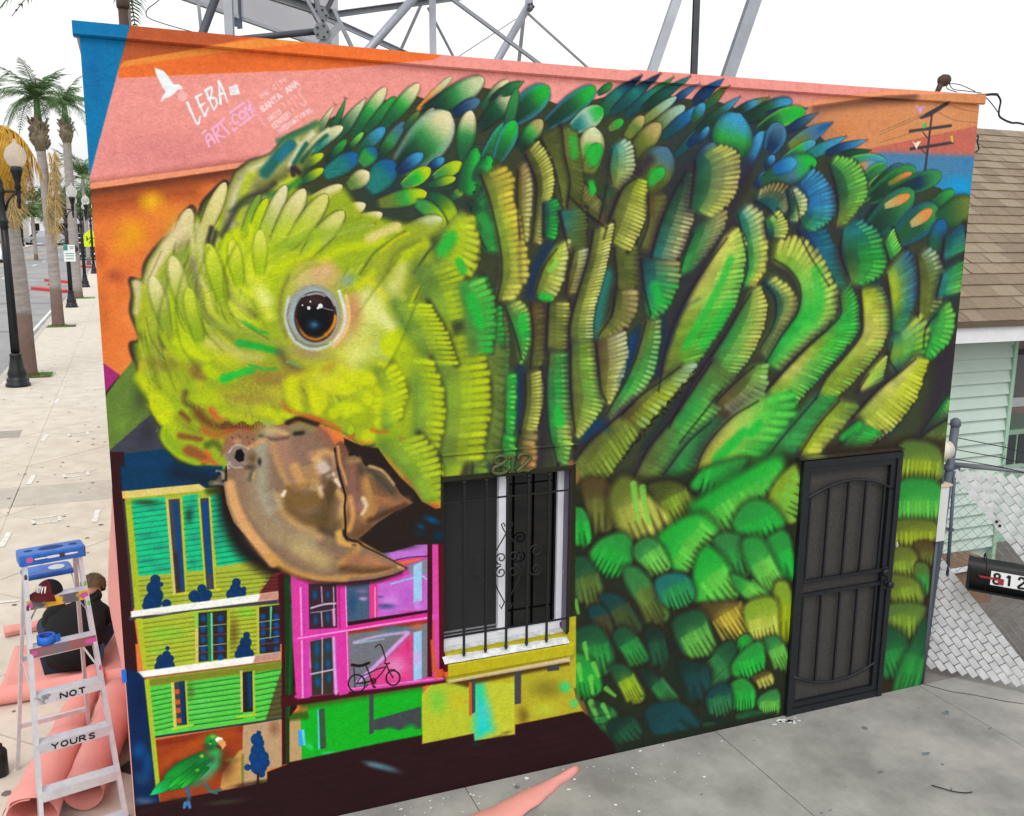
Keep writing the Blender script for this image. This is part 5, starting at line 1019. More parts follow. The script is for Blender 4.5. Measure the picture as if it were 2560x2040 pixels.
M['galv'] = mat('galvanised steel', (150,154,162), .48, .14, 5, .08, 60, metal=.45)
M['steel_grey'] = mat('weathered grey steel', (128,130,136), .55, .18, 3, .15, 40, metal=.25)
M['steel_dark'] = mat('dark grey steel', (72,76,84), .5, .2, 4, .1, 40, metal=.2)
M['steel_pale'] = mat('pale grey steel', (170,174,182), .5, .15, 3, .1, 40, metal=.2)
M['panel_grey'] = mat('billboard sheet', (190,190,196), .5, .06, 2, .05, 30)
M['vinyl'] = mat('white vinyl', (226,228,236), .4, .05, 10)
M['glass'] = glass_mat('dark glass', (6,6,8), .04)
M['screen'] = mat('insect screen', (38,38,40), .9, .12, 90)
M['cement_white'] = mat('rough whitewashed cement', (196,198,200), .85, .1, 20, .5, 60, col2=(226,228,230))
M['sidewalk'] = mat('pale sidewalk concrete', (196,187,173), .85, .1, 3, .25, 120, col2=(214,206,193), f0=.35, f1=.7)
M['drive'] = mat('grey driveway concrete', (128,126,122), .8, .1, 1.6, .25, 90, col2=(168,165,160), f0=.36, f1=.68, detail=9)
M['joint'] = mat('dirty joint', (74,70,66), .9, .2, 8)
M['asphalt'] = mat('worn asphalt', (132,132,134), .88, .12, .35, .3, 60, col2=(158,157,156), f0=.35, f1=.7, detail=10)
M['earth'] = mat('far ground', (140,134,124), .95, .15, .05)
M['kerb'] = mat('kerb concrete', (186,180,170), .85, .12, 4, .2, 60)
M['red_kerb'] = mat('red kerb paint', (196,52,56), .6, .2, 3, .15, 40)
M['road_white'] = mat('white road paint', (226,226,222), .7, .12, 5)
M['road_yellow'] = mat('yellow road paint', (212,178,80), .7, .15, 5)
M['paper'] = mat('salmon masking paper', (222,150,142), .72, .06, 3, .35, 7, dist=.03)
M['paper2'] = mat('salmon masking paper underside', (206,140,132), .75, .06, 3, .1, 9)
M['blue_plastic'] = mat('blue ladder plastic', (34,92,178), .38, .14, 12, col2=(54,120,200), f0=.4, f1=.75)
M['blue_tape'] = mat('blue painters tape', (26,104,206), .55, .06, 10)
M['black_cloth'] = mat('black cotton', (14,14,17), .9, .25, 9, .3, 300)
M['denim'] = mat('dark denim', (40,52,72), .9, .25, 30, .3, 200)
M['skin'] = mat('skin', (196,146,120), .55, .08, 8)
M['hair'] = mat('brown hair', (88,68,48), .6, .35, 40, .5, 90, stretch=(1,1,.2))
M['shoe'] = mat('dark shoe', (34,34,38), .6, .2, 10)
M['palm_trunk'] = mat('palm bark', (142,134,130), .9, .16, 3, .5, 20, stretch=(1,1,5), col2=(168,160,156), f0=.35, f1=.65)
M['palm_base'] = mat('brown palm base', (112,92,84), .9, .16, 6, .5, 20)
M['palm_boot'] = mat('palm boots', (128,116,96), .95, .3, 5, .6, 20)
M['frond'] = mat('palm frond', (66,98,56), .55, .3, 1.2, col2=(110,140,84), f0=.35, f1=.7)
M['frond_dry'] = mat('dry palm frond', (168,142,92), .75, .2, 2, col2=(206,178,112), f0=.4, f1=.7)
M['frond_gold'] = mat('yellowing palm frond', (176,128,30), .7, .25, 2, col2=(212,170,60), f0=.4, f1=.7)
M['lamp_black'] = mat('black cast iron', (20,24,28), .38, .2, 12, .1, 60)
M['globe'] = mat('white lamp globe', (250,250,250), .3, .0, 3); M['globe'].node_tree.nodes['Principled BSDF'].inputs['Transmission Weight'].default_value = .75; M['globe'].node_tree.nodes['Principled BSDF'].inputs['IOR'].default_value = 1.02
M['leaf'] = mat('tree leaves', (64,88,48), .7, .3, .8, col2=(96,118,70), f0=.35, f1=.7)
M['bark'] = mat('bark', (96,84,72), .9, .25, 8, .4, 30)
M['mint'] = mat('mint siding', (190,208,198), .55, .05, 3, .06, 40)
M['mint_trim'] = mat('mint trim', (160,194,172), .5, .05, 5)
M['white_paint'] = mat('white painted wood', (226,228,232), .55, .07, 6, .1, 50)
SHG = [mat('roof shingle %s' % w, c, .92, .16, 26, .5, 180) for w, c in (('tan', (140,125,105)), ('brown', (134,119,99)), ('grey', (146,132,112)), ('dark', (128,113,95)))]
M['slat'] = mat('off white privacy slat', (196,198,200), .5, .06, 9, .1, 30, col2=(214,216,218), f0=.4, f1=.6)
M['wood_brown'] = mat('brown boards', (134,106,84), .8, .2, 14, .2, 40, stretch=(1,1,.2))
M['mail_black'] = mat('black mailbox paint', (18,20,22), .4, .2, 16, .08, 60)
M['flag_red'] = mat('red flag', (150,40,46), .5, .1, 8)
M['white_sign'] = mat('white sign', (234,234,234), .5, .03, 8)
M['black_print'] = mat('black print', (16,16,18), .6, .1, 8)
M['beige_meter'] = mat('beige meter can', (206,202,186), .5, .06, 8, .05, 40)
M['grey_pipe'] = mat('grey conduit', (82,92,104), .5, .12, 8)
M['vent_brown'] = mat('rusty brown pipe', (72,56,48), .8, .3, 8, .3, 40)
M['tar'] = mat('roof tar', (96,94,90), .95, .12, 2)
M['stucco_plain'] = mat('plain stucco', (204,188,170), .85, .08, 3, .4, 60)
# ------------------------------------------------------------------ mural paint as the wall's own colour, in wall metres
cv = paint_mural(); paint_feathers(cv); paint_bands(cv); paint_scales(cv); paint_rest(cv)
img = bpy.data.images.new('mural_paint', CW, CH, alpha=False)
px_ = np.ones((CH, CW, 4), np.float32); px_[..., :3] = cv.a[::-1]
img.pixels.foreach_set(px_.ravel()); img.update(); img.pack()
def mural_material(name, bump=.55):
    m = bpy.data.materials.new(name); m.use_nodes = True; nt = m.node_tree; N, L = nt.nodes, nt.links; b = N['Principled BSDF']
    b.inputs['Roughness'].default_value = .72; b.inputs['Specular IOR Level'].default_value = .18
    g = N.new('ShaderNodeNewGeometry'); sx = N.new('ShaderNodeSeparateXYZ'); L.new(g.outputs['Position'], sx.inputs[0])
    def mth(op, a, v):
        q = N.new('ShaderNodeMath'); q.operation = op; L.new(a, q.inputs[0]); q.inputs[1].default_value = v; return q.outputs[0]
    u = mth('DIVIDE', sx.outputs['X'], CW/PPM); v = mth('DIVIDE', mth('SUBTRACT', sx.outputs['Z'], WALL_H+.1-CH/PPM), CH/PPM)
    cb = N.new('ShaderNodeCombineXYZ'); L.new(u, cb.inputs[0]); L.new(v, cb.inputs[1])
    ti = N.new('ShaderNodeTexImage'); ti.image = img; ti.interpolation = 'Cubic'; ti.extension = 'EXTEND'; L.new(cb.outputs[0], ti.inputs[0])
    # patchy thickness of the paint
    n0 = N.new('ShaderNodeTexNoise'); n0.inputs['Scale'].default_value = 22; n0.inputs['Detail'].default_value = 8; L.new(g.outputs['Position'], n0.inputs['Vector'])
    mr_ = N.new('ShaderNodeMapRange'); mr_.inputs[1].default_value = .3; mr_.inputs[2].default_value = .7; mr_.inputs[3].default_value = .9; mr_.inputs[4].default_value = 1.06; L.new(n0.outputs[0], mr_.inputs[0])
    mx = N.new('ShaderNodeMix'); mx.data_type = 'RGBA'; mx.blend_type = 'MULTIPLY'; mx.inputs[0].default_value = 1; L.new(ti.outputs[0], mx.inputs[6]); L.new(mr_.outputs[0], mx.inputs[7])
    L.new(mx.outputs[2], b.inputs['Base Color'])
    n1 = N.new('ShaderNodeTexNoise'); n1.inputs['Scale'].default_value = 55; n1.inputs['Detail'].default_value = 6; n1.inputs['Roughness'].default_value = .7; L.new(g.outputs['Position'], n1.inputs['Vector'])
    n2 = N.new('ShaderNodeTexNoise'); n2.inputs['Scale'].default_value = 4.5; n2.inputs['Detail'].default_value = 3; L.new(g.outputs['Position'], n2.inputs['Vector'])
    # hairline cracks: thin ridges of a warped cell pattern, only in patches
    wv = N.new('ShaderNodeMix'); wv.data_type = 'VECTOR'; wv.inputs[0].default_value = .12; L.new(g.outputs['Position'], wv.inputs[4]); L.new(n2.outputs[1], wv.inputs[5])
    vo = N.new('ShaderNodeTexVoronoi'); vo.feature = 'DISTANCE_TO_EDGE'; vo.inputs['Scale'].default_value = 9; L.new(wv.outputs[1], vo.inputs['Vector'])
    ck = N.new('ShaderNodeMapRange'); ck.inputs[1].default_value = 0; ck.inputs[2].default_value = .035; ck.inputs[3].default_value = -.4; ck.inputs[4].default_value = 0; L.new(vo.outputs['Distance'], ck.inputs[0])
    n3 = N.new('ShaderNodeTexNoise'); n3.inputs['Scale'].default_value = 1.7; L.new(g.outputs['Position'], n3.inputs['Vector'])
    pm = N.new('ShaderNodeMapRange'); pm.inputs[1].default_value = .56; pm.inputs[2].default_value = .66; L.new(n3.outputs[0], pm.inputs[0])
    ckm = N.new('ShaderNodeMath'); ckm.operation = 'MULTIPLY'; L.new(ck.outputs[0], ckm.inputs[0]); L.new(pm.outputs[0], ckm.inputs[1])
    ad = N.new('ShaderNodeMath'); ad.operation = 'MULTIPLY_ADD'; L.new(n2.outputs[0], ad.inputs[0]); ad.inputs[1].default_value = .8; L.new(n1.outputs[0], ad.inputs[2])
    ad2 = N.new('ShaderNodeMath'); ad2.operation = 'ADD'; L.new(ad.outputs[0], ad2.inputs[0]); L.new(ckm.outputs[0], ad2.inputs[1])
    bp = N.new('ShaderNodeBump'); bp.inputs['Strength'].default_value = bump; bp.inputs['Distance'].default_value = .012; L.new(ad2.outputs[0], bp.inputs['Height']); L.new(bp.outputs[0], b.inputs['Normal'])
    return m
M['mural'] = mural_material('mural painted stucco'); M['mural_flat'] = mural_material('mural painted trim', .12)

# ------------------------------------------------------------------ the painted building
BD = thing('mural_building', 'flat roofed building whose front wall is painted with a giant green parrot', 'building')
W, H = WALL_W, 4.655
WX0, WX1, WZ0, WZ1 = 1.905, 2.80, .985, 2.148
DX0, DX1, DZ1 = 4.685, 5.64, 2.06
b = MB()
xs = [0, WX0, WX1, DX0, DX1, W]; zs = [-.1, 0, WZ0, DZ1, WZ1, H]
def hole(x, z): return (WX0 < x < WX1 and WZ0 < z < WZ1) or (DX0 < x < DX1 and z < DZ1)
for i in range(5):
    for j in range(5):
        x0, x1, z0, z1 = xs[i], xs[i+1], zs[j], zs[j+1]
        if not hole((x0+x1)/2, (z0+z1)/2): b.add([(x0,0,z0),(x1,0,z0),(x1,0,z1),(x0,0,z1)], [(0,1,2,3)])
for (x0, x1, z0, z1) in ((WX0, WX1, WZ0, WZ1), (DX0, DX1, -.1, DZ1)):      # reveals
    b.add([(x0,0,z0),(x0,.14,z0),(x0,.14,z1),(x0,0,z1)], [(0,1,2,3)]); b.add([(x1,0,z0),(x1,.14,z0),(x1,.14,z1),(x1,0,z1)], [(3,2,1,0)])
    b.add([(x0,0,z1),(x0,.14,z1),(x1,.14,z1),(x1,0,z1)], [(0,1,2,3)])
b.add([(WX0,0,WZ0),(WX1,0,WZ0),(WX1,.14,WZ0),(WX0,.14,WZ0)], [(0,1,2,3)])
b.build('wall', M['mural'], BD)
b = MB(); b.add([(0,0,-.1),(0,14,-.1),(0,14,H),(0,0,H)], [(0,3,2,1)]); b.build('wall', M['stucco_plain'], BD)
b = MB(); b.add([(W,0,-.1),(W,14,-.1),(W,14,H),(W,0,H)], [(0,1,2,3)]); b.add([(0,14,-.1),(W,14,-.1),(W,14,H),(0,14,H)], [(0,1,2,3)]); b.build('wall', M['stucco_plain'], BD)
b = MB(); b.b3(.02, W-.02, .1, 13.9, 4.2, 4.3); b.build('roof', M['tar'], BD)
b = MB(); b.b3(.15, W-.15, .14, 2.5, .0, 4.1); b.v = [v for v in b.v]; bk = MB()
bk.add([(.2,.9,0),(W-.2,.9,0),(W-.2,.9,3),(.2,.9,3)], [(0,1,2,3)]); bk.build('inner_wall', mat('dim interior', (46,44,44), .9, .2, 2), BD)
cop = [(-.03,4.704),(.80,4.696),(1.84,4.687),(3.14,4.687),(3.14,4.694),(4.87,4.708),(W+.03,4.727)]
for (a, c) in ((cop[0], cop[1]), (cop[1], cop[2]), (cop[2], cop[3]), (cop[4], cop[5]), (cop[5], cop[6])):
    p = MB(); d = .003 if a == cop[4] or a == cop[0] else 0
    v = []
    for (x, z) in (a, c): v += [(x,-.026-d,z-.062),(x,-.026-d,z),(x,.16,z+.004),(x,.16,z-.05),(x,-.014,z-.07)]
    p.add(v, [(0,5,6,1),(1,6,7,2),(2,7,8,3),(4,9,5,0),(3,8,9,4),(0,1,2,3,4),(9,8,7,6,5)]); p.build('coping', M['mural_flat'], BD)
b = MB(); b.b3(-.02, .14, .16, 14, H, 4.69); b.build('coping', M['stucco_plain'], BD)
b = MB(); b.b3(W-.14, W+.02, .16, 14, H, 4.70); b.build('coping', M['stucco_plain'], BD)
# lintel board above the window with raised house numerals
LT = MB(); LT.bev(1.893, 2.80, -.022, .0, 2.15, 2.318, .004); LT.build('lintel', M['mural_flat'], BD)
LT = MB(); LT.bev(1.885, 2.83, -.034, -.0, 2.320, 2.332, .003); LT.build('lintel_trim', M['mural_flat'], BD)
numm = mat('painted brass numeral', (74,78,44), .45, .2, 20)
def numeral(pts, x0, z0, s):
    q = Canvas.smooth(np.array(pts, float), n=6); m_ = MB(); m_.tube([(x0+x*s, -.030, z0+z*s) for x, z in q], [.0085*(1+.5*math.sin(math.pi*i/(len(q)-1))) for i in range(len(q))], 8); return m_
eight = [(.5,.52),(.18,.66),(.2,.9),(.5,1),(.8,.88),(.78,.66),(.5,.52),(.12,.36),(.12,.1),(.5,0),(.88,.12),(.86,.38),(.5,.52)]
numeral(eight, 2.218, 2.172, .118).build('house_number', numm, BD)
nb = numeral([(.25,.78),(.5,.98),(.5,.5),(.48,.03)], 2.300, 2.172, .118); nb.tube([(2.336,-.03,2.176),(2.38,-.03,2.176)], .006, 6); nb.build('house_number', numm, BD)
numeral([(.12,.72),(.2,.93),(.5,1),(.82,.88),(.78,.62),(.4,.3),(.08,.04),(.4,.1),(.7,.02),(.95,.14)], 2.385, 2.172, .118).build('house_number', numm, BD)
# window
WN = put('window', None, BD)
def part(bm, name, m, par, **k): return bm.build(name, m, par, **k)
b = MB(); y0, y1 = .075, .125
b.b3(WX0, WX1-.03, y0, y1, 1.0, 1.045); b.b3(WX0, WX1-.03, y0, y1, WZ1-.02, WZ1); b.b3(WX0, WX0+.022, y0, y1, 1.045, WZ1-.02); b.b3(2.738, 2.780, y0, y1, 1.045, WZ1-.02); part(b, 'frame', M['vinyl'], WN)
b = MB(); b.bev(2.306, 2.364, .062, .12, 1.04, WZ1-.018, .003); part(b, 'mullion', M['vinyl'], WN)
b = MB(); b.b3(1.935, 2.306, .092, .108, 1.055, 1.07); b.b3(1.935, 2.306, .092, .108, 1.085, 1.095); part(b, 'sash_rail', mat('grey aluminium sash', (120,122,128), .45), WN)
b = MB(); b.b3(1.926, 2.310, .100, .102, 1.046, WZ1-.02); part(b, 'screen', M['screen'], WN)
b = MB(); b.b3(2.360, 2.742, .100, .104, 1.046, WZ1-.02); part(b, 'pane', M['glass'], WN)
b = MB(); b.b3(2.781, WX1-.002, .004, .13, 1.0, WZ1-.002); part(b, 'jamb', mat('peeling violet jamb', (112,104,124), .7, .2, 12, col2=(206,200,206), f0=.62, f1=.7, stretch=(1,1,.25)), WN)
b = MB(); b.b3(2.790, 2.803, -.008, .003, 1.0, WZ1-.004); part(b, 'jamb', mat('dark brown jamb', (48,32,30), .7), WN)
b = MB()
def sill(u, v):
    x = 1.893+u*.895; e = .0025*math.sin(u*37)+.002*math.sin(u*91+v*5); return (x, .10-.155*v, 1.004-.062*v**1.3+e*(.3+v*(1-v)*2))
b.grid(sill, 60, 8); part(b, 'sill', M['cement_white'], WN)
b = MB(); b.bev(1.893, 2.825, -.056, -.001, .853, .932, .006); part(b, 'sill_front', M['mural_flat'], WN)
b = MB(); b.bev(1.93, 2.80, -.022, -.001, .80, .846, .004); part(b, 'sill_moulding', M['mural_flat'], WN)
# iron grille
GR = put('window_grille', None, BD)
for x, zt in ((2.032,2.16),(2.182,2.16),(2.328,2.16),(2.476,2.16),(2.622,2.16)):
    g = MB(); g.bar((x,-.03,.985),(x,-.03,2.146), .014); g.tube([(x,-.03,2.148),(x,-.03,2.128)], [.014,.010], 8); g.tube([(x,-.03,.965),(x,-.03,.985),(x,-.03,1.0)], [.006,.013,.008], 8); g.build('bar', M['iron'], GR)
for z in (2.018, 1.114): g = MB(); g.bar((1.897,-.03,z),(2.775,-.03,z), .016, .008); g.build('crossbar', M['iron'], GR)
g = MB(); g.bar((2.775,-.03,1.0),(2.775,-.03,2.146), .014); g.build('bar', M['iron'], GR)
def spiral(cx, cz, r, a0, turns, sgn=1, tail=None):
    pts = []
    n = 22
    for i in range(n+1):
        t = i/n; a = R(a0)+sgn*turns*2*math.pi*t; rr = r*(1-.78*t); pts.append((cx+rr*math.cos(a), -.036, cz+rr*math.sin(a)))
    if tail: pts = [(x, -.036, z) for x, z in tail]+pts
    return pts
S = [spiral(2.285,1.607,.043,-90,1.35,-1,[(2.30,1.80),(2.318,1.77),(2.25,1.66),(2.232,1.62),(2.25,1.575)]), spiral(2.371,1.607,.043,-90,1.35,1,[(2.352,1.80),(2.33,1.77),(2.41,1.66),(2.43,1.62),(2.40,1.575)]),
     spiral(2.285,1.510,.043,90,1.35,1,[(2.312,1.30),(2.26,1.40),(2.232,1.49),(2.25,1.545)]), spiral(2.371,1.510,.043,90,1.35,-1,[(2.33,1.30),(2.40,1.42),(2.43,1.49),(2.40,1.545)]),
     spiral(2.132,1.612,.045,20,1.4,1), spiral(2.134,1.505,.045,-20,1.4,-1), spiral(2.532,1.628,.045,160,1.4,-1), spiral(2.534,1.500,.045,200,1.4,1),
     [(2.30,-.036,1.80),(2.285,-.036,1.835),(2.300,-.036,1.845),(2.312,-.036,1.82)], [(2.352,-.036,1.80),(2.366,-.036,1.835),(2.352,-.036,1.845),(2.342,-.036,1.82)], [(2.312,-.036,1.30),(2.288,-.036,1.255),(2.278,-.036,1.285)], [(2.335,-.036,1.30),(2.358,-.036,1.25),(2.366,-.036,1.285)]]
for p in S: g = MB(); g.tube(p, .0045, 5); g.build('scroll', M['iron'], GR)
# security door
DR = put('security_door', None, BD)
b = MB(); b.b3(DX0+.003, DX0+.05, -.035, .05, 0, 2.05); b.b3(DX1-.05, DX1-.003, -.035, .05, 0, 2.05); b.b3(DX0+.05, DX1-.05, -.035, .05, 2.0, 2.05); b.b3(DX0+.05, DX1-.05, -.03, .05, 0, .055); part(b, 'frame', M['metal_dark'], DR)
b = MB()
x0, x1 = DX0+.052, DX1-.052
for q in ((x0, x0+.03, .058, 1.998), (x1-.05, x1, .058, 1.998)): b.b3(q[0], q[1], -.022, .012, q[2], q[3])
b.b3(x0+.03, x1-.05, -.022, .012, .058, .10); b.b3(x0+.03, x1-.05, -.022, .012, 1.95, 1.998); part(b, 'leaf_frame', M['metal_dark'], DR)
for z in (1.09, .982): b = MB(); b.b3(x0+.03, x1-.05, -.024, .0, z-.014, z+.014); part(b, 'rail', M['metal_dark'], DR)
def archz(x, top): t = (x-5.165)/.425; return (1.86-.115*t*t) if top else (.212+.108*t*t)
for x in (4.782, 4.956, 5.139, 5.31, 5.494):
    b = MB(); b.bar((x,-.014,1.1),(x,-.014,archz(x, True)), .016); part(b, 'bar', M['metal_dark'], DR)
    b = MB(); b.bar((x,-.014,archz(x, False)),(x,-.014,.97), .016); part(b, 'bar', M['metal_dark'], DR)
for top in (True, False): b = MB(); b.tube([(4.742+i*.0705, -.016, archz(4.742+i*.0705, top)) for i in range(13)], .011, 6); part(b, 'arch', M['metal_dark'], DR)
b = MB(); b.b3(x0+.028, x1-.048, .013, .015, .1, 1.952); part(b, 'screen', mat('security mesh', (50,49,48), .5, .3, 120, col2=(72,69,65)), DR)
dm = mat('dim door behind mesh', (92,84,76), .7, .15, 2)
b = MB(); b.b3(x0-.04, x1+.04, .1, .115, .02, 2.04); part(b, 'inner_door', dm, DR)
b = MB(); b.b3(5.53, 5.60, -.03, -.022, .93, 1.12); b.lathe([(.030,0),(.032,.012),(.026,.02)], (5.565,-.03,1.07), 14, Matrix.Rotation(R(90),4,'X')); part(b, 'lock', M['metal_dark'], DR)
b = MB(); b.lathe([(.026,0),(.012,.012),(.012,.03),(.027,.042),(.03,.056),(.022,.068)], (5.578,-.03,.982), 14, Matrix.Rotation(R(90),4,'X')); part(b, 'knob', M['metal_dark'], DR)
b = MB(); b.bev(DX0-.05, DX1+.02, -.05, -.001, 2.063, 2.083, .004); part(b, 'drip_cap', M['mural_flat'], DR)
b = MB(); b.bev(5.668, 5.682, -.02, -.001, 1.262, 1.30, .002); b.lathe([(.006,0),(.006,.008)], (5.675,-.02,1.28), 8, Matrix.Rotation(R(90),4,'X')); b.build('doorbell', M['beige_meter'], BD)
# ------------------------------------------------------------------ ground, street, sidewalk, driveway
rng = random.Random(5)
b = MB(); b.add([(-900,-300,-.3),(900,-300,-.3),(900,2400,-.3),(-900,2400,-.3)], [(0,1,2,3)]); b.build('ground', M['earth'], kind='structure')
b = MB(); b.add([(-16.5,-40,-.14),(-3.0,-40,-.14),(-3.0,420,-.14),(-16.5,420,-.14)], [(0,1,2,3)]); b.build('street', M['asphalt'], kind='structure')
b = MB(); b.b3(-3.0, -2.85, -40, 300, -.3, 0.0); b.build('kerb', M['kerb'], kind='structure')
b = MB(); b.b3(-16.65, -16.5, -40, 420, -.3, 0.0); b.build('kerb', M['kerb'], kind='structure')
b = MB(); b.b3(-24, -16.66, -40, 420, -.3, -.004); b.build('sidewalk', M['sidewalk'], kind='structure')
SW = MB(); SW.b3(-2.848, -.002, -8, 300, -.3, -.022); SW.b3(0, 6, 14.02, 300, -.3, -.022); sidewalk = SW.build('sidewalk', M['joint'], kind='structure')
def clip(poly, ax, lim, keep_less):
    out = []
    for i, p in enumerate(poly):
        q = poly[(i+1) % len(poly)]; ip = (p[ax] <= lim) == keep_less or p[ax] == lim; iq = (q[ax] <= lim) == keep_less or q[ax] == lim
        if ip: out.append(p)
        if ip != iq:
            t = (lim-p[ax])/(q[ax]-p[ax]); out.append((p[0]+(q[0]-p[0])*t, p[1]+(q[1]-p[1])*t))
    return out
def shrink(poly, d):
    cx = sum(p[0] for p in poly)/len(poly); cy = sum(p[1] for p in poly)/len(poly); out = []
    for x, y in poly:
        l = math.hypot(x-cx, y-cy); k = max(0, (l-d*1.5)/l); out.append((cx+(x-cx)*k, cy+(y-cy)*k))
    return out
def area(p): return abs(sum(p[i][0]*p[(i+1)%len(p)][1]-p[(i+1)%len(p)][0]*p[i][1] for i in range(len(p)))/2)
nslab = 0
for k in range(-4, 18):                                  # diamond scored slabs, a plain cross band between y 8.2 and 9.25
    for ox in (0, 1):
        cy = 10.53 - 1.35 + 2.7*k + 1.35*ox; cx = -1.5 + 1.35*(ox)
        for cxx in ([cx] if ox == 0 else [cx, cx-2.7]):
            d = [(cxx-1.35, cy), (cxx, cy-1.35), (cxx+1.35, cy), (cxx, cy+1.35)]
            for lo, hi in ((-2.845, -1.5), (-1.5, -.004)):
                for ya, yb in ((-8, 8.2), (9.25, 46)):
                    p = clip(clip(clip(clip(d, 0, lo, False), 0, hi, True), 1, ya, False), 1, yb, True)
                    if len(p) < 3 or area(p) < .02: continue
                    m_ = MB(); m_.prism(shrink(p, .0055), -.03, -.0015*rng.random()); m_.build('slab', M['sidewalk'], sidewalk); nslab += 1
for xa, xb in ((-2.845, -1.5), (-1.5, -.004)):
    m_ = MB(); m_.prism(shrink([(xa,8.2),(xb,8.2),(xb,9.25),(xa,9.25)], .005), -.03, 0); m_.build('slab', M['kerb'], sidewalk)
for y in range(46, 150, 3):
    m_ = MB(); m_.prism(shrink([(-2.845,y),(-.004,y),(-.004,y+3),(-2.845,y+3)], .006), -.03, 0); m_.build('slab', M['sidewalk'], sidewalk)
m_ = MB(); m_.b3(-2.84, -.01, 150, 300, -.03, 0); m_.build('slab', M['sidewalk'], sidewalk)
DV = MB(); DV.b3(.0, 9.0, -9, -.002, -.3, -.02); driveway = DV.build('driveway', M['joint'], kind='structure')
for xa, xb in ((.05,2.05),(2.05,4.05),(4.05,6.06),(6.06,8.0)):
    for ya, yb in ((-3.2,-.002),(-6.2,-3.2),(-9,-6.2)):
        m_ = MB(); m_.prism(shrink([(xa,ya),(xb,ya),(xb,yb),(xa,yb)], .004), -.03, -.001*rng.random()); m_.build('slab', M['drive'], driveway)
b = MB(); b.b3(6.16, 12, -.0, 6, -.3, -.012); b.b3(6.16, 12, -3, 0, -.3, -.03); b.build('yard', mat('grey patio tiles', (120,114,110), .85, .2, 6, .3, 30), kind='structure')
# hairline crack in the driveway
b = MB()
pts = [(6.1,.02),(6.22,-.18),(6.36,-.3),(6.5,-.46),(6.62,-.56),(6.8,-.74)]
for (x0,y0),(x1,y1) in zip(pts, pts[1:]): b.bar((x0,y0,.001),(x1,y1,.001), .008, .004)
b.build('driveway_crack', M['joint'], kind='structure')
# chalky survey marks sprayed on the sidewalk
mk = MB()
def flat_line(m_, pts, w, z=.004):
    for (x0,y0),(x1,y1) in zip(pts, pts[1:]):
        d = math.hypot(x1-x0, y1-y0); nx, ny = -(y1-y0)/d*w/2, (x1-x0)/d*w/2
        m_.add([(x0+nx,y0+ny,z),(x1+nx,y1+ny,z),(x1-nx,y1-ny,z),(x0-nx,y0-ny,z)], [(3,2,1,0)])
for cx, cy, s in ((-.88,12.8,.15),(-.78,9.75,.16),(-1.02,7.43,.15)):
    flat_line(mk, [(cx-s,cy-s),(cx+s*1.1,cy-s*.7),(cx+s*.9,cy+s),(cx-s*1.2,cy+s*.6),(cx-s*.8,cy-s*1.1)], .045, .004); flat_line(mk, [(cx+s*.9,cy+s),(cx+s*1.7,cy+s*1.4)], .04, .0045)
for cx, cy in ((-1.43,12.66),(-1.39,9.64),(-1.43,6.75),(-1.47,16.5),(-.45,7.4)): flat_line(mk, [(cx,cy-.28),(cx+.03,cy+.28)], .07, .005)
for cx, cy in ((-1.35,4.6),): flat_line(mk, [(cx-.3,cy-.06),(cx,cy+.04),(cx+.28,cy+.02)], .05, .006)
mk.build('pavement_marking', mat('worn white spray mark', (206,200,190), .8, .1, 20, col2=(226,226,222), f0=.4, f1=.55), kind='structure')
b = MB(); b.b3(-2.3, -1.85, 12.9, 13.5, -.02, .006); b.b3(-2.32, -1.83, 12.88, 12.9, -.02, .008); b.build('utility_cover', mat('concrete box lid', (158,152,144), .85, .12, 12, .3, 60), kind='structure')
st = MB()                                                # gum spots and stains
for i in range(140):
    x, y = rng.uniform(-2.7,-.1), rng.uniform(1, 26); r = rng.uniform(.01,.028)
    st.add([(x+r*(1+.3*rng.random())*math.cos(a*.9), y+1.3*r*math.sin(a*.9), .0025) for a in range(7)], [tuple(range(7))])
st.build('gum_spot', mat('dark gum spots', (112,104,96), .9), kind='stuff', label='small dark gum spots dotted over the pale sidewalk')
def blobs(n, fn, rmin, rmax):
    m_ = MB()
    for i in range(n):
        x, y = fn(); r = rng.uniform(rmin, rmax)*rng.choice((.5,.7,1,1,1.5)); k = 9; a0 = rng.random()*6; e = rng.uniform(.5,1)
        m_.add([(x+r*rng.uniform(.6,1.2)*math.cos(a0+2*math.pi*a/k), y+e*r*rng.uniform(.6,1.2)*math.sin(a0+2*math.pi*a/k), .0028) for a in range(k)], [tuple(range(k))])
    return m_
def near_wall():
    x = rng.choice((rng.uniform(1.4,4.2), rng.uniform(2.4,3.6), rng.uniform(1.2,2.2))); return x, -abs(rng.gauss(0,.32))-.03
blobs(95, near_wall, .003, .011).build('paint_splatter', mat('white paint drips', (228,228,228), .6), kind='stuff', label='white paint drips on the driveway below the mural')
def spread(): return rng.uniform(2.2, 6.2), -rng.uniform(.1, 2.2)
blobs(46, spread, .008, .03).build('oil_spot', mat('blue grey spots', (104,112,118), .7), kind='stuff', label='blue grey paint spots scattered over the driveway')
blobs(14, lambda: (4.62+rng.gauss(0,.07), -.1+rng.gauss(0,.03)), .012, .035).build('paint_splatter', mat('spilled white paint', (226,226,228), .6), kind='stuff', label='white paint spill beside the left foot of the door')
def patches(n, fn, r0, r1, m, nm, lab):
    m_ = blobs(n, fn, r0, r1); m_.v = [(x, y, .0016) for x, y, z in m_.v]; return m_.build(nm, m, kind='stuff', label=lab)
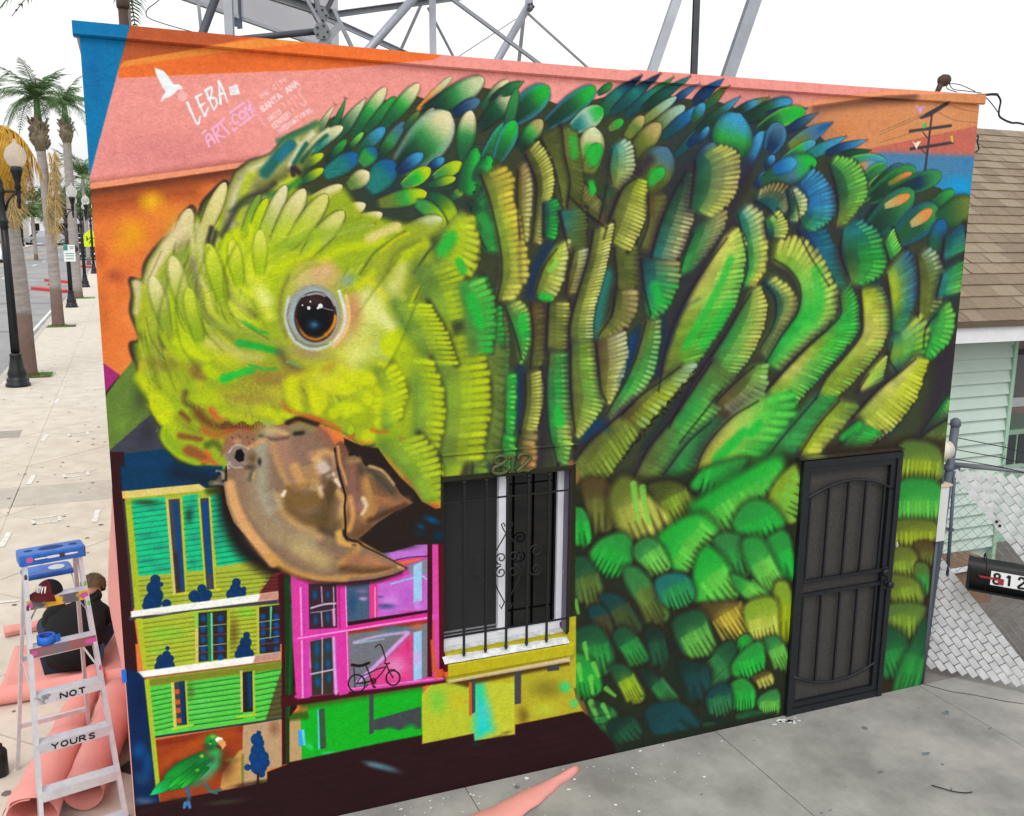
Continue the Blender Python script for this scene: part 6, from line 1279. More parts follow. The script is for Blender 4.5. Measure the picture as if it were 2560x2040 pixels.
# street paint
b = MB()
for y0 in range(60, 300, 12): flat_line(b, [(-8.5,y0),(-8.5,y0+5)], .14, -.134)
flat_line(b, [(-3.3,30),(-3.3,50)], .1, -.134); b.build('lane_marking', M['road_white'], kind='structure')
b = MB(); flat_line(b, [(-11.2,60),(-11.2,320)], .12, -.134); flat_line(b, [(-11.5,60),(-11.5,320)], .12, -.1335); b.build('centre_line', M['road_yellow'], kind='structure')
b = MB()
for y0 in (22, 33, 47, 62): flat_line(b, [(-6.5,y0),(-5,y0+.3),(-3.6,y0+.1)], .25, -.1335)
b.build('tar_patch', mat('tar seam', (104,104,106), .9), kind='structure')

# ------------------------------------------------------------------ billboard frame on the roof
BB = thing('billboard_frame', 'grey bolted steel legs and braces of a billboard rising over the mural roof', 'billboard')
def to_roof(a, c):
    a, c = Vector(a), Vector(c); d = a-c
    return a + d*((4.3-a.z)/d.z) if abs(d.z) > .05 else a
def beam(kind, a, c, w, m, down=False, h=None):
    if down: a = to_roof(a, c)
    g = MB()
    if kind == 'i': g.ibeam(a, c, w, h or w, w*.14, up=(.3,1,0))
    elif kind == 't': g.tube([a, c], w/2, 12)
    elif kind == 'c': g.channel(a, c, w*.5, h or w, w*.12)
    else: g.bar(a, c, w, h or w)
    return g.build('leg' if down else 'brace', M[m], BB)
beam('i',(1.15,4,5.44),(1.15,4,6.6),.075,'steel_pale',True); beam('t',(.91,4,5.44),(1.12,4,5.95),.075,'steel_dark',True); beam('b',(.94,4.5,5.55),(.90,4.5,6.3),.03,'galv',True)
beam('c',(1.30,4.5,6.0),(2.26,4.5,5.80),.09,'steel_grey'); beam('t',(1.10,4.0,5.39),(1.98,4.0,5.55),.062,'steel_dark'); beam('b',(1.90,4,5.34),(2.18,4,5.62),.07,'galv',True)
beam('b',(2.16,4.2,5.80),(2.42,4.2,5.29),.035,'galv'); beam('c',(2.26,4.6,5.84),(3.9,4.6,6.2),.06,'steel_grey'); beam('t',(2.47,4,5.44),(3.2,4,6.26),.085,'galv',True)
beam('b',(3.04,5,5.60),(3.40,5,6.35),.03,'steel_grey',True); beam('i',(3.17,4.2,5.46),(3.16,4.2,6.6),.07,'steel_pale',True); beam('b',(3.24,4.6,6.0),(3.60,4.6,5.40),.022,'steel_grey'); beam('b',(3.05,4.3,6.24),(4.9,4.3,5.19),.035,'galv')
beam('t',(4.19,5,5.61),(4.56,5,6.22),.09,'galv',True); beam('b',(4.55,5,6.16),(4.62,5,6.6),.07,'steel_pale'); beam('b',(4.70,5.6,5.74),(4.76,5.6,6.3),.035,'steel_grey',True); beam('b',(4.55,5,6.14),(5.6,5,5.42),.022,'galv'); beam('b',(4.65,5.6,6.2),(3.7,5.6,5.57),.012,'galv')
beam('c',(2.2,5,5.90),(3.3,5,5.52),.06,'steel_pale'); beam('c',(2.1,5.2,5.98),(3.1,5.2,5.65),.05,'steel_pale'); beam('b',(2.06,4.4,5.77),(1.96,4.4,6.3),.045,'steel_grey'); beam('b',(2.06,4.4,5.70),(2.38,4.4,6.3),.045,'steel_dark'); beam('b',(1.96,4.6,6.02),(2.20,4.6,5.54),.03,'galv'); beam('b',(1.78,4.3,6.12),(2.14,4.3,5.52),.03,'galv')
beam('i',(5.04,3,5.25),(5.44,3,6.36),.09,'steel_pale',True); beam('i',(5.65,3.2,5.30),(5.64,3.2,6.4),.06,'steel_dark',True); beam('i',(5.93,3,5.27),(6.34,3,6.42),.12,'galv',True)
for c_, r_, n_ in (((2.06,4.36,5.77),.085,6),((1.99,3.96,5.54),.085,6),((4.56,4.95,6.2),.05,5)):
    g = MB(); g.lathe([(r_,0),(r_,.018)], c_, n_, Matrix.Rotation(R(90),4,'X'), False); g.build('gusset_plate', M['steel_grey'], BB)
    g = MB()
    for k in range(5): g.lathe([(.011,0),(.011,.016),(.006,.02)], (c_[0]+r_*.62*math.cos(k*1.26), c_[1]-.018, c_[2]+r_*.62*math.sin(k*1.26)), 6, Matrix.Rotation(R(90),4,'X'))
    g.build('bolts', M['steel_dark'], BB)
# the back of the sign face, running away behind the frame
dv = Vector((.67,.74,0)).normalized(); P0 = Vector((.45,4.7,5.97)); nrm = Vector((-dv.y, dv.x, 0))
for k, (a0, a1, dz) in enumerate(((0,1.45,0),(1.55,3.6,0))):
    g = MB(); a, c = P0+dv*a0, P0+dv*a1
    g.bar(a+Vector((0,0,.62)), c+Vector((0,0,.62)), .03, 1.2); g.build('sign_panel', M['panel_grey'], BB)
    g = MB(); g.bar(a, c, .05, .04); g.build('panel_edge', M['steel_pale'], BB)
for a0 in (1.5, 3.0):
    c = P0+dv*a0+nrm*.02; g = MB(); g.channel(c+Vector((0,0,-.1 if a0 < 2 else -.16)), c+Vector((0,0,1.3)), .05, .12, .012, up=tuple(dv)); g.build('stringer', mat('blue grey steel', (84,100,116), .5, .2, 3), BB)
g = MB(); g.bar((2.9,6.05,5.58),(2.9,6.05,5.63),.16,.14); g.build('bracket', mat('rusted bracket', (120,64,60), .8, .3, 12), BB)
wm = thing('roof_wire', 'thin drooping wire loop over the left roof corner', 'wire'); g = MB(); g.tube([Canvas.smooth(np.array(p_), n=6) for p_ in [[(.75,3,5.26),(.55,3,5.30),(.42,3,5.34),(.42,3,5.40),(.50,3,5.47),(.62,3,5.60),(.7,3,5.9)]]][0], .004, 5); g.tube([(.75,3,5.26),(.9,3,4.3)], .004, 5); g.build('wire', M['iron'], wm)
vp = thing('vent_pipe', 'short rusty brown pipe standing on the left end of the roof', 'pipe', (.24,3,4.3)); g = MB(); g.tube([(0,0,0),(0,0,1.10)], .036, 12); g.build('pipe', M['vent_brown'], vp); g = MB(); g.lathe([(.045,0),(.05,.02),(.045,.09),(.02,.1)], (0,0,1.09), 12); g.build('cap', M['vent_brown'], vp)
# service drop at the right roof corner
wh = thing('weatherhead', 'rusty weatherhead with loose wires at the right end of the mural roof', 'weatherhead')
g = MB(); g.tube([(5.95,.3,4.3),(5.97,.3,4.70),(5.985,.3,4.78),(6.02,.3,4.85)], [.018,.018,.02,.024], 10); g.build('mast', M['vent_brown'], wh)
g = MB(); g.lathe([(.018,-.055),(.042,-.03),(.047,.0),(.036,.035),(.012,.05)], (6.045,.3,4.868), 12, Matrix.Rotation(R(70),4,'Y')); g.build('hood', M['vent_brown'], wh)
for p_ in ([(6.07,.28,4.85),(6.09,.25,4.80),(6.16,.2,4.785),(6.22,.1,4.76)],[(6.05,.27,4.84),(6.03,.25,4.80),(6.08,.2,4.77)],[(6.06,.27,4.84),(6.12,.22,4.83),(6.2,.14,4.775)]): g = MB(); g.tube(Canvas.smooth(np.array(p_), n=5), .0035, 5); g.build('wire', M['iron'], wh)
sd = thing('service_cable', 'black cable looping from the right roof corner to the neighbouring house', 'cable')
for p_, r_ in (([(6.13,.06,4.735),(6.21,.06,4.74),(6.28,.06,4.75),(6.34,.06,4.752)],.011),([(6.34,.06,4.752),(6.39,.07,4.71),(6.385,.07,4.65),(6.38,.06,4.60),(6.43,.06,4.575),(6.52,.06,4.555),(6.65,.06,4.55),(7.4,.3,4.50),(9,.6,4.45)],.008),([(6.15,.06,4.73),(6.23,.06,4.72),(6.32,.06,4.66),(6.38,.06,4.61)],.004)): g = MB(); g.tube(Canvas.smooth(np.array(p_), n=6), r_, 6); g.build('cable', M['iron'], sd)
g = MB(); g.tube(Canvas.smooth(np.array([(6.10,.05,4.40),(6.15,.03,4.44),(6.14,.02,4.39),(6.16,.02,4.34),(6.12,.03,4.31)]), n=5), .006, 5); g.build('hook', M['iron'], sd)

# ------------------------------------------------------------------ neighbouring house
HS = thing('neighbour_house', 'mint green clapboard house with a tan shingle roof right of the mural', 'house')
g = MB(); g.add([(6.35,1.56,-.3),(8.6,1.56,-.3),(8.6,1.56,2.9),(6.35,1.56,2.9)], [(0,1,2,3)]); g.add([(8.6,1.56,-.3),(8.6,3.2,-.3),(8.6,3.2,2.9),(8.6,1.56,2.9)], [(0,1,2,3)]); g.build('wall', M['mint'], HS)
z = .42; k = 0
while z < 2.78:
    g = MB(); g.add([(6.35,1.50,z),(8.575,1.50,z),(8.575,1.535,z+.140),(6.35,1.535,z+.140),(6.35,1.555,z),(8.575,1.555,z)], [(0,1,2,3),(4,5,1,0)]); g.build('siding_board', M['mint'], HS); z += .128
g = MB(); g.bev(8.575, 8.625, 1.49, 1.56, -.2, 2.8, .004); g.build('corner_trim', M['mint_trim'], HS)
g = MB(); g.b3(6.35, 14, 1.085, 1.115, 2.70, 2.93); g.build('fascia', M['white_paint'], HS)
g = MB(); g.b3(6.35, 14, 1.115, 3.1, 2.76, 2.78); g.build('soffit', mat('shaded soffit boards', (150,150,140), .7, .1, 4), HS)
g = MB(); g.b3(8.65, 14, 3.2, 3.3, -.2, 2.8); g.build('porch_wall', mat('pinkish stucco', (150,134,128), .85, .1, 5, .3, 40), HS)
ey, ez, ry, rz_ = 1.02, 2.90, 4.6, 5.15; sl = math.hypot(ry-ey, rz_-ez); ca, sa = (ry-ey)/sl, (rz_-ez)/sl
def on_roof(x, t, h=0): return (x, ey+ca*t-sa*h, ez+sa*t+ca*h)
g = MB(); v = [on_roof(6.3,0,0), on_roof(15,0,0), on_roof(15,sl,0), on_roof(6.3,sl,0)]; v += [on_roof(6.3,0,-.06), on_roof(15,0,-.06), on_roof(15,sl,-.06), on_roof(6.3,sl,-.06)]; g.add(v, [(0,1,2,3),(7,6,5,4),(0,4,5,1),(3,2,6,7),(0,3,7,4),(1,5,6,2)]); g.add([on_roof(6.3,sl,0),on_roof(15,sl,0),(15,8.2,2.9),(6.3,8.2,2.9)], [(0,1,2,3)]); RF = g.build('roof', SHG[1], HS)
rows = 22; ex = sl/rows; meshes = []
for k in range(8):                                       # a few cut shingles, shared by the whole roof
    w = (.30,.24,.34,.27,.22,.36,.29,.32)[k]; g = MB(); e = .019
    g.add([(0,0,e),(w-.006,0,e*(.8+.05*k)),(w-.006,ex*1.12,.003),(0,ex*1.12,.003),(0,0,0),(w-.006,0,0)], [(0,1,2,3),(0,4,5,1)]); me = g.mesh('shingle'); me.materials.append(SHG[k % 4]); meshes.append((me, w))
rot = math.atan2(sa, ca); far = MB(); ns = 0
for r_ in range(rows):
    t = r_*ex; lo = 7.0+(11.05-7.0)*r_/rows; hi = 8.75+(13.2-8.75)*r_/rows; x = 6.3-rng.random()*.3
    while x < 14.6:
        me, w = rng.choice(meshes); p_ = on_roof(x, t, .001*rng.random())
        if lo < x < hi and ns < 298: put('shingle', me, RF, loc=p_, rot=(rot, 0, 0)); ns += 1
        elif lo-2.2 < x < hi+1.5: far.add([on_roof(x,t,.012),on_roof(x+w-.006,t,.012),on_roof(x+w-.006,t+ex*1.1,.003),on_roof(x,t+ex*1.1,.003),on_roof(x,t,0),on_roof(x+w-.006,t,0)], [(0,1,2,3),(0,4,5,1)])
        x += w
far.build('shingle', SHG[2], RF, kind='stuff')
PS = thing('porch_step', 'brown board porch steps with white nosing behind the chain link fence', 'steps')
for k, (ya, yb, zt) in enumerate(((1.12,1.48,.42),)):
    for i in range(20): g = MB(); x = 6.5+i*.085; g.b3(x, x+.078, ya, yb, zt-.03, zt); g.build('board', M['wood_brown'], PS)
    g = MB(); g.b3(6.5, 8.2, ya-.02, ya, zt-.035, zt+.008); g.build('nosing', M['white_paint'], PS); g = MB(); g.b3(6.5, 8.2, ya+.02, yb, -.1, zt-.035); g.build('riser', M['wood_brown'], PS)
AC = thing('air_conditioner', 'pale box air conditioner with dark grilles on the porch wall', 'air conditioner', (9.66,2.4,.95))
g = MB(); g.bev(0, 1.1, 0, .7, 0, .48, .01); g.build('housing', M['mint_trim'], AC)
for x0 in (.03,.24,.46,.68): g = MB(); g.b3(x0, x0+.17, -.012, -.001, .06, .42); g.build('grille', mat('dark grille', (62,70,74), .6), AC)
g = MB(); g.b3(.1, 1.0, .1, .6, -1.0, -.004); g.build('stand', M['mint_trim'], AC)
# window sill of the porch
PW = put('porch_window', None, HS); g = MB(); g.b3(9.5, 12, 3.14, 3.19, 1.52, 1.64); g.build('ledge', M['white_paint'], PW); g = MB(); g.b3(9.5, 12, 3.17, 3.195, 1.64, 2.2); g.build('pane', mat('curtained pane', (120,118,124), .3, .15, 6, stretch=(8,1,1)), PW); g = MB(); g.b3(9.5, 12, 3.14, 3.18, 2.2, 2.26); g.build('head', M['metal_dark'], PW)

# ------------------------------------------------------------------ chain link fence with privacy slats
fd = Vector((.6,-.8,0)); fn_ = Vector((-.8,-.6,0)); F0 = Vector((6.32,.12,0))
def fp(s, z, off=0.0): return F0 + fd*s + fn_*off + Vector((0,0,z))
FC = thing('chain_link_fence', 'chain link fence woven with off white slats and an open triangle beside the mural', 'fence')
g = MB(); g.tube([fp(-.075,-.05), fp(-.03,1.2), fp(0,2.18)], .035, 12); g.lathe([(.037,0),(.045,.012),(.04,.05),(.015,.07)], fp(0,2.17), 12); g.build('post', M['grey_pipe'], FC)
g = MB(); g.tube([fp(.055,.9), fp(.03,1.8)], .014, 8); g.build('tension_bar', M['grey_pipe'], FC)
g = MB(); g.tube([fp(2.6,-.05), fp(2.6,2.18)], .032, 12); g.build('post', M['grey_pipe'], FC)
g = MB(); g.tube([fp(0,1.846,-.02), fp(.55,1.868,-.02), fp(2.6,1.87,-.02)], .021, 10); g.build('top_rail', M['galv'], FC)
for z in (1.80, 1.28): g = MB(); g.lathe([(.042,0),(.046,.01),(.046,.03),(.042,.04)], fp(-.02 if z > 1.5 else -.04,z), 12); g.bar(fp(-.0,z+.02), fp(.07,z+.02), .012, .025); g.build('clamp', M['grey_pipe'], FC)
for a, c in (((0,2.08),(2.6,1.98)),((.0,1.98),(2.6,1.95)),((.0,1.90),(2.6,1.90))):
    g = MB(); P = [fp(a[0]+(c[0]-a[0])*i/14, a[1]+(c[1]-a[1])*i/14-.05*math.sin(math.pi*i/14)*(1+.5*(i%3==0)), 0) for i in range(15)]; g.tube(P, .0038, 5)
    for i in (2,5,8,11): q = P[i]; g.tube([q+Vector((.0,.01,-.025)), q, q+Vector((0,-.01,.025))], .0025, 4)
    g.build('barbed_wire', M['iron'], FC)
# slats: diagonal strips that dip under a wire at every diamond
SL = Vector((.532,-.593)); SLn = SL.normalized(); Q = Vector((-SLn.y, SLn.x))     # along a strip, across it (s, z)
pitch, seg = .0615, .105
def inside(s, z): return -.06 < s < 2.5 and .07-.02*max(0, s) < z < 1.815
nsl = 0; rest = MB()
for k in range(-40, 60):
    c0 = Vector((.032, 1.753)) + Q*(pitch*(k-.5))          # k = 0 is the first strip under the open triangle's upper edge
    if -7.9 < k < 0.5: continue                       # the strips that have been pulled out
    for j in range(-26, 44):
        a = c0 + SLn*(seg*(j+.5*(k % 2))); d = a + SLn*seg; mid = (a+d)/2
        if not inside(mid.x, mid.y): continue
        hw = pitch*.5-.003; trim = .004; jag = .0
        a2, d2 = a+SLn*trim, d-SLn*trim; bw = .006+.003*rng.random()
        cells = []
        for u in (0, .25, .5, .75, 1):
            p_ = a2+(d2-a2)*u; off = .004+bw*math.sin(math.pi*u); cells.append([fp((p_+Q*hw*e).x, (p_+Q*hw*e).y, off) for e in (-1, 1)])
        verts = [v for c in cells for v in c]; faces = [(2*i, 2*i+2, 2*i+3, 2*i+1) for i in range(4)]
        if mid.x < .95 and nsl < 298: m_ = MB(); m_.add(verts, faces, True); m_.build('slat', M['slat'], FC); nsl += 1
        else: rest.add(verts, faces, True)
rest.build('slat', M['slat'], FC, kind='stuff')
bk = MB()                                                # far side of the slats so that the weave is closed
g = MB()
wires = [(SLn, Q, pitch), (Vector((SLn.x, -SLn.y)), Vector((SLn.y, SLn.x)), pitch)]
for di, (dd, qq, p_) in enumerate(wires):
    for k in range(-60, 90):
        c0 = Vector((.0, 1.0)) + qq*(p_*k); P = []
        for j in range(-60, 90):
            a = c0 + dd*(.05*j)
            if -.03 < a.x < 2.5 and .06 < a.y < 1.84: P.append(fp(a.x, a.y, .0 if di else -.004))
        if len(P) > 2: g.tube([P[0], P[-1]], .0018, 4, False, False)
g.build('wire_mesh', M['galv'], FC, kind='stuff')
for s, z in ((.375,1.43),(.40,1.40)):
    g = MB(); g.lathe([(.012,0),(.012,.005)], fp(s,z,.016), 10, Matrix.Rotation(R(-53),4,'Z') @ Matrix.Rotation(R(90),4,'X')); g.build('tie_knob', M['iron'], FC)
# mailbox hung on the fence
MX = thing('mailbox', 'black metal mailbox with white 812 digits and a red flag hung on the fence', 'mailbox', fp(.225,.905,.14), math.atan2(-.8,.6))
Lm, Wm, Hm = .52, .17, .24
prof = [(-Wm/2,0),(Wm/2,0),(Wm/2,Hm-.075)]+[(Wm/2*math.cos(R(a)), Hm-.075+.075*math.sin(R(a))) for a in range(20,180,20)]+[(-Wm/2,Hm-.075)]
g = MB(); n = len(prof); v = [(x, y, z) for x in (0, Lm) for y, z in prof]; g.add(v, [tuple(range(n-1,-1,-1)), tuple(range(n,2*n))]); g.add(v, [(i,(i+1)%n,n+(i+1)%n,n+i) for i in range(n)], True); g.build('body', M['mail_black'], MX)
g = MB(); v = [(x, y*1.05, (z-.1)*1.04+.1) for x in (-.012, .012) for y, z in prof]; g.add(v, [tuple(range(n-1,-1,-1)), tuple(range(n,2*n))]+[(i,(i+1)%n,n+(i+1)%n,n+i) for i in range(n)]); g.build('door', M['mail_black'], MX)
sy = -Wm/2
g = MB(); g.b3(.16, .44, sy-.003, sy-.0005, .06, .175); g.build('number_plate', M['white_sign'], MX)
def digit(ch, x0, m_):
    q = {'8': eight, '1': [(.2,.78),(.55,1),(.55,0)], '2': [(.1,.75),(.25,.97),(.6,1),(.88,.82),(.8,.6),(.1,.02),(.95,.02)]}[ch]
    q = Canvas.smooth(np.array(q, float), n=5) if ch != '1' else np.array(q, float)
    for a, c in zip(q, q[1:]): m_.bar((x0+a[0]*.055, sy-.0045, .075+a[1]*.085), (x0+c[0]*.055, sy-.0045, .075+c[1]*.085), .003, .017, up=(0,0,1)) if abs(c[0]-a[0]) > abs(c[1]-a[1]) else m_.bar((x0+a[0]*.055, sy-.0045, .075+a[1]*.085), (x0+c[0]*.055, sy-.0045, .075+c[1]*.085), .017, .003, up=(0,1,0))
for ch, x0 in (('8',.178),('1',.262),('2',.350)): g = MB(); digit(ch, x0, g); g.build('digit', M['black_print'], MX)
g = MB(); g.b3(.075, .25, sy-.012, sy-.007, .108, .124); g.b3(.215, .255, sy-.0125, sy-.0065, .075, .124); g.build('flag', M['flag_red'], MX)
g = MB(); g.lathe([(.014,0),(.016,.008),(.008,.014)], (.075,sy,.116), 10, Matrix.Rotation(R(90),4,'X')); g.build('flag_pivot', M['iron'], MX)
g = MB(); g.tube([(.13,sy-.006,-.01),(.13,sy-.006,.17),(.12,sy*.6,.235),(.10,0,.285),(.09,Wm/2,.24),(.09,Wm/2+.03,.2)], .006, 6); g.build('strap', M['iron'], MX)
g = MB(); g.b3(0, Lm, -Wm/2-.01, Wm/2+.01, -.018, -.002); g.build('bracket', M['iron'], MX)
# electric meter and conduits at the right corner of the mural wall
EM = thing('electric_meter', 'round beige electric meter above a white box on the right wall corner', 'electric meter')
g = MB(); g.lathe([(.075,0),(.085,.01),(.085,.07),(.078,.075),(.075,.12),(.05,.125)], (6.108,.09,1.99), 18, Matrix.Rotation(R(90),4,'Y') @ Matrix.Rotation(R(0),4,'X')); g.build('meter_can', M['beige_meter'], EM)
g = MB(); g.tube([(6.19,.09,1.90),(6.185,.09,1.94)], [.03,.034], 10); g.build('elbow', mat('tan elbow', (176,156,130), .6), EM)
g = MB(); g.bev(6.11, 6.22, .02, .13, 1.24, 1.70, .006); g.build('box', mat('chipped white box', (206,208,206), .6, .1, 6, col2=(140,150,150), f0=.62, f1=.7), EM)
g = MB(); g.b3(6.10, 6.235, .01, .14, 1.702, 1.72); g.build('lid', mat('tan lid', (206,186,160), .7), EM)
g = MB(); g.tube([(6.165,.07,-.02),(6.165,.07,1.24)], .028, 12); g.tube([(6.165,.07,1.72),(6.165,.09,1.9)], .026, 12); g.build('conduit', M['grey_pipe'], EM)
g = MB(); g.tube([(6.125,.03,.2),(6.125,.03,1.23)], .007, 6); g.build('conduit', M['galv'], EM)
# ------------------------------------------------------------------ step ladder
LD = thing('step_ladder', 'paint smeared aluminium step ladder with a blue plastic top at the left corner', 'ladder', (-.30,.34,0), R(13))
LH, LT_, LB, LDp = 1.75, .16, .25, .42
def lp(side, z, dy=0): t = z/LH; return Vector(((LB+(LT_-LB)*t)*side, LDp*t+dy, z))
for sd_ in (-1, 1):
    g = MB(); a, c = lp(sd_, .0), lp(sd_, LH-.02); d = (c-a).normalized()
    g.bar(a, c, .004, .066, up=(0,1,0)); g.bar(a+Vector((-sd_*.011,-.032,0)), c+Vector((-sd_*.011,-.032,0)), .024, .004, up=(0,1,0)); g.bar(a+Vector((-sd_*.011,.032,0)), c+Vector((-sd_*.011,.032,0)), .024, .004, up=(0,1,0)); g.build('rail', M['alu'], LD)
    g = MB(); g.box(lp(sd_, .012), (.04,.085,.03)); g.build('foot', M['blue_plastic'], LD)
    r0, r1 = Vector((sd_*.235, 1.06, 0)), Vector((sd_*.14, LDp+.06, LH-.06)); g = MB(); g.bar(r0, r1, .022, .03, up=(0,1,0)); g.build('rear_rail', M['alu'], LD)
    g = MB(); a = lp(sd_, .95); c = r0+(r1-r0)*.55; g.bar(a, c, .004, .02); g.build('spreader', M['alu'], LD)
for k in range(2):
    r0, r1 = Vector((-.235,1.06,0)), Vector((-.14,LDp+.06,LH-.06)); t = .22+.33*k; a = r0+(r1-r0)*t; g = MB(); g.bar(a, Vector((-a.x,a.y,a.z)), .02, .03); g.build('rear_rung', M['alu'], LD)
smear = [mat('step smeared %s' % n_, (200,202,208), .45, .1, 7, .1, 60, metal=.3, col2=c_, f0=.55, f1=.6) for n_, c_ in (('magenta', (186,84,150)), ('grey', (92,98,112)), ('rust', (146,92,92)))]
step_mat = [mat('step with yellow and grey paint', (222,178,50), .5, .1, 6, metal=.1, col2=(96,98,108), f0=.5, f1=.56), mat('step with red and grey paint', (150,96,98), .5, .1, 5, metal=.1, col2=(110,112,124), f0=.5, f1=.56), mat('step with grey paint', (200,202,208), .5, .08, 6, metal=.2, col2=(120,126,136), f0=.55, f1=.6)]
for k in range(1, 7):
    z = LH-.28*k; a, c = lp(-1, z), lp(1, z); g = MB()
    x0, x1 = a.x+.003, c.x-.003; y = a.y
    g.b3(x0, x1, y-.036, y+.045, z-.006, z)
    for i in range(5): g.b3(x0, x1, y-.030+i*.017, y-.026+i*.017, z, z+.0022)
    g.build('step', M['alu'], LD)
    g = MB(); g.b3(x0, x1, y-.041, y-.037, z-.058, z+.001); s_ = g.build('step_front', step_mat[k-1] if k <= 3 else M['alu'], LD)
    g = MB()
    if k in (1, 6):
        for sx in (-1, 1): g.bar((sx*(x1-.01), y, z-.05), (sx*(x1-.075), y+.0, z-.012) if k == 6 else (sx*(x1+.004), y-.03, z-.17), .004, .02); 
        for sx in (-1, 1): g.bar((sx*(x1-.08), y-.02, z-.01), (sx*(x1+.005), y-.03, z-.16), .02, .003)
        g.build('step_brace', M['alu'], LD)
def paint_dab(par, x, y, z, w, h, m):
    g = MB(); n = 12; g.add([(x+w*math.copysign(abs(math.cos(2*math.pi*i/n))**.6, math.cos(2*math.pi*i/n)), y, z+h*math.copysign(abs(math.sin(2*math.pi*i/n))**.8, math.sin(2*math.pi*i/n))) for i in range(n)], [tuple(range(n))]); return g.build('paint_dab', m, par)
dabs = dict(mag=mat('magenta dab', (196,86,156), .5), gr=mat('green dab', (116,190,96), .5), pur=mat('plum dab', (96,48,80), .5), wh=mat('white dab', (226,226,230), .5), bk=mat('dark dab', (60,60,66), .5))
for k, x, m_, w in ((1,.15,'mag',.022),(1,-.155,'mag',.016),(2,.155,'mag',.035),(2,-.16,'mag',.015)):
    z = LH-.28*k; y = lp(1, z).y; paint_dab(LD, x, y-.0435, z-.028, w, .018, dabs[m_])
for sd_, z, m_ in ((1,1.50,'gr'),(1,1.38,'gr'),(-1,1.60,'bk'),(-1,1.42,'pur'),(1,.98,'mag')): p_ = lp(sd_, z); paint_dab(LD, p_.x-sd_*.009, p_.y-.0355, z, .008, .028, dabs[m_])
def marker(word, k, par, h=.036, x0=-.11, adv=.052):     # hand lettered words on the step fronts
    z0 = LH-.28*k-.048; y = lp(1, LH-.28*k).y-.0425; G = dict(FONT, U=[(0,1,.05,.2,.5,0,.9,.2,1,1)], Y=FONT['Y'], S=FONT['S'], N=FONT['N'], O=FONT['O'], T=FONT['T'], R=FONT['R'])
    for i, ch in enumerate(word):
        g = MB()
        for st_ in G[ch]:
            P = [(x0+i*adv+st_[j]*adv*.72, z0+st_[j+1]*h) for j in range(0, len(st_), 2)]
            for a, c in zip(P, P[1:]): g.bar((a[0], y, a[1]), (c[0], y, c[1]), .0015, .009, up=(0,0,1) if abs(c[0]-a[0]) > abs(c[1]-a[1]) else (1,0,0))
        g.build('letter', M['black_print'], par)
marker('NOT', 3, LD, x0=-.05); marker('YOURS', 4, LD, x0=-.13)
# blue top with its tool holes
g = MB(); zc = LH; g.bev(-.185, .185, LDp-.075, LDp+.075, zc-.07, zc, .008); cap_o = g.build('top_cap', M['blue_plastic'], LD)
for x, w, h in ((0,.07,.035),(-.125,.025,.018),(.125,.025,.018)):
    g = MB(); g.add([(x+w*math.cos(2*math.pi*i/20), LDp+h*math.sin(2*math.pi*i/20), zc+.0012) for i in range(20)], [tuple(range(20))]); g.build('tool_hole', mat('shaded hole', (20,50,110), .7), LD)
for x, w, h, m_ in ((-.13,.018,.018,'mag'),(-.07,.035,.005,'wh'),(.0,.04,.008,'wh'),(.05,.016,.016,'bk'),(.10,.04,.006,'wh')): paint_dab(LD, x, LDp-.0765, zc-.035, w, h, dabs[m_])
# folding paint shelf behind the top step
g = MB(); zs_ = 1.50; g.bev(-.14, .15, LDp+.17, LDp+.36, zs_, zs_+.03, .012); g.build('paint_shelf', M['blue_plastic'], LD)
g = MB(); g.add([(.06+.05*math.cos(i*.5), LDp+.26+.05*math.sin(i*.5), zs_+.0315) for i in range(12)], [tuple(range(12))]); g.build('paint_dab', mat('spilt white paint', (200,210,216), .5), LD)
for sx in (-1, 1): g = MB(); g.bar((sx*.135,LDp+.2,zs_), (sx*.13,LDp-.02,1.38), .006, .006); g.build('shelf_arm', M['alu'], LD)
lm = LD.matrix_world
def lw(x, y, z): c, s = math.cos(R(13)), math.sin(R(13)); return (-.30+c*x-s*y, .34+s*x+c*y, z)
# baseball cap and tape roll left on the steps
zstep = LH-.28; ys = lp(1, zstep).y
CP = thing('baseball_cap', 'red and black cap with white letters lying on the top ladder step', 'cap', lw(-.03, ys+.05, zstep+.003), R(228)); CP.scale = (.86,.86,.8)
cap_r, cap_b = mat('dark red cap cloth', (84,10,22), .85, .2, 14, .25, 200), M['black_cloth']
def crown(u, v):
    a = u*2*math.pi; t = v*math.pi/2*.98; r = .086; return (r*math.cos(a)*math.cos(t)*1.08, r*math.sin(a)*math.cos(t), .098*math.sin(t)+.0)
for k in range(6):
    g = MB(); g.grid(lambda u, v, k=k: crown((k+u)/6, v), 6, 8); g.build('panel', cap_b if k in (1,2,4) else cap_r, CP)
g = MB()
def brim(u, v): a = (u-.5)*R(130); r = .086+v*.078*math.cos((u-.5)*2.1); return (r*math.cos(a)*1.05, r*math.sin(a), .012-.018*v*v-.03*(2*(u-.5))**2*v+.004)
g.grid(brim, 16, 6); g.grid(lambda u, v: (brim(1-u, v)[0], brim(1-u, v)[1], brim(1-u, v)[2]-.004), 16, 6); g.build('brim', cap_r, CP)
g = MB(); g.lathe([(.01,.0),(.009,.006),(.004,.009)], (0,0,.095), 10); g.build('button', cap_b, CP)
for i, ch in enumerate('ORNI'):
    for st_ in FONT[ch]:
        g = MB(); P = []
        for j in range(0, len(st_), 2):
            u = -.125+(i+st_[j]*.72)*.062; v = .16+.34*st_[j+1]; P.append(Vector(crown(u, v))*1.025)
        g.tube(P, .0055, 5)
        g.build('letter', M['white_sign'], CP)
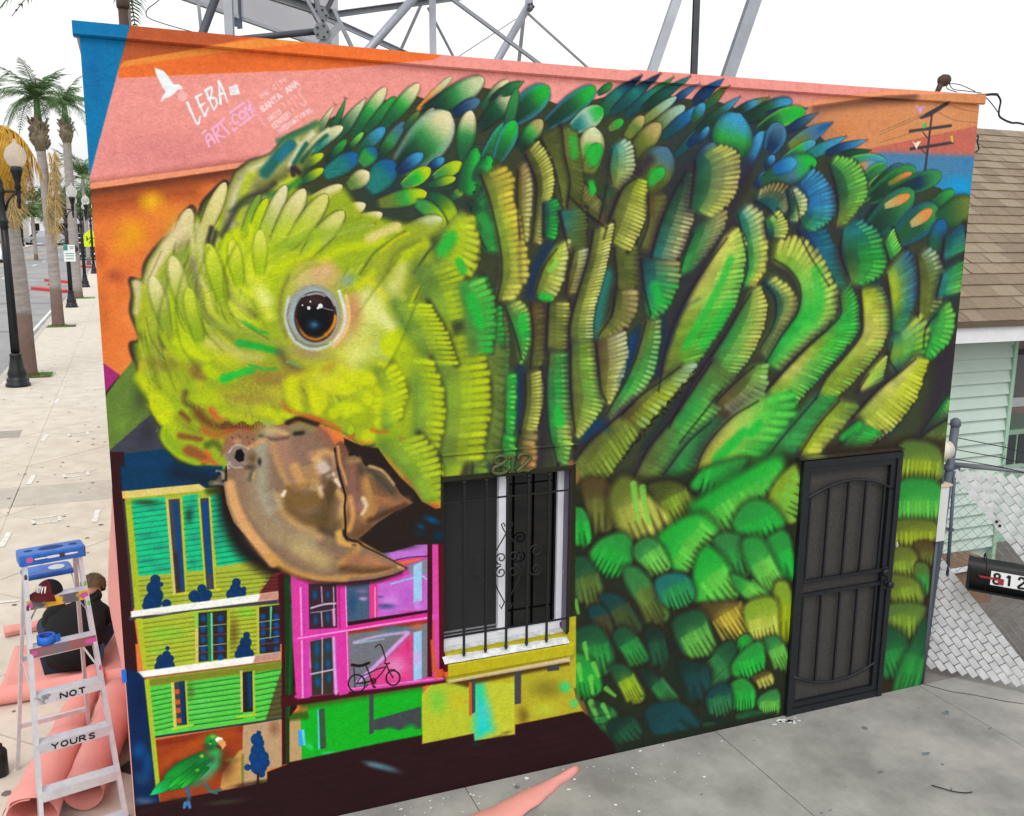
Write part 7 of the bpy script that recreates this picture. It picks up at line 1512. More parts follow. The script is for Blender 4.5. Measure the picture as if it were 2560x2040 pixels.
zt2 = LH-.56; TP = thing('tape_roll', 'roll of blue masking tape standing on the second ladder step', 'tape', lw(-.085, lp(1, zt2).y+.005, zt2+.003))
g = MB(); n = 28
for r0, r1, z0, z1 in ((.052,.052,0,.05),): g.lathe([(.038,0),(.052,0),(.052,.05),(.038,.05),(.038,0)], (0,0,0), n, None, True)
g.f = g.f[:-2]; g.sm = g.sm[:-2]; g.build('roll', M['blue_tape'], TP)
g = MB(); g.lathe([(.036,.001),(.0381,.001),(.0381,.049),(.036,.049),(.036,.001)], (0,0,0), n); g.f = g.f[:-2]; g.sm = g.sm[:-2]; g.build('core', mat('blue tape core', (20,60,150), .6), TP)
g = MB(); g.grid(lambda u, v: (.052+.03*u+.004*math.sin(u*5), .012*u-.01, .05*v), 6, 2); g.build('loose_end', M['blue_tape'], TP)

# ------------------------------------------------------------------ masking paper
def sheet(name, fn, nu, nv, m_, label, group=None, cat='paper', thick=.0015):
    t = thing(name, label, cat, group=group); g = MB(); g.grid(fn, nu, nv); o = g.build('sheet', m_, t)
    sm = o.modifiers.new('thickness', 'SOLIDIFY'); sm.thickness = thick; return t
MP = thing('masking_paper', 'salmon masking paper taped over the street side of the painted building', 'paper')
edge_z = [2.28,2.13,2.02,1.76,1.55,1.41,1.21,1.05,.02]; edge_x = [.0,.012,.024,.058,.074,.062,.032,.012,.012]
def hung(u, v):
    z = 2.28-2.26*v; x = float(np.interp(-z, [-a for a in edge_z], edge_x)); y = .012+u*2.9
    k = math.sin(min(1, u/.09)*math.pi/2); return (-.003-x*k*(1-.5*u)-.01*math.sin(v*9+u*11)**2*u, y+.02*math.sin(v*6), z+.06*u*(1-v))
g = MB(); g.grid(lambda u, v: hung(u**1.8, v), 40, 40); o_ = g.build('sheet', M['paper'], MP); o_.modifiers.new('thickness', 'SOLIDIFY').thickness = .001
g = MB(); g.b3(-.022, .004, -.004, -.002, 1.14, 1.22); g.build('tape_strip', M['blue_tape'], MP)
# the paper on the pavement: flat sheet whose near edge rolls over
def floor_sheet(u, v):
    x = -1.03+u*.97+.02*v; y = 2.24+v*1.2
    if v < .12: a = (1-v/.12)*math.pi*1.25; return (x, 2.36-.075*math.sin(a)*1.0-.0, .075-.075*math.cos(a)) if True else None
    return (x+.02*(1-u)*v, y, .006+.012*math.sin(u*7+v*5)**2*(1-u)+(.05*max(0,(.22-v)/.1) if False else 0))
sheet('paper_sheet', floor_sheet, 26, 44, M['paper'], 'flat salmon paper sheet under the seated person with its near edge rolled', 'masking paper lying around')
def tube_roll(name, a, c, r0, r1, label, turns=1.25, flat=0.0, ph=0.0):
    a, c = Vector(a), Vector(c); d = (c-a).normalized(); p = d.cross(Vector((0,0,1))).normalized(); q = p.cross(d)
    t = thing(name, label, 'paper roll', group='masking paper lying around'); g = MB()
    def f(u, v):
        r = (r0+(r1-r0)*v)*(1-.16*u*turns/1.25); an = ph+u*turns*2*math.pi; e = 1+.05*math.sin(v*9+an)+.03*math.sin(v*23-2*an)+.02*math.sin(v*41+5*an)
        return a+(c-a)*v+p*math.cos(an)*r*e*(1+flat)+q*math.sin(an)*r*e*(1-flat)
    g.grid(f, 40, 12); o = g.build('sheet', M['paper'], t); sm = o.modifiers.new('thickness', 'SOLIDIFY'); sm.thickness = .0015; return t
tube_roll('paper_roll', (-1.10,3.72,.052), (-.40,3.86,.052), .05, .05, 'narrow salmon paper roll lying farthest away beyond the seated person')
tube_roll('paper_roll', (-.30,2.34,.16), (-.60,.45,.15), .075, .15, 'long salmon paper roll leaning behind the ladder from sheet to foot', flat=.12)
tube_roll('paper_roll', (-.10,1.72,.21), (-.32,.62,.14), .15, .13, 'wide open ended salmon paper roll against the foot of the wall', ph=1.0)
tube_roll('paper_roll', (-.28,2.02,.07), (-.05,1.98,.12), .055, .05, 'short salmon curl of paper at the wall corner of the sheet')
FR = thing('paper_roll', 'half flattened salmon paper roll lying on the driveway below the window', 'paper roll', group='masking paper lying around')
A0, A1 = Vector((1.86,-.52,.055)), Vector((2.84,-.10,.045)); dd = (A1-A0).normalized(); pp = Vector((dd.y,-dd.x,0))
def froll(u, v):
    w = .21*(1-v)**1.1+.035+.010*math.sin(v*14)+.006*math.sin(v*37); an = R(200)-u*R(330)+.12*math.sin(v*17); r = .042*(1-.25*v)
    lift = .02*math.sin(v*5)*(u > .6)
    return A0+(A1-A0)*v + pp*(math.cos(an)*w*.62+.02*(1-v)) + Vector((0,0,max(.002, r*math.sin(an)*1.15+r*.35-.0+lift*.3)-.05))
g = MB(); g.grid(froll, 34, 26); o = g.build('sheet', M['paper'], FR); o.modifiers.new('thickness', 'SOLIDIFY').thickness = .0015
BG = thing('black_can', 'black cylindrical can standing on the sidewalk at the left edge', 'can', (-.87,1.28,0)); g = MB(); g.lathe([(.05,0),(.055,.01),(.055,.17),(.045,.19),(.03,.195),(.03,.225)], (0,0,0), 18); g.build('body', M['mail_black'], BG)
TW = thing('twig', 'small dark bent twig lying on the driveway at the lower right', 'twig'); g = MB(); g.tube(Canvas.smooth(np.array([(5.02,-1.15,.01),(5.06,-1.21,.012),(5.10,-1.26,.012),(5.16,-1.30,.012),(5.22,-1.31,.01)]), n=4), [.004]*16+[.0025], 5); g.build('stem', mat('dry twig', (46,40,38), .9), TW); g = MB(); g.tube([(5.09,-1.25,.012),(5.115,-1.225,.014)], .0025, 4); g.build('side_shoot', mat('dry twig shoot', (46,40,38), .9), TW)

# ------------------------------------------------------------------ the seated person, seen from behind
def skinned(name, verts, edges, radii, m_, parent, root=0, sub=2, smooth=True):
    me = bpy.data.meshes.new(name); me.from_pydata([Vector(v) for v in verts], edges, []); o = bpy.data.objects.new(name, me); COL.objects.link(o)
    sk = o.modifiers.new('skin', 'SKIN'); sk.use_smooth_shade = True
    for i, r in enumerate(radii): d = me.skin_vertices[0].data[i]; d.radius = r if hasattr(r, '__len__') else (r, r); d.use_root = (i == root)
    sb = o.modifiers.new('sub', 'SUBSURF'); sb.levels = sub; sb.render_levels = sub
    dg = bpy.context.evaluated_depsgraph_get(); me2 = bpy.data.meshes.new_from_object(o.evaluated_get(dg)); bpy.data.objects.remove(o); me2.name = name
    me2.materials.clear(); me2.materials.append(m_); me2.polygons.foreach_set('use_smooth', [True]*len(me2.polygons)); return put(name, me2, parent)
PE = thing('person', 'person in a black hoodie and dark jeans sitting on the paper facing the wall', 'person', (-.47,2.84,0), R(-6))
# local: x right, y forward (towards the wall corner), z up
J = dict(pel=(0,0,.12), sp1=(0,.02,.24), sp2=(0,.07,.36), ch=(0,.15,.47), nk=(.06,.22,.545), hd=(.13,.29,.585), hd2=(.145,.325,.62),
  ls=(-.17,.16,.45), le=(-.24,.30,.27), lw=(-.12,.50,.22), lh=(-.07,.55,.21), rs=(.18,.17,.44), re=(.25,.32,.25), rw=(.16,.54,.26), rh=(.12,.60,.26),
  lk=(-.30,.36,.30), lp_=(-.09,.04,.10), la=(-.10,.52,.06), lf=(-.06,.62,.035), rk=(.28,.38,.28), rp=(.09,.04,.10), ra=(.10,.52,.06), rf=(.10,.63,.035))
def sub_skel(names, edges, rad): ix = {n_: i for i, n_ in enumerate(names)}; return [J[n_] for n_ in names], [(ix[a], ix[c]) for a, c in edges], [rad[n_] for n_ in names]
nm = ['pel','sp1','sp2','ch','nk','hd','hd2','ls','le','lw','lh','rs','re','rw','rh','lp_','lk','la','lf','rp','rk','ra','rf']
ed = [('pel','sp1'),('sp1','sp2'),('sp2','ch'),('ch','nk'),('nk','hd'),('hd','hd2'),('ch','ls'),('ls','le'),('le','lw'),('lw','lh'),('ch','rs'),('rs','re'),('re','rw'),('rw','rh'),('pel','lp_'),('lp_','lk'),('lk','la'),('la','lf'),('pel','rp'),('rp','rk'),('rk','ra'),('ra','rf')]
rd = dict(pel=.09, sp1=.085, sp2=.085, ch=.08, nk=.05, hd=.085, hd2=.082, ls=.045, le=.036, lw=.028, lh=.03, rs=.045, re=.036, rw=.028, rh=.03, lp_=.07, lk=.05, la=.036, lf=.03, rp=.07, rk=.05, ra=.038, rf=.03)
body = skinned('body', *sub_skel(nm, ed, rd), M['skin'], PE)
up = ['pel','sp1','sp2','ch','ls','le','lw','rs','re','rw']
ru = dict(pel=(.195,.15), sp1=(.205,.155), sp2=(.215,.16), ch=(.205,.15), ls=.10, le=.075, lw=.05, rs=.10, re=.075, rw=.05)
def ringed(name, rings, m_, wr, n=34):
    Z = np.array(rings); zz = np.linspace(0, len(Z)-1, 22); g = MB()
    def f(u, v):
        k = v*(len(Z)-1); z, yc, xc, rx, ry = [float(np.interp(k, range(len(Z)), Z[:,i])) for i in range(5)]; a = u*2*math.pi
        w = 1+wr*(math.sin(7*a+9*z*6)*.5+math.sin(3*a-40*z)*.6+math.sin(11*a+23*z))
        return (xc+rx*w*math.cos(a), yc+ry*w*math.sin(a), z)
    g.grid(f, n, 24); return g.build(name, m_, PE)
ringed('hoodie', [(.05,-.01,0,.20,.155),(.10,-.02,0,.228,.18),(.18,-.02,0,.236,.19),(.28,.01,.005,.240,.19),(.38,.06,.015,.236,.18),(.45,.115,.03,.212,.16),(.505,.165,.05,.165,.13),(.545,.205,.07,.10,.095),(.575,.235,.085,.072,.07)], M['black_cloth'], .018)
for s_ in ('l', 'r'):
    nm_ = ['ch', s_+'s', s_+'e', s_+'w']; skinned('sleeve', *sub_skel(nm_, [('ch',s_+'s'),(s_+'s',s_+'e'),(s_+'e',s_+'w')], {'ch':.10, s_+'s':.098, s_+'e':.072, s_+'w':.05}), M['black_cloth'], PE)
g = MB(); g.grid(lambda u, v: (.08+(.085+.02*v)*math.sin((u-.5)*R(250)), .20-(.085)*math.cos((u-.5)*R(250))+.05*v, .565-.05*v-.02*math.cos((u-.5)*5)), 14, 4); o = g.build('hood', M['black_cloth'], PE); o.modifiers.new('thickness', 'SOLIDIFY').thickness = .03
lo_ = ['pel','lp_','lk','la','rp','rk','ra']
rl = dict(pel=(.20,.14), lp_=.115, lk=.08, la=.055, rp=.115, rk=.08, ra=.055)
skinned('jeans', *sub_skel(lo_, [e for e in ed if e[0] in lo_ and e[1] in lo_], rl), M['denim'], PE)
g = MB(); g.tube([(.225*math.cos(a), .0+.19*math.sin(a)*.8, .15+.01*math.sin(a)) for a in np.linspace(math.pi*1.02, math.pi*1.98, 14)], .012, 6); g.build('belt', M['black_cloth'], PE)
for a in (1.25, 1.5, 1.75): g = MB(); g.box((.228*math.cos(math.pi*a), .155*math.sin(math.pi*a), .15), (.02,.012,.045)); g.build('belt_loop', M['denim'], PE)
for sx in (-1, 1):
    g = MB(); g.lathe([(.01,-.13),(.036,-.12),(.043,-.03),(.040,.06),(.033,.11),(.012,.13)], (sx*.09, .62, .04), 12, Matrix.Rotation(R(-90),4,'X') @ Matrix.Rotation(R(0),4,'Y')); g.build('shoe', M['shoe'], PE)
    base = Vector(J['rh' if sx > 0 else 'lh']); wri = Vector(J['rw' if sx > 0 else 'lw']); f_ = (base-wri).normalized(); s_ = f_.cross(Vector((0,0,1))).normalized()*sx
    for i, (off, L_) in enumerate(((-.024,.062),(-.008,.072),(.008,.068),(.024,.054))):
        p0 = base-f_*.012+s_*off; P = [p0, p0+f_*L_*.5+Vector((0,0,-.004)), p0+f_*L_*.8+Vector((0,0,-.02)), p0+f_*L_*.92+Vector((0,0,-.036))]
        g = MB(); g.tube(P, [.0095,.009,.008,.006], 7); g.build('finger', M['skin'], PE)
    p0 = base-f_*.03-s_*.028; g = MB(); g.tube([p0, p0-s_*.022+f_*.018, p0-s_*.022+f_*.045+Vector((0,0,-.012))], [.011,.010,.007], 7); g.build('thumb', M['skin'], PE)
    g = MB(); g.lathe([(.004,-.008),(.016,-.004),(.018,.0),(.012,.006)], (J['hd'][0]+sx*.088, J['hd'][1]+.01, J['hd'][2]+.005), 10, Matrix.Rotation(R(90*sx),4,'Y')); g.build('ear', M['skin'], PE)
hc = Vector((.140,.305,.605)); fdir = Vector((0,.62,-.55)).normalized()
g = MB(); q_ = fdir.to_track_quat('Z','Y').to_matrix().to_4x4()
g.lathe([(.004,.0),(.013,.006),(.016,.02),(.008,.034)], hc+fdir*.072, 8, q_); g.build('nose', M['skin'], PE)
for sx in (-1, 1): g = MB(); g.lathe([(.003,-.006),(.011,0),(.003,.006)], hc+fdir*.074+Vector((sx*.033,.018,.022)), 10, q_); g.build('eye', M['white_sign'], PE)
g = MB(); g.tube([hc+fdir*.078+Vector((a,-.028,-.035)) for a in (-.022,0,.022)], .005, 6); g.build('mouth', mat('lips', (150,84,76), .5), PE)
hr = MB(); rr_ = random.Random(3)
def hpt(u, v):
    a = u*2*math.pi; t = -.35+v*(math.pi/2+.35); w = 1+.05*math.sin(9*a+7*t)+.03*math.sin(23*a); r = .102*w
    p = Vector((r*math.cos(a)*math.cos(t), r*1.05*math.sin(a)*math.cos(t), r*1.02*math.sin(t))); p = Matrix.Rotation(R(-38),3,'X') @ p; return hc+p+Vector((0,-.012,.008))
hr.grid(hpt, 30, 14)
for i in range(420):
    u, v = rr_.random(), rr_.uniform(.02,.95); p_ = hpt(u, v); n_ = (p_-hc).normalized(); t_ = Vector((rr_.uniform(-1,1), rr_.uniform(-1,.3), rr_.uniform(-1.2,.1))); t_ = (t_-n_*t_.dot(n_)).normalized(); L_ = rr_.uniform(.02,.045); s_ = n_.cross(t_)*.003
    hr.add([p_-s_, p_+s_, p_+t_*L_+n_*.010], [(0,1,2)])
hr.build('hair', M['hair'], PE)
g = MB(); g.box((.255,.24,.235), (.02,.05,.08)); g.build('orange_tag', mat('orange tag', (232,110,40), .6), PE)
g = MB(); g.box((-.20,-.035,.155), (.03,.02,.03)); g.build('orange_tag', mat('orange tag small', (240,140,50), .6), PE)

# ------------------------------------------------------------------ street lamps
def make_lamp(label, globes=True):
    t = thing('street_lamp', label, 'street lamp', group='twin globe lamp posts along the kerb')
    g = MB(); g.lathe([(.27,0),(.27,.06),(.24,.09),(.245,.16),(.215,.20),(.20,.24),(.215,.30),(.17,.42),(.135,.62),(.125,.70),(.14,.73),(.11,.78)], (0,0,0), 18); g.build('base', M['lamp_black'], t)
    g = MB(); g.lathe([(.088,.76),(.084,1.5),(.075,2.8),(.066,3.85)], (0,0,0), 14)
    for k in range(10): a = k*.628; g.tube([(.088*math.cos(a), .088*math.sin(a), .8),(.068*math.cos(a), .068*math.sin(a), 3.8)], .009, 4)
    g.build('pole', M['lamp_black'], t)
    g = MB(); g.lathe([(.075,3.62),(.10,3.66),(.085,3.72),(.115,3.78),(.09,3.84),(.07,3.90),(.06,4.35),(.085,4.42),(.075,4.52),(.05,4.58),(.06,4.64),(.012,4.78)], (0,0,0), 14); g.build('collar', M['lamp_black'], t)
    g = MB(); g.bar((-.42,0,4.45),(.42,0,4.45), .07, .055)
    for sx in (-1, 1): g.tube([(sx*.06,0,4.02),(sx*.12,0,4.24),(sx*.24,0,4.38),(sx*.36,0,4.42)], [.03,.026,.022,.02], 8)
    g.build('crossarm', M['lamp_black'], t)
    for sx in (-1, 1):
        g = MB(); g.lathe([(.006,4.06),(.04,4.12),(.03,4.18),(.055,4.24),(.04,4.32),(.05,4.42),(.05,4.50),(.075,4.53),(.06,4.62),(.085,4.76),(.13,4.90),(.135,4.98),(.11,5.01)], (sx*.35,0,0), 14); g.build('lamp_holder', M['lamp_black'], t)
        if globes: g = MB(); g.lathe([(.10,5.0),(.175,5.06),(.225,5.17),(.23,5.27),(.185,5.40),(.11,5.48),(.05,5.52),(.035,5.58),(.012,5.62)], (sx*.35,0,0), 18); g.build('globe', M['globe'], t)
    return t
lamp = make_lamp('nearest black lamp post, cut by the left edge of the photo'); lamp.location = (-2.42,18.92,0)
for (x, y), lab in (((-2.42,42.43),'black lamp post carrying a small white and green parking sign'),((-2.42,58.13),'black lamp post between the third palm and the mural corner'),((-2.46,76.5),'farthest black lamp post, partly hidden by the mural wall edge')):
    c = copy_tree(lamp); c.location = (x, y, 0); c['label'] = lab
for i, ((x, y), lab) in enumerate((((-17.3,185),'distant lamp post in front of the cream shop across the street'),((-17.2,205),'distant lamp post right of the cream shop across the street'),((-17.0,240),'distant lamp post beside the parked silver car'))):
    c = copy_tree(lamp); c.location = (x, y, 0); c['label'] = lab; c['group'] = 'far lamp posts across the street'; c.scale = (1.25,1.25,1.25)
SG = thing('parking_sign', 'small white and green parking sign strapped to the second lamp post', 'sign', (-2.34,42.3,2.48)); g = MB(); g.b3(-.24, .24, -.01, .01, -.38, .38); g.build('plate', M['white_sign'], SG); g = MB(); g.b3(-.24, -.06, -.014, -.011, .12, .37); g.build('green_panel', mat('sign green', (30,140,120), .5), SG)
g = MB()
for z, w in ((.28,.2),(.20,.16),(-.02,.36),(-.12,.36),(-.25,.32)): g.b3(.1-w/2 if z > .1 else -w/2, .1+w/2 if z > .1 else w/2, -.014, -.0115, z-.018, z+.018)
g.build('print', mat('green print', (60,150,140), .5), SG)
# ------------------------------------------------------------------ palms
def frond_mesh(L, droop, n, m_, leaf=.55, wid=.035, seed=0):
    q = random.Random(seed); g = MB(); P = []
    for i in range(n+1): t = i/n; P.append(Vector((L*(t-.12*droop*t*t), 0, L*(.42*t-(.30+.62*droop)*t*t))))
    g.tube(P, [.035*(1-.8*i/n)+.004 for i in range(n+1)], 4, False)
    for i in range(2, n*3):
        t = i/(n*3); k = min(int(t*n), n-1); p_ = P[k]+(P[k+1]-P[k])*(t*n-k); d = (P[k+1]-P[k]).normalized(); ll = leaf*math.sin(math.pi*min(1, t*.9+.12))**.7*q.uniform(.8,1.1)
        for sx in (-1, 1):
            s_ = Vector((0, sx, 0)); o_ = (d*.55+s_*.75+Vector((0,0,q.uniform(-.35,.05)))).normalized(); w_ = d*wid*.5; e = p_+o_*ll+Vector((0,0,-ll*ll*.35*(1+droop))); mm = p_+o_*ll*.55+Vector((0,0,.02))
            g.add([p_-w_, p_+w_, mm+w_*1.1, mm-w_*1.1, e], [(0,1,2,3),(3,2,4)])
    me = g.mesh('frond'); me.materials.append(m_); return me
FM = [frond_mesh(2.6, d, 9, M['frond'], .62, .05, i) for i, d in enumerate((.3,.7,1.1,1.5))]
FD = [frond_mesh(3.0, 2.3, 9, M['frond_dry'], .5, .05, 9), frond_mesh(2.6, 1.5, 20, M['frond_gold'], 1.0, .05, 10)]
def hang(t, specs):                                       # dead fronds hanging limp against the trunk
    for (p_, L_, sd_) in specs:
        q = random.Random(sd_+77); g = MB(); P = [Vector(p_)+Vector((.10*math.sin(i*.35+sd_), -.03*i/4, -L_*i/10)) for i in range(11)]; g.tube(P, [.03*(1-.06*i) for i in range(11)], 5)
        for i in range(150):
            k = q.uniform(0, 9.9); b_ = P[int(k)]; d = Vector((q.gauss(.10,.14), q.gauss(0,.10), -q.uniform(.25,.6))); w_ = Vector((q.uniform(.008,.018), 0, 0)); g.add([b_-w_, b_+w_, b_+d*.6+w_*.7, b_+d], [(0,1,2,3)])
        g.build('frond', M['frond_dry'], t, label='dead straw coloured frond hanging against the trunk')
def palm(label, loc, h, r, base_h, crown_s=1.0, n=20, lean=0.0, dry=(), gold=(), seed=0, boots=True, group='palms planted along the sidewalk'):
    q = random.Random(seed); t = thing('palm_tree', label, 'palm tree', loc, group=group); g = MB(); P = []; rr = []
    for i in range(26): u = i/25; P.append((lean*u*u, 0, base_h+(h-base_h)*u)); rr.append(r*(1.0-.22*u)*(1+.02*math.sin(u*60)))
    g.tube(P, rr, 16); g.build('trunk', M['palm_trunk'], t)
    g = MB(); g.tube([(0,0,-.02),(0,0,.12),(0,0,base_h*.5),(0,0,base_h+.01)], [r*1.25,r*1.1,r*1.03,r*1.01], 16); g.build('trunk_foot', M['palm_base'], t)
    top = Vector((lean, 0, h))
    if boots:
        g = MB(); g.tube([top+Vector((0,0,-.25)), top+Vector((0,0,.25)), top+Vector((0,0,.8))], [r*.85,r*1.35,r*.9], 14)
        for i in range(36): a = q.random()*6.28; z = q.uniform(-.2,.75); p_ = top+Vector((math.cos(a)*r*1.05, math.sin(a)*r*1.05, z)); g.bar(p_, p_+Vector((math.cos(a)*.14, math.sin(a)*.14, .22)), .10, .05)
        g.build('boots', M['palm_boot'], t); g = MB(); g.tube([top+Vector((0,0,.7)), top+Vector((0,0,1.7))], [r*.7,r*.45], 12); g.build('crownshaft', M['frond'], t); top = top+Vector((0,0,1.55))
    for i in range(n):
        me = FM[(i*7) % 4]; a = i*2.399+q.uniform(-.2,.2); el = q.uniform(-.15,.95) if i % 3 else q.uniform(.6,1.2)
        o = put('frond', me, t, loc=top, rot=(0, -el, a)); s_ = crown_s*q.uniform(.8,1.1); o.scale = (s_, s_, s_)
    for a, el, s_ in dry: o = put('frond', FD[0], t, loc=top+Vector((0,0,-1.5 if boots else -.1)), rot=(0, -el, R(a)), label='dry brown hanging frond'); o.scale = (s_, s_*.5, s_)
    for a, el, s_ in gold: o = put('frond', FD[1], t, loc=top+Vector((0,0,-.2)), rot=(0, -el, R(a)), label='golden dying frond'); o.scale = (s_, s_, s_)
    return t
p1 = palm('nearest palm, stout grey trunk behind the first lamp post', (-2.42,20.6,0), 6.2, .26, 1.5, .5, 4, -.36, dry=(), gold=((0,-.1,.62),(25,-.3,.66),(-30,-.3,.62),(40,-.5,.7),(-10,-.6,.7),(-55,-.5,.6),(10,-.8,.7),(70,-.5,.6)), seed=1, boots=False)
hang(p1, [((.0,-.2,5.0),1.0,0),((.12,-.25,4.8),.9,1)])
p2 = palm('middle palm with a long dry frond hanging down its trunk', (-2.44,33.4,0), 6.6, .20, 1.35, .62, 34, -.12, seed=2)
hang(p2, [((.16,-.3,6.3),3.3,0),((.26,-.25,6.35),2.9,1),((.05,-.28,5.6),2.2,2),((.34,-.1,6.2),2.0,3)])
palm('third palm with a dark knot low on its trunk', (-2.43,48.5,0), 8.1, .25, .3, .7, 32, .05, dry=((-60,-.9,.5),), seed=3)
for i, (x, y, h, s_, lab) in enumerate(((-9.4,112,4.6,1.5,'short distant palm over the street left of the middle palm'),(-14.5,150,5.2,1.6,'distant palm behind the far lamp posts'),(-3.5,96,8.2,1.5,'far palm peeping out beside the mural wall edge'),(-3.3,118,7.0,1.5,'far low palm beside the mural wall edge'))): palm(lab, (x,y,0), h, .2, .5, s_, 18, 0, seed=20+i, boots=False, group='far palms down the street')
palm('palm whose crown hangs over the left roof corner', (.5,27,0), 11.3, .22, 1.0, 1.35, 26, 0, seed=41, boots=False, group='palms behind the roof')
KN = [o for o in COL.objects if o.name.startswith('palm_tree') and 'third' in o.get('label','')][0]
g = MB(); g.lathe([(.02,0),(.15,.02),(.19,.06),(.12,.10)], (.02,-.20,2.55), 10, Matrix.Rotation(R(90),4,'X')); g.build('knot', mat('dark palm knot', (66,58,54), .95, .3, 20, .6, 30), KN)
# grass tufts at the palm pits
def tuft(x, y, w, lab):
    g = MB(); q = random.Random(int(y))
    for i in range(240): a, b_ = x+q.uniform(-.3,.5)*w, y+q.uniform(-.4,.4)*w; h = q.uniform(.03,.09); t_ = q.uniform(-.03,.03); g.add([(a-.006,b_,0),(a+.006,b_,0),(a+t_,b_+t_,h)], [(0,1,2)])
    g.build('grass', mat('fresh grass', (92,150,40), .8, .3, 4), kind='stuff', label=lab)
tuft(-2.2,20.5,.9,'grass round the nearest palm'); tuft(-2.5,33.3,.8,'grass round the middle palm'); tuft(-2.1,48.3,1.0,'grass round the third palm')
b = MB()
for x, y in ((-2.42,20.6),(-2.44,33.4),(-2.43,48.5)): b.b3(x-.38, x+.6, y-.5, y+.45, -.02, .004)
b.build('tree_pit', mat('dark soil', (84,74,62), .95, .2, 8), kind='structure')
# red painted islands in the parking lane
for (x0, y0, x1, y1), lab in (((-5.25,58.7,-3.35,55.2),'nearer red painted kerb bar jutting into the street'),((-5.2,68.3,-3.3,64.7),'second red painted kerb bar jutting into the street'),((-4.6,95,-3.2,91),'farthest red painted kerb bar beside the mural edge')):
    t = thing('red_kerb', lab, 'kerb', group='red kerb bars in the parking lane'); g = MB(); g.bar((x0,y0,-.06),(x1,y1,-.06), .55, .17); g.build('kerb_block', M['red_kerb'], t)
hy = thing('fire_hydrant', 'small red fire hydrant behind the nearer red kerb bar', 'hydrant', (-4.3,58,-.14)); g = MB(); g.lathe([(.16,0),(.16,.05),(.11,.08),(.11,.42),(.14,.45),(.11,.55),(.04,.62)], (0,0,0), 12); g.build('barrel', M['red_kerb'], hy); g = MB(); g.tube([(-.2,0,.34),(.2,0,.34)], .06, 8); g.build('outlet', M['red_kerb'], hy)
# ------------------------------------------------------------------ cars
def car(label, loc, rz, col, L=4.6, W_=1.8, Hc=1.5, suv=False, group='cars on the street', sc=1.0):
    t = thing('car', label, 'car', loc, rz, group); cm = mat('car paint '+label[:14], col, .25, .04, 1, spec=.6); dk = M['glass']
    side = [(0,.35),(.02,.62),(.08,.72),(.9,.86),(1.5,Hc-.04),(1.9,Hc),(3.2,Hc),(3.9,Hc-.12 if suv else 1.0),(4.5,.92 if not suv else 1.0),(4.58,.6),(4.55,.32),(3.9,.25),(.7,.25)]
    side = [(x*L/4.6, z) for x, z in side]; n = len(side); g = MB(); v = []
    for y, k in ((-W_/2,1),(-W_/2+.12,1.0),(W_/2-.12,1.0),(W_/2,1)): v += [(x-L/2, y*(.82 if z > 1.0 else 1), z) for x, z in side]
    for j in range(3): g.add([v[j*n+i] for i in range(n)]+[v[(j+1)*n+i] for i in range(n)], [(i,(i+1)%n,n+(i+1)%n,n+i) for i in range(n)], False)
    g.add(v[:n], [tuple(range(n-1,-1,-1))]); g.add(v[3*n:], [tuple(range(n))]); g.build('body', cm, t)
    for sx in (-1, 1):
        g = MB(); y = sx*(W_/2*.82+.012); g.add([(x*L/4.6-L/2, y, z) for x, z in ((1.15,.98),(1.62,Hc-.10),(3.15,Hc-.10),(3.75,.98))], [(0,1,2,3) if sx > 0 else (3,2,1,0)]); g.build('side_window', dk, t)
        for x in (.85, 3.75): g = MB(); g.lathe([(.20,-.1),(.33,-.1),(.34,0),(.33,.1),(.20,.1)], (x*L/4.6-L/2, sx*(W_/2-.1), .33), 16, Matrix.Rotation(R(90),4,'X')); w_ = g.build('wheel', M['shoe'], t); g = MB(); g.lathe([(.2,-.104),(.2,.104)], (x*L/4.6-L/2, sx*(W_/2-.1), .33), 12, Matrix.Rotation(R(90),4,'X')); g.build('rim', M['galv'], w_)
        for x, nm_, mm in ((-L/2-.005,'headlight',M['white_sign']),(L/2-.03,'tail_light',mat('tail light',(150,20,24),.3))): g = MB(); g.box((x, sx*(W_/2-.28), .68), (.05,.32,.16)); g.build(nm_, mm, t)
    for x0, z0, x1, z1, nm_ in ((.98,.90,1.46,Hc-.08,'windscreen'),(3.3,Hc-.03,3.86,Hc-.16 if suv else 1.04,'rear_window')):
        g = MB(); w0 = W_/2*.74; e = .02; g.add([(x0*L/4.6-L/2-e if nm_=='windscreen' else x0*L/4.6-L/2+e, -w0, z0+e),(x1*L/4.6-L/2-e if nm_=='windscreen' else x1*L/4.6-L/2+e, -w0, z1+e),(x1*L/4.6-L/2-e if nm_=='windscreen' else x1*L/4.6-L/2+e, w0, z1+e),(x0*L/4.6-L/2-e if nm_=='windscreen' else x0*L/4.6-L/2+e, w0, z0+e)], [(0,1,2,3),(3,2,1,0)]); g.build(nm_, dk, t)
    t.scale = (sc,)*3; return t
car('black suv parked beside the mural wall edge', (-4.3,116,-.14), R(90), (18,20,24), 4.8, 1.95, 1.75, True, sc=1.1)
car('silver sedan parked by the cream shop far down the street', (-15.0,205,-.14), R(20), (176,182,188), sc=1.9)
car('small dark car crossing far behind the middle palm', (-13.0,255,-.14), R(5), (40,46,56), sc=1.8)
car('white car at the left edge of the street', (-13.1,108,-.14), R(90), (226,228,232), sc=1.1)
car('white car parked far down the kerb past the last lamps', (-7.0,170,-.14), R(90), (220,224,230), sc=1.3)
car('grey car behind the far parked cars at the mural edge', (-8.2,215,-.14), R(80), (140,146,154), sc=1.6)
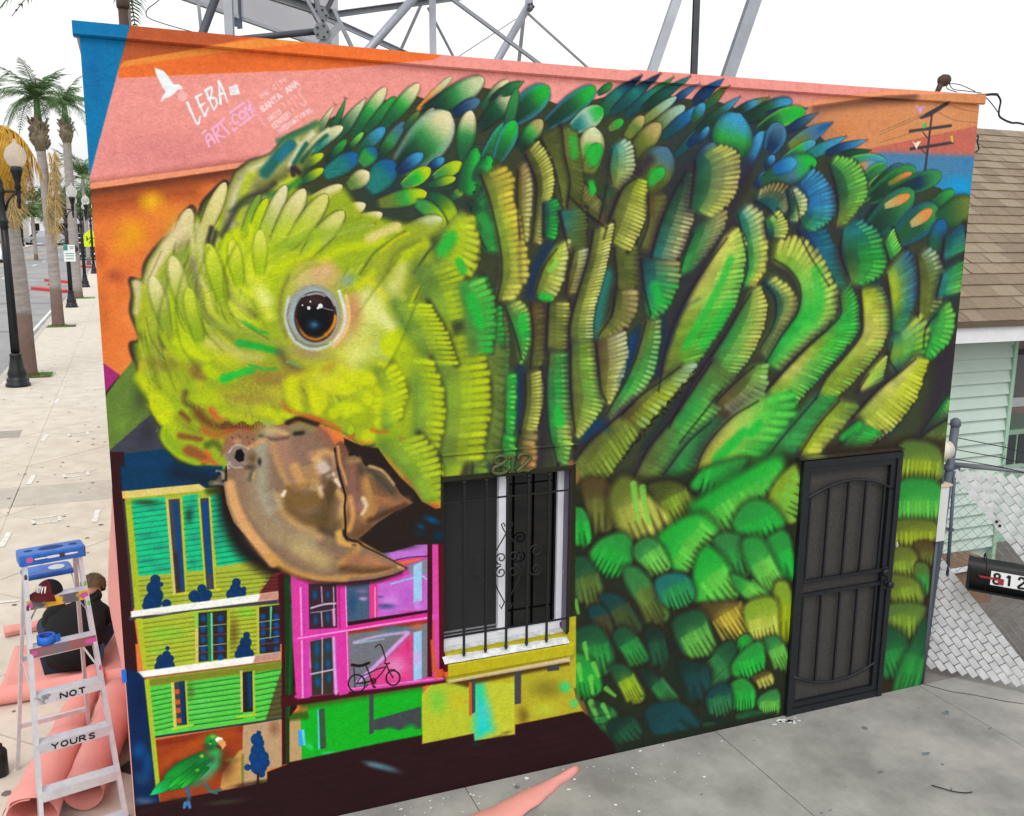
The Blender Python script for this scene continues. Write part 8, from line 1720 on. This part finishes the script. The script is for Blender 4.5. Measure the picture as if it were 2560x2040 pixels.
# crossing sign
PX = thing('crossing_sign', 'yellow green pedestrian crossing sign at the mural wall edge', 'sign', (-2.62,80,0)); g = MB(); g.tube([(0,0,0),(0,0,3.2)], .04, 8); g.build('post', M['galv'], PX)
g = MB(); v = [(-.55,-.05,2.05),(.55,-.05,2.05),(.55,-.05,3.0),(0,-.05,3.5),(-.55,-.05,3.0)]; g.add(v+[(x,.0,z) for x,y,z in v], [(0,1,2,3,4),(9,8,7,6,5)]+[(i,5+i,5+(i+1)%5,(i+1)%5) for i in range(5)]); g.build('plate', mat('fluorescent yellow green', (206,230,20), .5), PX)
g = MB(); g.lathe([(.07,0),(.07,.01)], (.05,-.052,2.98), 10, Matrix.Rotation(R(90),4,'X'))
for a, c in (((.05,2.88),(0,2.62)),((0,2.62),(-.16,2.3)),((0,2.62),(.15,2.32)),((.04,2.84),(.2,2.68)),((.04,2.84),(-.14,2.70)),((-.3,2.9),(-.32,2.5)),((-.3,2.75),(-.2,2.6))): g.bar((a[0],-.054,a[1]),(c[0],-.054,c[1]), .01, .07, up=(0,0,1) if abs(a[0]-c[0]) > abs(a[1]-c[1]) else (1,0,0))
g.build('walking_figures', M['black_print'], PX)
# ------------------------------------------------------------------ far side of the street
def block(label, x0, x1, y0, y1, h, m_, stripe=None, nwin=4, cat='building', awn=None):
    t = thing('shop_building', label, cat, (x0, y0, 0), group='low buildings down the street'); g = MB(); g.b3(0, x1-x0, 0, y1-y0, -.3, h); g.build('wall', m_, t); g = MB(); g.b3(-.2, x1-x0+.2, -.2, y1-y0+.2, h, h+.25); g.build('parapet', stripe or m_, t)
    if stripe: g = MB(); g.b3(-.05, x1-x0+.06, -.06, y1-y0, h-1.0, h-.55); g.build('stripe', stripe, t)
    for i in range(nwin):
        xx = (i+.2)*(x1-x0)/nwin; g = MB(); g.b3(xx, xx+.6*(x1-x0)/nwin, -.05, -.01, .4, h*.55); w_ = g.build('window', M['glass'], t)
        yy = (i+.2)*(y1-y0)/nwin; g = MB(); g.b3(x1-x0+.01, x1-x0+.05, yy, yy+.6*(y1-y0)/nwin, .4, h*.55); g.build('window', M['glass'], t)
    return t
cream = mat('cream stucco', (226,206,168), .8, .06, 2); redm = mat('red trim', (190,70,60), .6); whm = mat('white stucco', (222,224,226), .8, .05, 2); grm = mat('grey stucco', (160,164,168), .8, .06, 2); tanm = mat('tan stucco', (206,180,140), .8, .06, 2)
block('cream corner shop with a red band across the street', -34, -19.5, 196, 212, 7.2, cream, redm)
block('white low building with a dark opening far down the street', -26, -12, 300, 330, 8, whm, None); block('grey building far at the end of the street', -10, 2, 330, 350, 10, grm, None); block('tan building on the near corner at the left edge', -40, -24, 120, 150, 6.5, tanm, None)
block('grey shop building on the same side beyond the mural building', .3, 14, 150, 200, 6, grm, None)
sg = thing('street_name_sign', 'green street name sign high over the far corner', 'sign', (-19,190,0)); g = MB(); g.tube([(-3.5,0,0),(-3.5,0,9),(1,0,9.2)], .1, 8); g.build('mast', M['galv'], sg); g = MB(); g.b3(-1.9, 1.4, -.06, .06, 8.2, 9.1); g.build('plate', mat('sign green far', (40,130,110), .5), sg)
def tree(label, loc, h, r, seed):
    q = random.Random(seed); t = thing('street_tree', label, 'tree', loc, group='trees at the end of the street'); g = MB(); g.tube([(0,0,0),(.1,0,h*.3),(0,.1,h*.6)], [r*.12,r*.08,r*.04], 8)
    for k in range(5): a = k*1.3; g.tube([(0,0,h*.35),(math.cos(a)*r*.5, math.sin(a)*r*.5, h*.65)], [r*.05,r*.02], 6)
    g.build('trunk', M['bark'], t); g = MB(); cl = [(Vector((q.gauss(0,.45)*r, q.gauss(0,.45)*r, h*(.62+q.uniform(-.18,.28)))), q.uniform(.25,.5)*r) for _ in range(16)]
    for c_, cr_ in cl:
        for _ in range(110):
            d = Vector((q.gauss(0,1), q.gauss(0,1), q.gauss(0,1))).normalized()*cr_*q.random()**.4; p_ = c_+d; u_ = Vector((q.gauss(0,1), q.gauss(0,1), q.gauss(0,1))).normalized()*.035*r; w_ = u_.cross(Vector((q.gauss(0,1), q.gauss(0,1), q.gauss(0,1)))).normalized()*.05*r; g.add([p_-u_, p_+w_, p_+u_, p_-w_], [(0,1,2,3)])
    g.build('crown', M['leaf'], t); return t
for i, (x, y, h, r) in enumerate(((-25,235,13,6),(-17,262,14,6.5),(-11,290,15,7),(-6,250,12,5.5),(-3.5,210,10,4.5),(-14,350,17,8),(-4,310,16,7),(-22,330,16,7))):
    tree(('broad dark tree above the cream shop','dark tree behind the far silver car','tall tree at the end of the street','round tree past the third palm','small tree close to the mural wall edge','tallest tree closing the street view','tall dark tree behind the last lamp post','wide tree behind the white low building')[i], (x,y,0), h, r, 60+i)
